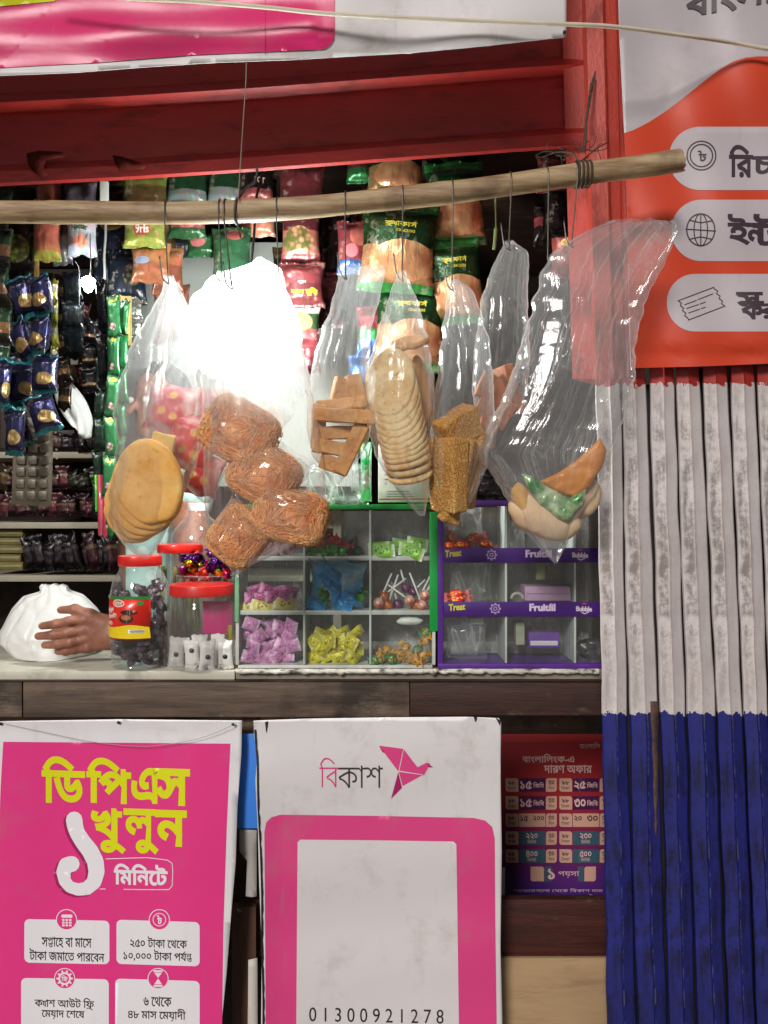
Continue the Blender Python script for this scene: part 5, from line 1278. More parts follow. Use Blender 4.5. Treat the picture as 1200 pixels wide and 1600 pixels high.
# its label: wrapped round the front
def jar_label(t, c, r, Y):
    lm = lambda px, py, off=0: Vector((c.x+(r+.0012+off)*math.sin((px-219)/45*1.0), Y-(r+.0012+off)*math.cos((px-219)/45*1.0), P(0, py, 1.70).z))
    def onlab(name, geo, m, off, cut=4):
        V, F = geo; bm = bmesh.new(); bv = [bm.verts.new((x, y, 0)) for x, y in V]
        for q in F:
            try: bm.faces.new([bv[i] for i in q])
            except ValueError: pass
        xs = [p[0] for p in V]; x = math.ceil(min(xs)/cut)*cut
        while x < max(xs):
            bmesh.ops.bisect_plane(bm, geom=bm.verts[:]+bm.edges[:]+bm.faces[:], plane_co=(x, 0, 0), plane_no=(1, 0, 0)); x += cut
        bm.verts.index_update(); vs = [lm(v.co.x, v.co.y, off) for v in bm.verts]; fs = [tuple(v.index for v in f.verts) for f in bm.faces]; bm.free()
        out = []
        for q in fs: nrm = (vs[q[1]]-vs[q[0]]).cross(vs[q[2]]-vs[q[0]]); out.append(q if nrm.dot(vs[q[0]]-Vector((c.x, Y, vs[q[0]].z))) > 0 else q[::-1])
        return mk(name, vs, out, m, t)
    LR = mat('label_red', '#d6281e', .3, .08, 20, .1, coat=.3)
    o = onlab('label', poly([(166, 933), (248, 933), (248, 1000), (166, 1000)]), LR, 0); md = o.modifiers.new('t', 'SOLIDIFY'); md.thickness = .0006
    onlab('label_band', poly([(166, 932), (248, 932), (248, 937), (166, 937)]), ink('#2e7a34'), .0008)
    onlab('label_band', poly([(166, 977)]+[(166+k*4, 979+2.5*math.sin(k*.35)) for k in range(21)]+[(248, 998), (166, 998)]), ink('#e8cc1a'), .0008)
    onlab('label_emblem', join(ring(199, 943, 11, 1.4, 6), text_fit('আমনা', 191, 940, 207, 947, .02)), ink('#e8e0d8'), .0010)
    onlab('label_lettering', join(text_fit('fridge', 171, 952, 189, 962, .02, -.25), text_fit('benefits', 174, 961, 196, 969, .02, -.2), text_fit('100', 172, 972, 186, 978, .02)), ink('#f0e8da'), .0010)
    onlab('label_leaf', poly(ell(233, 943, 5, 3.4)), ink('#3a8a3a'), .0010)
    onlab('label_picture', join(poly(ell(216, 957, 13, 4)), poly(ell(212, 967, 11, 7))), ink('#3c1a14'), .0010)
    onlab('label_picture', join(poly(ell(212, 965, 8, 4)), poly(ell(196, 965, 3, 3)), poly(ell(224, 955, 3, 2))), ink('#a86a3c'), .0014)
    onlab('barcode', join(poly([(216, 984), (239, 984), (239, 989), (216, 989)])), ink('#ece8e0'), .0010)
    onlab('barcode', join(*[poly([(218+k*1.5, 984.6), (218.7+k*1.5, 984.6), (218.7+k*1.5, 988.4), (218+k*1.5, 988.4)]) for k in range(14)]), ink('#2a2626'), .0014)
jar_label(t, c, r, 1.765)
DK = foil('dark_wrapper', '#6a5a62', .3, .3, 60, .6)
meshes = [candy_mesh(DK, (.030, .022, .009), k) for k in range(3)]
sp = []
for k in range(84):
    a = random.uniform(0, 2*PI); rr = r*.82*math.sqrt(random.random()); z = z0+.012+(k/84)*(z1-z0)*.74
    sp.append(((c.x+rr*math.cos(a), 1.765+rr*math.sin(a), z), (0, 0, a)))
scatter('wrapped_sweet', 'dark wrapped sweet inside the tall jar with the red yellow label', 'sweet', 'dark sweets in the labelled jar', meshes, sp, 1.4)
# short jar in front
SH_SHORT = [(.88, 0), (.97, .012), (1, .05), (1, .72), (.98, .80), (.93, .87), (.88, .92), (.88, 1)]
t, c, r, z0, z1 = jar('short wide plastic jar with red lid holding white sachets, beside the candy box', 264, 367, 912, 15, 1.768, SH_SHORT)
WS = mat('white_sachet', '#e4e2dd', .4, .1, 30, .5, 90)
for k, (x, yb, yt, dy, tl) in enumerate([(276, 1042, 996, .0, 4), (300, 1044, 1000, -.03, -5), (324, 1046, 1000, -.052, 3), (352, 1045, 1000, -.045, -3), (288, 1040, 998, .03, -8), (338, 1042, 990, .01, 6), (312, 1040, 992, .03, 0)]):
    o = packet(x, (yb+yt)/2, 25, (yb-yt), 1.768+dy*.9, [(0, '#e4e2dd')], 'small white sachet with a dark round mark standing in the short jar', T=.008, tilt=tl, yaw=random.uniform(-25, 25), m=WS, name='sachet', cat='sachet', group='white sachets in the short jar')
    if k < 5:
        b = P(x+random.uniform(-3, 3), lerp(yb, yt, .42 if k != 1 else .62), 1.768+dy*.9-.0095)
        bm = bmesh.new(); bmesh.ops.create_uvsphere(bm, u_segments=12, v_segments=8, radius=.0055)
        for v in bm.verts: v.co = Vector((v.co.x, v.co.y*.45, v.co.z))+b
        mkbm('round_mark', bm, ink('#2a2020'), o)
o = box('pink_card', (P(316, 0, 1.77).x, 1.775, P(0, 990, 1.77).z), (P(362, 0, 1.77).x, 1.777, P(0, 940, 1.77).z), mat('pink_card', '#c42a72', .5, .1)); tag(o, 'pink paper card inside the short jar above the sachets', 'card')
o = box('yellow_card', (P(356, 0, 1.745).x, 1.735, P(0, 1012, 1.745).z), (P(364, 0, 1.745).x, 1.737, P(0, 976, 1.745).z), mat('olive_card', '#8a7a1c', .5, .2)); tag(o, 'narrow olive card at the right side of the short jar', 'card')
# jars behind
t, c, r, z0, z1 = jar('plastic jar with red lid and green straws standing behind the tall labelled jar', 245, 318, 850, 12, 1.90, SH_SHORT)
for k in range(11):
    x = lerp(250, 312, k/10); h = ['#7fb01e', '#b8c828', '#5a9a2a', '#d0d060'][k % 4]
    y1 = random.uniform(880, 896)
    o = tube('straw', [P(x, 985, 1.90-.03*math.sin(k)), P(x+random.uniform(-6, 6), y1, 1.90-.03*math.sin(k))], .0036, mat('straw_'+h[1:], h, .35, .1), None, 8); tag(o, 'thin green or yellow straw standing in the red lidded jar behind', 'straw', 'green straws in the rear jar')
t, c, r, z0, z1 = jar('big clear jar with white cap behind the bread and noodle bags', 268, 352, 786, 11, 1.99, [(.88, 0), (.97, .012), (1, .05), (1, .76), (.93, .84), (.62, .92), (.40, .96), (.36, 1)], lidm=mat('white_cap', '#d6d8d4', .4, .05))
# foil sweets heaped in a shallow open tub between the jars
FP = [foil('foil_purple', '#5a1c7a', .22, .8, 80, .5, '#2a1038'), foil('foil_gold', '#e0c02a', .2, .8, 80, .4, '#a08414'), foil('foil_red', '#d8301c', .28, .5, 80, .4), foil('foil_magenta', '#b81c7a', .22, .7, 80, .5)]
t = thing('sweet_tub', 'clear tub of purple gold and red foil sweets standing behind the short jar', 'tub', (P(322, 0, 1.86).x, 1.86, ZC))
lathe('tub_wall', P(322, 0, 1.86).x, 1.86, [(.062, ZC+.0015), (.066, ZC+.01), (.068, P(0, 905, 1.86).z), (.070, P(0, 900, 1.86).z), (.069, P(0, 898, 1.86).z)], PET, t, 48)
ms = {k: [candy_mesh(f, (.034, .022, .009), 20+k*3+j, sachet=False) for j in range(2)] for k, f in enumerate(FP)}
spots = []
for k in range(46):
    x = random.uniform(284, 360); y = random.uniform(872, 930)-8*math.sin((x-284)/76*PI); spots.append((x, y, 1.86+random.uniform(-.045, .02)))
spots.sort(key=lambda s: -s[1])
for k, s in enumerate(spots):
    ci = 0 if k % 2 else random.choice([0, 1, 2, 3])
    if s[1] > 893 and s[0] < 325 and k % 3: ci = 2
    scatter('foil_sweet', ['purple', 'gold', 'red', 'magenta'][ci]+' foil sweet heaped in the tub behind the short jar', 'sweet', ['purple', 'gold', 'red', 'magenta'][ci]+' foil sweets in the tub', ms[ci], [((P(*s)), (0, 0, 0))], 1.2)

# ---- clear box of sweets with green posts, and purple framed box
AC = pane_mat('acrylic', .05); ACW = mat('acrylic_edge', '#cfd2cc', .4, .15, 20, .2, dirt='#7a7468', dirtamt=.5); GRN = mat('green_tape', '#1c9a44', .35, .25, 9, .3, dirt='#12301c', dirtamt=.6)
ZB = ZC+.002
def candy_box():
    Y0, Y1 = 1.726, 1.85
    t = thing('candy_box', 'clear nine compartment box of sweets with green taped edges on the counter', 'display box', (P(526, 0, Y0).x, Y0, ZB))
    X = lambda px: P(px, 0, Y0).x
    Z = lambda py: max(ZB, P(0, py, Y0).z)
    for py, th in ((872, 6), (957, 6), (1043, 6)): box('shelf', (X(371), Y0+.004, Z(py+th/2+1)), (X(676), Y1, Z(py-th/2)), ACW, t, bev=.001)
    box('top_panel', (X(371), Y0+.001, Z(796)), (X(686), Y1, Z(788)), GRN, t, bev=.001)
    for px, th, m, y0 in ((370.5, 5, ACW, 800), (475, 3.2, ACW, 797), (578.5, 3.2, ACW, 797), (678, 5, ACW, 800)):
        box('divider', (X(px-th/2), Y0+.002, Z(1039)), (X(px+th/2), Y1-.004, Z(y0)), m, t, bev=.0008)
    box('green_post', (X(671), Y0-.003, Z(986)), (X(684), Y0+.0015, Z(800)), GRN, t, bev=.001)
    box('green_post', (X(367), Y0-.003, Z(972)), (X(373.5), Y0+.0015, Z(902)), mat('green_tape_pale', '#7fb98a', .4, .3, 14, .3, dirt='#2a5a38', dirtamt=.5), t, bev=.001)
    box('front_pane', (X(374), Y0-.0012, Z(1038)), (X(670), Y0+.001, Z(798)), AC, t, bev=0)
    box('back_pane', (X(374), Y1, Z(1038)), (X(676), Y1+.003, Z(798)), pane_mat('acrylic_back', .45), t, bev=0)
candy_box()
PUR = mat('purple_tape', '#5a2c8c', .32, .15, 9, .2, dirt='#2a1440', dirtamt=.5); PURD = mat('purple_tape_deep', '#43206e', .32, .15, 9, .2, dirt='#22103a', dirtamt=.4)
def purple_box():
    Y0, Y1 = 1.728, 1.85
    t = thing('purple_box', 'clear compartment box with purple printed strips at the right end of the counter', 'display box', (P(812, 0, Y0).x, Y0, ZB))
    X = lambda px: P(px, 0, Y0).x
    Z = lambda py: max(ZB, P(0, py, Y0).z)
    for py in (870, 952): box('shelf', (X(693), Y0+.003, Z(py+2)), (X(942), Y1, Z(py-2)), ACW, t, bev=.0008)
    for px in (791, 899): box('divider', (X(px-1.6), Y0+.002, Z(1036)), (X(px+1.6), Y1-.003, Z(790)), ACW, t, bev=.0006)
    box('side_post', (X(684), Y0-.001, Z(1048)), (X(692.5), Y1, Z(783)), PUR, t, bev=.001)
    box('top_strip', (X(693), Y0-.001, Z(791)), (X(942), Y0+.004, Z(782)), PUR, t, bev=.001)
    box('bottom_strip', (X(685), Y0-.002, Z(1048)), (X(942), Y1, Z(1037)), PUR, t, bev=.001)
    box('front_pane', (X(693), Y0+.0002, Z(1036)), (X(942), Y0+.0018, Z(792)), AC, t, bev=0)
    box('back_pane', (X(693), Y1, Z(1036)), (X(942), Y1+.003, Z(792)), pane_mat('acrylic_back', .45), t, bev=0)
    for dy, dx in ((0, 0), (84, 6)):
        s = box('printed_strip', (X(693), Y0-.003, Z(879+dy)), (X(942), Y0+.0001, Z(856+dy)), PURD, t, bev=.0006)
        Yf = lambda x, y: Y0-.003
        pr = lambda n_, geo, h: printed(n_, geo, ink(h), Yf, s, .0008)
        pr('lettering', text_fit('Treat', 695+dx, 860+dy, 721+dx, 871+dy, .04, -.08), '#d8cc3a')
        pr('lettering', text_fit('Fruitfil', 821+dx, 859+dy, 862+dx, 871+dy, .05), '#d6c0dc')
        pr('lettering', text_fit('Bubble', 894+dx, 863+dy, 919+dx, 871+dy, .05, .03), '#d6c8dc')
        pr('lettering', stroke([(903+dx, 873+dy), (908+dx, 875+dy), (914+dx, 872+dy)], 1.4), '#d6c8dc')
        pr('emblem', join(ring(768+dx, 867+dy, 7, 1.4), ring(768+dx, 867+dy, 3.2, 1.2), *[poly(ell(768+dx+7.6*math.cos(k*PI/4), 867+dy+7.6*math.sin(k*PI/4), 1.4, n=8)) for k in range(8)]), '#b9a0cc')
        pr('emblem', poly([(903+dx, 859+dy), (907+dx, 857+dy), (911+dx, 859+dy), (908+dx, 861+dy)]), '#c8305a')
purple_box()
# sweets in the compartments
def heap(x0, x1, y0, y1, rows, per, Ya=1.738, Yb=1.80, half=8):
    out = []
    for r_ in range(rows):
        y = lerp(y1-half, y0+half, r_/max(1, rows-1))
        for c_ in range(per):
            x = lerp(x0+half, x1-half, (c_+.5*(r_ % 2)*.6+.2)/per)+random.uniform(-3, 3)
            out.append((P(x, y+random.uniform(-3, 3), random.uniform(Ya, lerp(Ya, Yb, .4+.6*r_/max(1, rows)))), (R(90), 0, 0)))
    return out
PINKC = [candy_mesh(wrapper('pink_wrapper', '#dd9acb', '#b8589a'), (.036, .030, .008), k) for k in range(3)]
scatter('pink_sweet', 'pale pink wrapped sweet packed in the lower left compartment', 'sweet', 'pale pink sweets in the lower left compartment', PINKC, heap(376, 473, 966, 1036, 4, 5, half=11), .6)
YELC = [candy_mesh(wrapper('yellow_wrapper', '#dccf1e', '#8a7a14', pale=.2), (.036, .030, .008), k+5) for k in range(3)]
scatter('yellow_sweet', 'yellow wrapped sweet in the lower middle compartment', 'sweet', 'yellow sweets in the lower middle compartment', YELC, heap(479, 576, 978, 1037, 4, 4, half=11), .7)
MAGC = [candy_mesh(wrapper('magenta_wrapper', '#d668ac', '#8a2c6a'), (.040, .026, .007), k+9) for k in range(2)]
scatter('magenta_sweet', 'magenta wrapped sweet in the middle left compartment', 'sweet', 'magenta sweets in the middle left compartment', MAGC, heap(378, 472, 914, 944, 2, 4, half=10), .6)
YPK = [candy_mesh(wrapper('cream_wrapper', '#d6c458', '#6a5a20'), (.056, .026, .004), k+14) for k in range(2)]
scatter('yellow_packet', 'flat pale yellow packet lying before the magenta sweets', 'packet', 'pale yellow packets in the middle left compartment', YPK, [(P(446, 944, 1.735), (R(80), 0, 0)), (P(410, 948, 1.738), (R(70), .1, .1)), (P(392, 946, 1.745), (R(70), -.2, 0))], .15)
REDF = [candy_mesh(FP[2], (.034, .022, .008), k+20, False) for k in range(2)]; GRNF = [candy_mesh(foil('foil_green', '#4fd02a', .22, .3, 80, .5, '#1c5a14'), (.040, .024, .008), k+30, False) for k in range(2)]; DGF = [candy_mesh(foil('foil_dark_green', '#1c4a24', .3, .5, 80, .5), (.036, .024, .009), 44, False)]
scatter('red_foil_sweet', 'red foil sweet on the green ones in the top middle compartment', 'sweet', 'red foil sweets in the top middle compartment', REDF, [(P(x, y, 1.745), (R(60), 0, 0)) for x, y in ((505, 848), (518, 842), (528, 846), (498, 852), (541, 853))], .8)
scatter('green_foil_sweet', 'bright green foil sweet in the top middle compartment', 'sweet', 'green foil sweets in the top middle compartment', GRNF, [(P(x, y, 1.74), (R(70), 0, 0)) for x, y in ((488, 862), (508, 862), (522, 857), (534, 863), (515, 866))], .8)
scatter('dark_green_sweet', 'dark green foil sweet at the back of the top middle compartment', 'sweet', 'dark green sweets in the top middle compartment', DGF, [(P(x, y, 1.765), (R(70), 0, 0)) for x, y in ((540, 856), (552, 850), (560, 860), (548, 862), (530, 852))], .8)
LIM = [candy_mesh(wrapper('lime_wrapper', '#8cc63e', '#2f6a1c', pale=.6), (.050, .030, .006), k+50) for k in range(2)]
scatter('lime_packet', 'lime green wrapped packet in the top right compartment', 'packet', 'lime packets in the top right compartment', LIM, [(P(x, y, Y), (R(80), 0, 0)) for x, y, Y in ((592, 857, 1.738), (608, 858, 1.74), (628, 853, 1.745), (640, 858, 1.738), (652, 850, 1.75), (600, 862, 1.734), (646, 863, 1.734))], .35)
CLP = [candy_mesh(mat('clear_pink_wrapper', '#b98a94', .2, .4, 60, .6, 120), (.04, .026, .008), 60, False)]
scatter('dull_sweet', 'dull rose wrapped sweet in the top left compartment behind the noodle bag', 'sweet', 'dull rose sweets in the top left compartment', CLP, heap(380, 470, 846, 868, 2, 4, half=8), .7)
# blue foil bag
o = packet(527, 915, 88, 78, 1.765, None, 'bulging silvery bag with bright blue foil in the centre compartment', m=foil('foil_blue', '#58c0f6', .2, .1, 45, .5, '#bcd0d8'), T=.024, tilt=4, name='foil_bag', cat='packet')
scatter('blue_foil_sweet', 'bright blue foil sweet leaning on the silvery bag in the centre compartment', 'sweet', 'blue foil sweets in the centre compartment', [candy_mesh(foil('foil_bright_blue', '#38aefc', .2, .1, 80, .4), (.044, .026, .008), k+70) for k in range(2)], [(P(x, y, 1.737), (R(80), rr, 0)) for x, y, rr in ((494, 944, .2), (512, 905, 1), (526, 925, 1.2), (548, 935, .6), (536, 945, .1), (520, 898, .5))], .3)
scatter('green_blue_sweet', 'green wrapped sweet among the blue foil in the centre compartment', 'sweet', 'green sweets in the centre compartment', GRNF[:1], [(P(506, 930, 1.735), (R(80), 1.1, 0)), (P(562, 932, 1.736), (R(80), -1.0, 0))], .2)
# lollipops
LOLM = [foil('lolly_red', '#c8382c', .3, .2, 60, .5, '#e8c8b0'), foil('lolly_orange', '#d87a2c', .3, .2, 60, .5, '#7a2418'), foil('lolly_violet', '#6a2a5a', .3, .2, 60, .4)]
LST = mat('lolly_stick', '#e6e4de', .4, .05)
for k, (x, y, sx, sy) in enumerate([(592, 942, 612, 896), (606, 944, 622, 898), (622, 944, 612, 910), (640, 938, 604, 912), (650, 944, 672, 900), (634, 918, 626, 890), (660, 946, 640, 895), (600, 930, 634, 904), (646, 924, 664, 906), (664, 930, 672, 914)]):
    Y = 1.742+.012*(k % 3)
    t = thing('lollipop', 'round '+['red', 'orange', 'violet'][k % 3]+' lollipop with white stick in the middle right compartment', 'lollipop', P(x, y+6, Y), ['red', 'orange', 'violet'][k % 3]+' lollipops in the middle right compartment')
    blob('sweet', P(x, y, Y), (.0125, .0125, .0125), LOLM[k % 3], k, 14, 10, .12, t)
    tube('stick', [P(x, y, Y), P(sx, sy, Y+.012)], .0022, LST, t, 8)
OGS = [candy_mesh(wrapper('orange_green_wrapper', '#d8962a', '#1f5a24', pale=0), (.038, .026, .009), k+80, False) for k in range(2)]+[candy_mesh(wrapper('green_orange_wrapper', '#2c7a34', '#d8a03a', pale=0), (.038, .026, .009), 88, False)]
scatter('orange_green_sweet', 'orange and green wrapped sweet in the lower right compartment', 'sweet', 'orange green sweets in the lower right compartment', OGS, [(P(x, y, Y), (R(80), 0, 0)) for x, y, Y in ((594, 1026, 1.74), (604, 1018, 1.75), (612, 1030, 1.738), (626, 1024, 1.745), (640, 1026, 1.738), (652, 1016, 1.75), (662, 1026, 1.74), (664, 1000, 1.75), (666, 988, 1.755), (634, 1012, 1.765), (650, 1034, 1.736), (586, 1032, 1.738))], .8)
blob('soap_bar', P(640, 970, 1.75), (.030, .012, .010), mat('white_soap', '#e0e4dc', .35, .05), 3, 20, 12, .15)
tag(bpy.data.objects['soap_bar'], 'white tablet packet lying at the top of the lower right compartment', 'packet')
# purple box contents
RDT = [candy_mesh(wrapper('red_twist', '#e2343a', '#e8b83a', pale=.15), (.060, .022, .009), k+90, False) for k in range(2)]
scatter('red_stick_sweet', 'long red wrapped sweet in the top left compartment of the purple box', 'sweet', 'long red sweets in the top of the purple box', RDT, [(P(706, 842, 1.74), (R(80), 1.4, 0)), (P(740, 841, 1.742), (R(80), -.35, 0)), (P(722, 852, 1.735), (R(80), .1, 0)), (P(758, 850, 1.737), (R(80), .3, 0)), (P(704, 853, 1.733), (R(80), .2, 0))], .15)
scatter('red_stick_sweet', 'long red wrapped sweet lying in the middle left compartment of the purple box', 'sweet', 'long red sweets in the middle of the purple box', RDT, [(P(712, 928, 1.735), (R(80), -.15, 0)), (P(714, 936, 1.733), (R(80), .05, 0)), (P(718, 933, 1.745), (R(80), .0, 0))], .08)
FB = film('crumpled_film', haze=.10, edge=.5, rough=.12, crease=.5, uvw=False)
for k, (x, y, w_, h_, lab) in enumerate([(735, 905, 70, 66, 'crumpled clear wrapper in the middle left compartment of the purple box'), (728, 1000, 66, 60, 'crumpled clear bag in the lower left compartment of the purple box'), (730, 815, 50, 44, 'crumpled clear wrapper at the back of the top left compartment of the purple box'), (806, 838, 30, 50, 'clear wrapper leaning on the middle divider of the purple box')]):
    packet(x, y, w_, h_, 1.785, None, lab, m=FB, T=.02, name='clear_wrapper', cat='wrapper')
def small_box(x0, y0, x1, y1, Y, dep, h, lab, **k): return carton(x0, y0, x1, y1, Y, dep, h, lab, **k)
small_box(820, 916, 892, 939, 1.745, .06, '#d3a8cc', 'flat pink lilac box in the middle compartment of the purple box', band=(.5, .06, '#a87aa0'))
small_box(826, 988, 874, 1012, 1.76, .03, '#6a3c9c', 'small purple white carton in the lower middle compartment of the purple box', band=(.3, .3, '#d8d0dc'))
small_box(806, 972, 820, 1008, 1.77, .03, '#a8aa96', 'upright pale green tin in the lower middle compartment', cat='tin')
small_box(838, 878, 852, 906, 1.78, .03, '#b8ba8a', 'upright pale yellow packet in the middle compartment of the purple box')
small_box(734, 966, 756, 976, 1.77, .03, '#c8c8c0', 'small white tag lying in the lower left compartment of the purple box')
o = tube('tape_roll', [P(808+9*math.cos(R(a)), 936+9*math.sin(R(a)), 1.76) for a in range(180, 361, 15)], .004, mat('roll_grey', '#b0aca4', .4, .2), None, 8); tag(o, 'half hidden grey ring standing in the middle compartment', 'ring')
for k, (x, y) in enumerate(((914, 1010), (925, 1006), (920, 1018))):
    o = blob('dark_lump', P(x, y, 1.76), (.022, .018, .016), mat('dark_pouch', '#1c1a1c', .3, .3, 30, .5), k+5, 14, 10, .3); tag(o, 'crumpled dark pouch at the far right of the purple box', 'pouch', 'dark pouches at the right of the purple box')
# things on top of the boxes
ZT = P(0, 787, 1.74).z
o = carton(591, 694, 686, 785, 1.775, .09, '#d6d2cc', 'white carton with fine print standing on top of the candy box', name='white_carton'); cb = o
printed('carton_lettering', join(*[stroke([(601, 735+7*k), (601+random.uniform(3, 7), 735+7*k)], 1.2) for k in range(4)], *[stroke([(604, 768+4*k), (640+4*k, 768+4*k)], 1.0) for k in range(3)]), ink('#4a4444'), lambda x, y: 1.775, cb, .001)
printed('carton_line', stroke([(593, 780), (684, 780)], 2), ink('#a83030'), lambda x, y: 1.775, cb, .001)
packet(545, 755, 62, 66, 1.80, None, 'crumpled clear pouch standing on the candy box behind the rusk bag', m=FB, T=.022, name='clear_pouch', cat='pouch')
packet(572, 738, 18, 92, 1.79, None, 'narrow green and clear packet standing beside the white carton', m=foil('green_glint', '#2fbf6a', .2, .6, 60, .6, '#c8d4cc'), T=.01, name='green_packet')
packet(500, 755, 46, 60, 1.82, None, 'dim clear pouch standing on the candy box beside the noodle bag', m=FB, T=.02, name='clear_pouch', cat='pouch')
packet(765, 755, 70, 52, 1.80, None, 'dark pouch of brown sweets lying on top of the purple box', m=foil('dark_pouch_foil', '#3a2c34', .25, .4, 50, .6, '#14100f'), T=.02, name='dark_pouch', cat='pouch')
# ================================================================== POLE, BAGS AND WHAT HANGS IN FRONT
YP = 1.50
def pole():
    pts = [(-120, 329), (0, 331), (120, 332), (240, 333), (360, 331), (480, 324), (600, 312), (720, 299), (840, 282), (930, 269), (1000, 260), (1062, 251)]
    pw = [P(x, y, YP) for x, y in pts]; sp = smooth_pts(pw, 10); n = 22; V, F = [], []
    for i, p in enumerate(sp):
        t_ = (sp[min(i+1, len(sp)-1)]-sp[max(i-1, 0)]).normalized(); a = Vector((0, 1, 0)); b = t_.cross(a).normalized()
        r = .0212+.0012*mn.noise(Vector((p.x*6, 0, 0)))
        px = 600+p.x*FPX/YP
        for kx in (88, 402, 690, 905):
            r += .0016*math.exp(-((px-kx)/7)**2)
        for k in range(n):
            an = 2*PI*k/n; rr = r*(1+.025*mn.noise(Vector((p.x*9, math.cos(an)*2, math.sin(an)*2))))
            end = 0
            if i == len(sp)-1: end = .006*mn.noise(Vector((math.cos(an)*3, math.sin(an)*3, 4)))+(.004 if math.sin(an) < -.2 else 0)
            V.append(p+a*rr*math.cos(an)+b*rr*math.sin(an)+t_*end)
    m_ = len(sp)
    for i in range(m_-1):
        for k in range(n): k2 = (k+1) % n; F.append((i*n+k, (i+1)*n+k, (i+1)*n+k2, i*n+k2))
    F.append(tuple(range(n))[::-1]); F.append(tuple(range((m_-1)*n, m_*n)))
    g = N('bamboo_pole'); v = g.obj((1.0, 9, 9)); n1 = g.noise(v, 7, 8, .65, .4); n2 = g.noise(g.obj((1, 1, 1)), 9, 6, .6); n3 = g.noise(g.obj((2, 40, 40)), 8, 4, .6)
    c = g.ramp(n1, [(.3, C('#7a5a3e')), (.5, C('#a58a66')), (.7, C('#c2ad88'))]); c = g.mix(g.math('MULTIPLY', g.ss(n2, .52, .7), .55), c, C('#5a4030')); c = g.mix(g.math('MULTIPLY', g.ss(n3, .66, .7), .7), c, C('#38281e'))
    o = mk('bamboo_pole', V, F, g.done(g.princ(c, .55, g.bump(g.math('ADD', n1, n3), .35, .002)).outputs[0]), sharp=40)
    tag(o, 'long bent bamboo pole hung across the shop front with bags hooked on it', 'pole')
    return sp
PSP = pole()
def pole_at(px):
    x = (px-600)*YP/FPX
    q = min(PSP, key=lambda p: abs(p.x-x)); return Vector((x, YP, q.z))
M_WIRE = mat('hook_wire', '#6e6a64', .4, .3, 40, .1, metal=.8); M_TWINE = mat('dark_twine', '#4a3b30', .9, .4, 80, .6, 200)
def hook(px, tip, label, tail=True, Yt=1.492, thick=.0013):
    t = thing('wire_hook', label, 'hook', P(tip[0], tip[1], Yt))
    c = pole_at(px); r = .0235; pts = []
    for a in range(-60, 181, 20): pts.append(c+Vector((.002, 1, 0))*0+Vector((.004 if a < 60 else 0, r*math.cos(R(a)), r*math.sin(R(a)))))
    z0 = c.z-.0; e = P(tip[0], tip[1]+6, Yt)
    pts += [Vector((lerp(c.x, e.x, f), lerp(YP-r, Yt, f), lerp(c.z-.012, e.z, f))) for f in (.05, .35, .7, 1)]
    tube('wire', smooth_pts(pts, 3), thick, M_WIRE, t, 6)
    if tail:
        tube('bent_end', smooth_pts([e, e+Vector((.002, -.004, -.008)), e+Vector((-.010, -.006, .004)), e+Vector((-.016, -.004, .045))], 4), thick, M_WIRE, t, 6)
hook(262, (263, 432), 'thin straight wire hook holding the leftmost bread bag')
hook(345, (347, 430), 'wire hook nearest left of the tied string, holding the added white carrier')
hook(353, (362, 440), 'darker wire hook touching the tied string, holding the biscuit packet bag', thick=.0017)
hook(434, (437, 470), 'wire hook holding the big noodle bag, right of the tied string')
hook(540, (540, 425), 'wire hook holding the rusk bag')
hook(629, (628, 428), 'wire hook holding the round biscuit bag')
hook(706, (706, 442), 'wire hook holding the puff pastry bag')
hook(796, (795, 380), 'wire hook holding the brown toast bag behind the big right bag')
hook(853, (856, 402), 'rusty dull wire hook at the left shoulder of the big right bag', tail=False)
hook(898, (893, 376), 'bright wire hook at the upper middle of the big right bag')
# strings
o = tube('hanging_string', smooth_pts([P(385, 98, 1.492), P(384, 130, 1.492), P(380, 190, 1.492), P(376, 250, 1.49), P(373, 300, 1.48), P(372, 312, 1.475)], 6), .0011, mat('pale_string', '#8d8273', .8, .2), None, 6); tag(o, 'thin pale string from the top banner down to the bamboo pole', 'string')
def tied_wire():
    t = thing('tie_wire', 'thick grey wire looped round the pole under the pale string', 'wire', P(372, 345, YP))
    c = pole_at(371); M_ = mat('tie_grey', '#4a4640', .6, .3)
    pts = [P(402, 262, 1.56), P(401, 275, 1.555), P(397, 285, 1.54), P(385, 293, 1.515), P(374, 308, 1.485)]+[c+Vector((.002*math.sin(R(a)), -.0242*math.cos(R(a)), .0242*math.sin(R(a)))) for a in range(60, -150, -30)]
    tube('loop', smooth_pts(pts, 5), .0024, M_, t, 8)
    tube('bent_end', smooth_pts([c+Vector((0, -.01, -.022)), P(374, 362, 1.49), P(376, 372, 1.495)], 4), .002, M_, t, 8)
tied_wire()
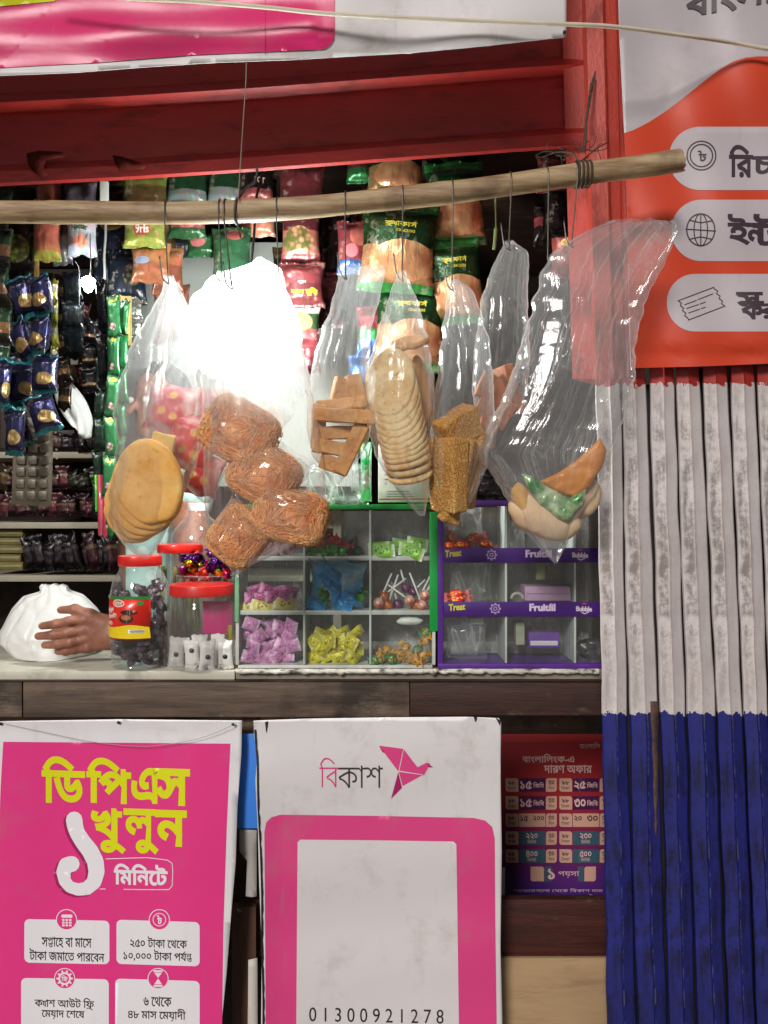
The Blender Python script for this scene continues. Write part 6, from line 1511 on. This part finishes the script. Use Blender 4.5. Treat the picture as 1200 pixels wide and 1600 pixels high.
def twine():
    t = thing('dark_twine', 'dark frayed twine tying the pole to the red column', 'twine', pole_at(909))
    c = pole_at(909)
    for k in range(4):
        x0 = -.014+.008*k
        tube('winding', [c+Vector((x0+.004*math.sin(R(a)*.5), .0243*math.cos(R(a)), .0243*math.sin(R(a)))) for a in range(0, 375, 15)], .0024, M_TWINE, t, 6)
    for pts in ([(908, 245), (917, 190), (924, 150), (931, 112)], [(905, 246), (914, 200), (922, 140), (930, 112)], [(910, 248), (919, 170), (930, 114)]):
        q = [P(x, y, lerp(1.50, 1.655, (248-y)/136)) for x, y in pts]; q[0] = Vector((q[0].x, 1.478, q[0].z))
        tube('strand', smooth_pts(q, 6), .0013, M_TWINE, t, 6)
    bm = bmesh.new(); blob('knot', P(924, 137, 1.62), (.004, .004, .009), M_TWINE, 3, 10, 8, .5, t); bm.free()
    for k in range(16):
        a = P(random.uniform(850, 940), random.uniform(228, 250), 1.56); e = a+Vector((random.uniform(-.04, .04), random.uniform(-.02, .02), random.uniform(-.02, .03)))
        tube('frayed_end', smooth_pts([a, (a+e)/2+Vector((random.uniform(-.01, .01), 0, random.uniform(-.012, .012))), e], 4), .0009, M_TWINE, t, 5)
    tube('strand', smooth_pts([P(848, 246, 1.58), P(870, 238, 1.57), P(895, 240, 1.53), pole_at(905)+Vector((0, -.004, .024)), P(932, 232, 1.56), P(950, 222, 1.62)], 6), .0014, M_TWINE, t, 6)
twine()
# white cable crossing in front of the banners
o = tube('white_cable', smooth_pts([P(60, -40, 1.44), P(170, -6, 1.45), P(300, 2, 1.455), P(420, 12, 1.458), P(520, 22, 1.46), P(700, 31, 1.46), P(885, 38, 1.465), P(960, 42, 1.48), P(1070, 56, 1.53), P(1140, 66, 1.585), P(1205, 77, 1.60), P(1330, 92, 1.60)], 8), .0040, mat('cream_cable', '#d3c6b0', .5, .12, 20, .1), None, 8); tag(o, 'cream white cable sagging across the top of both banners', 'cable')

# ---- bags
def bag(name, label, Lp, Rp, Y, dep, m, tip=None, folds=6, amp=.075, crumple=.0004, seed=0, na=110, nt=120, belly=.55, cat='bag', rag=3.0):
    """thin bag hung from its gathered top; left and right outlines (y, x) in photo pixels, real depth dep either side"""
    y0, y1 = Lp[0][0], Lp[-1][0]; V, F, UV = [], [], []
    def sm(pts, y):
        return (interp(pts, y-7)+2*interp(pts, y)+interp(pts, y+7))/4 if y0+8 < y < y1-8 else interp(pts, y)
    for j in range(nt+1):
        t = j/nt; py = lerp(y0, y1, t); rg_ = rag*min(1, t*8)*min(1, (1-t)*8)
        xl = sm(Lp, py)+rg_*(mn.noise(Vector((seed, py*.05, 0)))+.2*mn.noise(Vector((seed, py*.12, 3)))); xr = sm(Rp, py)+rg_*(mn.noise(Vector((seed, py*.05, 9)))+.2*mn.noise(Vector((seed, py*.12, 13)))); cx, hw = (xl+xr)/2, (xr-xl)/2
        full = math.sin(PI*min(1, t/belly)*.5) if t < belly else math.cos(PI*.5*((t-belly)/(1-belly)))**.55 if t < 1 else 0
        d_ = min(dep*(.10+.90*full), px2m(hw, Y)*1.05)
        gather = max(0, 1-t/.55)
        for i in range(na):
            a = 2*PI*i/na; ca, sa = math.cos(a), math.sin(a)
            q = Vector((ca*1.5+seed*5.1, sa*1.5, t*1.2))
            w1 = a*folds+3.5*mn.noise(q)+seed
            fold = (1-abs(math.sin(w1*.5))*2)*.6+.4*math.sin(w1*1.7+seed)
            q2 = Vector((ca*3+seed, sa*3, py*.022)); rg = (1-2.4*abs(mn.noise(q2)))
            q3 = Vector((ca*7+seed, sa*7, py*.05)); rg2 = (1-2.4*abs(mn.noise(q3)))
            k = 1+amp*fold*(.35+.9*gather)
            off = crumple*(rg*1.0+rg2*.5)
            edge = abs(ca)**6
            x = cx+hw*ca*(1+amp*.25*fold*gather)+ (off*ca*FPX/Y)*.5
            c = P(x, py+(3*fold*(1 if j < 2 else 0)), Y)
            V.append((c.x, Y-(d_*sa*k+off*sa), c.z)); UV.append((1+math.cos(a)*.5+(2 if sa < 0 else 0), t))
    for j in range(nt):
        for i in range(na): i2 = (i+1) % na; F.append((j*na+i, (j+1)*na+i, (j+1)*na+i2, j*na+i2))
    F.append(tuple(range(nt*na, nt*na+na))[::-1])
    o = mk(name, V, F, m, uv=UV); tag(o, label, cat)
    return o
BAGM = film('clear_bag', haze=.06, edge=.5, rough=.09, crease=.12, bunch=.10, bunch_at=(.5, 1.0), bs=.13)
BAGM2 = film('frosted_bag', haze=.08, edge=.5, rough=.14, crease=.12, bunch=.46, bunch_at=(.45, .72), bs=.15)
BAGM3 = film('glossy_bag', haze=.10, edge=.5, rough=.09, crease=.20, bunch=.05, bunch_at=(.5, .9), bs=.14, gl=1.1, cscale=1.2)
BAGM4 = film('milky_bag', haze=.09, edge=.45, rough=.14, crease=.12, bunch=.22, bunch_at=(.55, .9), bs=.15)
WCAR = film('glare_bag_film', haze=.26, edge=.25, rough=.2, crease=.35, bs=.3, cscale=1.2)  # film of the added bag that spreads the bulb's glare
bag('clear_bag', 'leftmost milky clear bag holding yellow flat breads', [(432, 257), (445, 255), (452, 254), (458, 254), (470, 246), (500, 228), (540, 206), (590, 192), (640, 178), (690, 186), (730, 180), (780, 172), (810, 171), (835, 182), (855, 198), (873, 222)],
    [(432, 270), (445, 278), (458, 284), (470, 290), (500, 304), (560, 316), (640, 318), (700, 314), (740, 300), (780, 282), (810, 268), (835, 256), (855, 246), (873, 232)], 1.515, .062, BAGM4, seed=1, belly=.62)
bag('clear_bag', 'clear bag of red and yellow printed packets between the breads and the noodles', [(424, 340), (450, 330), (500, 300), (560, 262), (600, 232), (640, 224), (690, 238), (730, 264), (770, 300), (786, 318)],
    [(424, 352), (450, 372), (500, 390), (560, 392), (600, 388), (690, 372), (740, 352), (775, 334), (786, 326)], 1.585, .045, BAGM, seed=2)
bag('added_glare_bag', 'crumpled white translucent carrier added in front of the bulb to spread its glare', [(404, 402), (416, 390), (426, 344), (440, 322), (470, 298), (520, 286), (560, 294), (592, 330)],
    [(404, 408), (420, 440), (450, 446), (480, 458), (520, 470), (560, 470), (592, 450)], 1.625, .040, WCAR, seed=3, rag=6.0, folds=12, amp=.2, crumple=.004, belly=.5)  # added bag, its outline shaped to the glare around the bulb
bag('clear_bag', 'big frosted bag of orange noodle blocks hanging before the bulb', [(428, 430), (445, 426), (462, 424), (480, 400), (510, 360), (560, 326), (600, 318), (640, 319), (700, 319), (760, 318), (800, 322), (830, 330), (860, 344), (882, 356), (897, 364)],
    [(428, 440), (445, 444), (462, 448), (480, 454), (510, 464), (560, 478), (600, 486), (650, 494), (700, 502), (750, 510), (800, 506), (835, 492), (862, 440), (884, 390), (897, 374)], 1.475, .062, BAGM2, seed=4, belly=.6, nt=140)
bag('clear_bag', 'clear bag of brown rusk sticks with a wide ribbon-like neck', [(416, 530), (424, 528), (440, 528), (470, 520), (510, 506), (560, 490), (610, 481), (660, 479), (690, 482), (715, 490), (740, 510), (760, 522)],
    [(416, 600), (424, 604), (440, 598), (470, 592), (510, 580), (560, 577), (610, 576), (660, 580), (690, 577), (715, 562), (740, 542), (760, 528)], 1.50, .045, BAGM, seed=5, folds=9)
bag('clear_bag', 'clear bag holding a stack of round speckled biscuits', [(424, 622), (440, 616), (470, 606), (520, 590), (570, 574), (620, 570), (670, 575), (720, 590), (755, 612), (785, 636), (806, 655)],
    [(424, 634), (440, 640), (470, 652), (520, 666), (570, 676), (620, 680), (670, 680), (720, 674), (755, 670), (785, 667), (806, 664)], 1.485, .052, BAGM, seed=6, folds=9, belly=.65)
bag('clear_bag', 'clear bag of square puff pastry biscuits right of the round ones', [(438, 700), (450, 700), (480, 696), (530, 690), (580, 684), (630, 678), (680, 673), (730, 675), (770, 684), (800, 692), (828, 702)],
    [(438, 712), (450, 738), (480, 748), (530, 764), (580, 770), (630, 772), (680, 772), (730, 760), (770, 744), (800, 726), (828, 712)], 1.495, .046, BAGM, seed=7, folds=10, belly=.68)
bag('clear_bag', 'clear bag with reddish brown toast hanging behind the pastry bag', [(378, 790), (392, 782), (420, 768), (460, 754), (510, 746), (560, 740), (610, 738), (650, 742), (680, 750)],
    [(378, 800), (392, 826), (420, 826), (460, 824), (510, 826), (560, 828), (610, 824), (650, 806), (680, 766)], 1.55, .036, BAGM, seed=8, folds=9)
bag('clear_bag', 'big glossy clear bag with flared top at the right holding a bun', [(345, 960), (352, 938), (366, 905), (384, 878), (398, 858), (420, 848), (470, 834), (540, 814), (600, 794), (650, 772), (690, 750), (706, 741), (722, 752), (742, 770), (770, 786), (800, 802), (830, 820), (850, 838), (868, 854), (880, 866)],
    [(345, 1052), (352, 1062), (366, 1060), (384, 1050), (398, 1044), (420, 1036), (470, 1008), (540, 992), (572, 994), (580, 992), (600, 988), (650, 976), (690, 962), (704, 956), (720, 950), (742, 942), (770, 928), (800, 908), (830, 892), (850, 884), (868, 876), (880, 870)], 1.49, .055, BAGM3, seed=9, rag=5.0, folds=6, amp=.045, crumple=.0005, nt=160, na=150, belly=.7)
o = tube('green_tie', smooth_pts([P(774, 310, 1.56), P(775, 345, 1.555), P(774, 366, 1.55), P(772, 390, 1.55)], 5), [.0016]*8+[.0034]*8, mat('green_tie', '#66743c', .5, .3, 30, .2), None, 8); tag(o, 'green knotted string above the brown toast bag', 'string')

# ---- bread, noodles, biscuits
def bake(name, a, b, sp=None, rough=.75, scale=16, bump=.7, speck=None, bscale=70):
    if name in _mc: return _mc[name]
    g = N(name); ob = g.obj(); n1 = g.noise(ob, scale, 6, .6); n2 = g.noise(ob, bscale, 6, .65)
    c = g.ramp(n1, [(.32, C(a)), (.68, C(b))])
    if speck: c = g.mix(g.math('MULTIPLY', g.ss(n2, .56, .66), .6), c, C(speck))
    m = g.done(g.princ(c, rough, g.bump(g.math('ADD', n2, g.math('MULTIPLY', n1, .5)), bump, .004)).outputs[0]); _mc[name] = m; return m
def disc(name, label, cat, group, c, r, th, nrm, m, seed=0, ry=None, amp=.05, roll=0):
    """round flat baked thing with bulging rim, facing nrm"""
    nrm = Vector(nrm).normalized(); Mx = nrm.to_track_quat('Z', 'Y').to_matrix() @ Matrix.Rotation(roll, 3, 'Z'); ry = ry or r
    prof = []; nb = 18
    for k in range(nb+1):
        a = -PI/2+PI*k/nb; prof.append((1-.0+math.cos(a)*th*.5/r-th*.5/r, math.sin(a)*th*.5))
    prof = [(0.001, -th*.42), (.4, -th*.47), (.75, -th*.5)]+prof+[(.75, th*.5), (.4, th*.46), (.001, th*.40)]
    n = 40; V, F = [], []
    for q, z in prof:
        for k in range(n):
            a = 2*PI*k/n; e = 1+amp*mn.noise(Vector((math.cos(a)*1.5+seed*2.2, math.sin(a)*1.5, 0)))
            zz = z+th*.16*mn.noise(Vector((q*math.cos(a)*3+seed, q*math.sin(a)*3, 2)))
            V.append(Vector(c)+Mx @ Vector((q*r*e*math.cos(a), q*ry*e*math.sin(a), zz)))
    for i in range(len(prof)-1):
        for k in range(n): k2 = (k+1) % n; F.append((i*n+k, i*n+k2, (i+1)*n+k2, (i+1)*n+k))
    o = mk(name, V, F, m); tag(o, label, cat, group); return o
def brick(name, label, cat, group, c, s, rot, m, bev=.006, seed=0, wob=.0012):
    bm = bmesh.new(); bm_box(bm, (0, 0, 0), s, bev=bev, seg=3)
    bmesh.ops.subdivide_edges(bm, edges=bm.edges[:], cuts=2, use_grid_fill=True)
    Mx = Euler(tuple(R(q) for q in rot)).to_matrix()
    for v in bm.verts:
        d_ = mn.noise_vector(v.co*45+Vector((seed*7, 0, 0)))*wob*2; v.co = Mx @ (v.co+d_)+Vector(c)
    o = mkbm(name, bm, m, None, sharp=60); tag(o, label, cat, group); return o
BRD = bake('yellow_bread', '#e8a03c', '#f8cc80', scale=13, bump=.35, bscale=40, speck='#d08a34')
LB = ['front', 'second', 'third', 'fourth', 'rearmost']
for k, (x, y, r_, ry) in enumerate([(234, 754, .074, .082), (228, 768, .074, .080), (220, 782, .072, .074), (213, 794, .067, .068), (207, 805, .060, .060)]):
    disc('flat_bread', LB[k]+' round yellow flat bread of the pile in the leftmost bag', 'bread', 'flat breads in the leftmost bag', P(x, y, 1.480+.015*k), r_, .019, (-.22, -.95, -.22-.03*k), BRD, k, ry, .07)
brick('bread_wedge', 'pale yellow bread slice standing above the flat breads', 'bread', None, P(252, 706, 1.525), (.046, .02, .075), (8, 12, 10), bake('pale_bread', '#d8a840', '#ead08a'), seed=2)
# printed packets
g = N('red_yellow_print'); uv = g.obj(); vo = g.n('TexVoronoi', {'Vector': uv, 'Scale': 26.0, 'Randomness': .8}, feature='F1'); n1 = g.noise(uv, 22, 4)
c = g.ramp(g.math('ADD', vo.outputs[0], g.math('MULTIPLY', g.math('SUBTRACT', n1, .5), .5)), [(0, C('#e8b81c')), (.2, C('#e0902c')), (.26, C('#c8242c')), (.52, C('#d03c48')), (.66, C('#e0908c')), (.95, C('#e8c8c0'))])
M_RYP = g.done(g.princ(c, .3, g.bump(g.noise(g.obj((1, 1, .5)), 40, 4), .5, .005)).outputs[0])
for k, (x, y, w_, h_, tl, yy, lab) in enumerate([(268, 640, 80, 74, -18, 1.585, 'upper red and yellow printed packet in the bag beside the noodles'), (300, 692, 80, 84, -28, 1.575, 'middle red and yellow printed packet in the bag beside the noodles'), (316, 742, 62, 66, -30, 1.59, 'lowest red and yellow printed packet in the bag beside the noodles'), (338, 648, 66, 80, -6, 1.60, 'red and yellow printed packet half behind the noodle blocks')]):
    packet(x, y, w_, h_, yy, None, lab, m=M_RYP, T=.02, tilt=-tl*.6, name='printed_packet', foilness=0)
bm = bmesh.new(); bm.free()
# noodle blocks
M_NOOD = bake('orange_noodle', '#ffa258', '#ffcf96', scale=30, bump=.4)
M_NCORE = bake('noodle_core', '#e8904e', '#fab474', scale=30, bump=1.0)
def noodle(label, x, y, w_, h_, tilt, Y, seed, dep=.045, n=1300):
    t = thing('noodle_block', label, 'noodles', P(x, y, Y), 'noodle blocks in the big frosted bag')
    W_, H_ = px2m(w_, Y)/2, px2m(h_, Y)/2; Mx = Matrix.Rotation(R(tilt), 3, 'Y'); c = P(x, y, Y); rnd = random.Random(seed)
    def onsurf(u, v, k=1.0):
        se = lambda q, e: math.copysign(abs(q)**e, q)
        p = Vector((W_*se(math.cos(v), .55)*se(math.cos(u), .55), dep*se(math.cos(v), .55)*se(math.sin(u), .55), H_*se(math.sin(v), .55)))
        return c+Mx @ (p*k)
    V, F = [], []; nu, nv = 28, 18
    for j in range(nv+1):
        for i in range(nu): V.append(onsurf(2*PI*i/nu, -PI/2+PI*j/nv, .93+.03*rnd.random()))
    for j in range(nv):
        for i in range(nu): i2 = (i+1) % nu; F.append((j*nu+i, j*nu+i2, (j+1)*nu+i2, (j+1)*nu+i))
    mk('noodle_core', V, F, M_NCORE, t)
    V, F = [], []
    for k in range(n):
        u, v = rnd.uniform(PI*.95, PI*2.05), rnd.uniform(-1.45, 1.45); du, dv = rnd.uniform(-.16, .16), rnd.uniform(-.16, .16); pts = []
        for q in range(6):
            pts.append(onsurf(u, v, .955+.085*rnd.random())); u += du*.6+rnd.uniform(-.12, .12); v = max(-1.5, min(1.5, v+dv*.6+rnd.uniform(-.12, .12)))
        a, b = tube_geo(pts, .00065, 3, False); m_ = len(V); V += a; F += [tuple(i+m_ for i in f) for f in b]
    mk('noodle_strands', V, F, M_NOOD, t)
noodle('topmost orange noodle block in the big frosted bag', 376, 676, 116, 96, 30, 1.478, 1, .042)
noodle('middle orange noodle block in the big frosted bag', 414, 742, 108, 92, 32, 1.482, 2, .040)
noodle('widest orange noodle block at the lower right of the big frosted bag', 454, 806, 114, 84, 12, 1.478, 3, .042)
noodle('lowest orange noodle block at the bottom left of the big frosted bag', 374, 838, 84, 88, 38, 1.476, 4, .036)
# inner packet films
INF = film('inner_pouch', haze=.02, edge=.3, rough=.1, crease=.16, uvw=False, bs=.4)
for x, y, w_, h_, tl, lab in ((378, 664, 124, 108, 30, 'crinkled clear pouch round the topmost noodle block'), (420, 742, 116, 104, 32, 'crinkled clear pouch round the middle noodle block'), (458, 800, 116, 92, 12, 'crinkled clear pouch round the widest noodle block'), (372, 836, 92, 100, 38, 'crinkled clear pouch round the lowest noodle block')):
    packet(x, y, w_, h_, 1.477, None, lab, m=INF, T=.052, tilt=tl, name='clear_pouch', cat='pouch')
# rusk sticks
RSK = bake('rusk_brown', '#b4763c', '#dcab72', scale=22, speck='#9a5c2a')
for k, (x, y, w_, h_, rot, Y, lab) in enumerate([(540, 650, 92, 22, (4, 3, 3), 1.475, 'long rusk lying level near the top of the rusk bag'), (536, 632, 80, 18, (0, -4, -8), 1.505, 'long rusk just behind the level one in the rusk bag'), (498, 666, 22, 70, (5, 2, 12), 1.492, 'upright rusk at the left side of the rusk bag'), (532, 612, 26, 44, (10, 10, 20), 1.51, 'short upright rusk end poking up in the rusk bag'), (554, 606, 24, 40, (-8, -12, 25), 1.505, 'second rusk end poking up at the right of the rusk bag'),
        (518, 700, 60, 22, (0, 8, 10), 1.485, 'short broken rusk below the level one'), (548, 702, 24, 84, (0, 26, 0), 1.487, 'slanting rusk at the lower right of the rusk bag'), (522, 726, 46, 24, (0, 18, 0), 1.49, 'lowest short rusk at the bottom of the rusk bag'), (536, 676, 60, 20, (0, -3, 14), 1.50, 'shaded rusk in the middle of the rusk bag')]):
    brick('rusk', lab, 'rusk', 'rusks in the rusk bag', P(x, y, Y), (px2m(w_, Y), .026, px2m(h_, Y)), (rot[0], rot[1], rot[2]), RSK, .004, k, .001)
# round biscuits
BSC = bake('oat_biscuit', '#c89a5c', '#e6d0a0', scale=26, speck='#a87a40', bump=.9)
NM = ['front upright', 'second', 'third', 'fourth', 'fifth', 'sixth', 'seventh', 'eighth', 'ninth', 'tenth', 'eleventh', 'last']
for k in range(12):
    f = k/11; x = lerp(610, 641, f**.8); y = lerp(598, 742, f**.92); tl = lerp(.18, 1.35, min(1, f*1.3))
    nrm = (-.30+.2*f, -math.cos(tl), math.sin(tl)*.55+.05)
    disc('round_biscuit', NM[k]+' round speckled biscuit counted from the top of the stack', 'biscuit', 'round biscuits in the clear bag', P(x, y, 1.47+.02*f), .050-.006*f, .012, nrm, BSC, k, (.068-.022*f), .04)
disc('round_biscuit', 'brownish round biscuit tucked above and behind the speckled stack', 'biscuit', None, P(640, 536, 1.49), .040, .014, (-.2, -.4, .8), bake('brown_biscuit', '#a8743c', '#cf9c62'), 31, .032)
disc('round_biscuit', 'shaded brownish biscuit behind the right side of the speckled stack', 'biscuit', None, P(656, 610, 1.51), .030, .014, (.6, -.6, .1), bake('brown_biscuit', '#a8743c', '#cf9c62'), 33, .07)
# puff pastry squares with leafy sides
g = N('puff_pastry'); ob = g.obj(); n1 = g.noise(ob, 16, 5); wv = g.n('TexWave', {'Vector': ob, 'Scale': 60.0, 'Distortion': 11.0, 'Detail': 4.0, 'Detail Scale': 2.0}, bands_direction='DIAGONAL').outputs[1]
c = g.ramp(g.math('ADD', g.math('MULTIPLY', n1, .6), g.math('MULTIPLY', wv, .18)), [(.22, C('#b07434')), (.48, C('#d8a458')), (.75, C('#eccb8a'))])
PUF = g.done(g.princ(c, .6, g.bump(g.math('ADD', g.math('MULTIPLY', wv, .5), g.math('ADD', n1, g.noise(ob, 80, 5))), .9, .004)).outputs[0])
for k, (x, y, s, rot, Y, lab) in enumerate([(716, 668, (.066, .04, .052), (20, -32, 18), 1.48, 'uppermost puff pastry turned on its corner'), (700, 742, (.030, .07, .12), (6, -4, 30), 1.482, 'tall layered puff pastry at the front left of its bag'), (728, 742, (.028, .066, .105), (-4, 8, -24), 1.497, 'tall layered puff pastry at the right of its bag'), (712, 700, (.055, .05, .05), (10, 10, 30), 1.50, 'shaded puff pastry in the middle of its bag'), (704, 800, (.032, .03, .036), (10, 14, 20), 1.49, 'small broken puff pastry at the very bottom of its bag'), (742, 700, (.03, .05, .06), (0, 22, -20), 1.515, 'puff pastry half hidden at the right rear of its bag')]):
    brick('puff_pastry', lab, 'pastry', 'puff pastries in the clear bag', P(x, y, Y), tuple(q*1.2 for q in s), rot, PUF, .007, k+20, .0025)
TST = bake('toast_brown', '#8a4e2e', '#b87650', scale=18, speck='#5a2c18')
for k, (x, y, s, rot, lab) in enumerate([(772, 612, (.072, .014, .045), (0, 24, 10), 'reddish brown toast slice leaning at the front of its bag'), (790, 610, (.016, .04, .085), (0, -20, 20), 'reddish brown toast slice standing at the right of its bag'), (768, 640, (.06, .03, .05), (10, 30, -10), 'lowest reddish brown toast slice of its bag'), (755, 676, (.03, .03, .05), (0, 10, 0), 'dark broken toast corner under the other slices')]):
    brick('toast_slice', lab, 'toast', 'toast slices in the rear bag', P(x+6, y, 1.545), tuple(q*1.2 for q in s), rot, TST, .004, k+40, .0015)
# right bag: bun, orange packet, green packet
def blobby(name, label, cat, c, s, m, seed, rot=(0, 0, 0), amp=.06, nu=36, nv=24):
    o = blob(name, c, s, m, seed, nu, nv, amp, None, Euler(tuple(R(q) for q in rot)).to_matrix()); tag(o, label, cat); return o
blobby('bread_bun', 'pale cream bun at the bottom of the big right bag', 'bread', P(850, 805, 1.49), (.074, .036, .044), bake('cream_bun', '#d8b088', '#ead2ae', scale=10, bump=.3), 3, (0, 22, 0))
blobby('bread_bun', 'small golden bun at the left of the cream bun in the big right bag', 'bread', P(815, 785, 1.485), (.020, .024, .038), bake('golden_bun', '#c88a34', '#e2bc6a', scale=12, bump=.3), 5, (0, -14, 0))
blobby('bread_bun', 'cream bun half behind the green packet at the right', 'bread', P(898, 772, 1.51), (.052, .03, .05), bake('cream_bun', '#d8b088', '#ead2ae', scale=10, bump=.3), 8, (0, 30, 0))
def wedge(name, label, pts, Y, T, m, seed):
    """flat pouch with a drawn outline and a swollen middle"""
    V2, F2 = poly(pts); bm = bmesh.new(); bv = [bm.verts.new((x, y, 0)) for x, y in V2]
    for q in F2: bm.faces.new([bv[i] for i in q])
    for no, lo, hi in (((1, 0, 0), min(p[0] for p in pts), max(p[0] for p in pts)), ((0, 1, 0), min(p[1] for p in pts), max(p[1] for p in pts))):
        t = lo+4
        while t < hi:
            bmesh.ops.bisect_plane(bm, geom=bm.verts[:]+bm.edges[:]+bm.faces[:], plane_co=tuple(q*t for q in no), plane_no=no); t += 4
    bm.verts.index_update(); n = len(bm.verts); P2 = [(v.co.x, v.co.y) for v in bm.verts]; fs = [tuple(v.index for v in f.verts) for f in bm.faces]
    bd = {v.index for e in bm.edges if e.is_boundary for v in e.verts}; be = [(e.verts[0].index, e.verts[1].index) for e in bm.edges if e.is_boundary]; bm.free()
    def dist(p):
        return min((Vector(p)-Vector(a)-(Vector(b)-Vector(a))*max(0, min(1, (Vector(p)-Vector(a)).dot(Vector(b)-Vector(a))/((Vector(b)-Vector(a)).length_squared)))).length for a, b in zip(pts, pts[1:]+pts[:1]))
    V = []
    for s in (-1, 1):
        for i, p in enumerate(P2):
            d_ = 0 if i in bd else min(1, dist(p)/5)**.5; V.append(P(p[0], p[1], Y+s*(T*d_+.0006+.0025*mn.noise(Vector((p[0]*.08+seed, p[1]*.08, s)))*d_)))
    F = [f if (V[f[1]]-V[f[0]]).cross(V[f[2]]-V[f[0]]).y < 0 else f[::-1] for f in fs]; F += [tuple(i+n for i in f[::-1]) for f in F]; F += [(a, b, b+n, a+n) for a, b in be]
    o = mk(name, V, F, m); tag(o, label, 'packet'); return o
wedge('orange_packet', 'orange triangular pouch leaning inside the big right bag', [(842, 752), (870, 740), (900, 720), (924, 698), (938, 684), (948, 704), (942, 728), (920, 762), (900, 778), (866, 768)], 1.468, .005, foil('orange_pouch', '#dc8a30', .4, .0, 30, .25), 2)
wedge('green_packet', 'dark green leafy printed pouch across the bun in the big right bag', [(814, 740), (830, 743), (858, 762), (890, 778), (916, 764), (910, 788), (888, 816), (872, 810), (844, 788), (826, 764)], 1.452, .007, foil('green_pouch', '#2f7a34', .25, .2, 55, .6, '#c8d8b0'), 4)
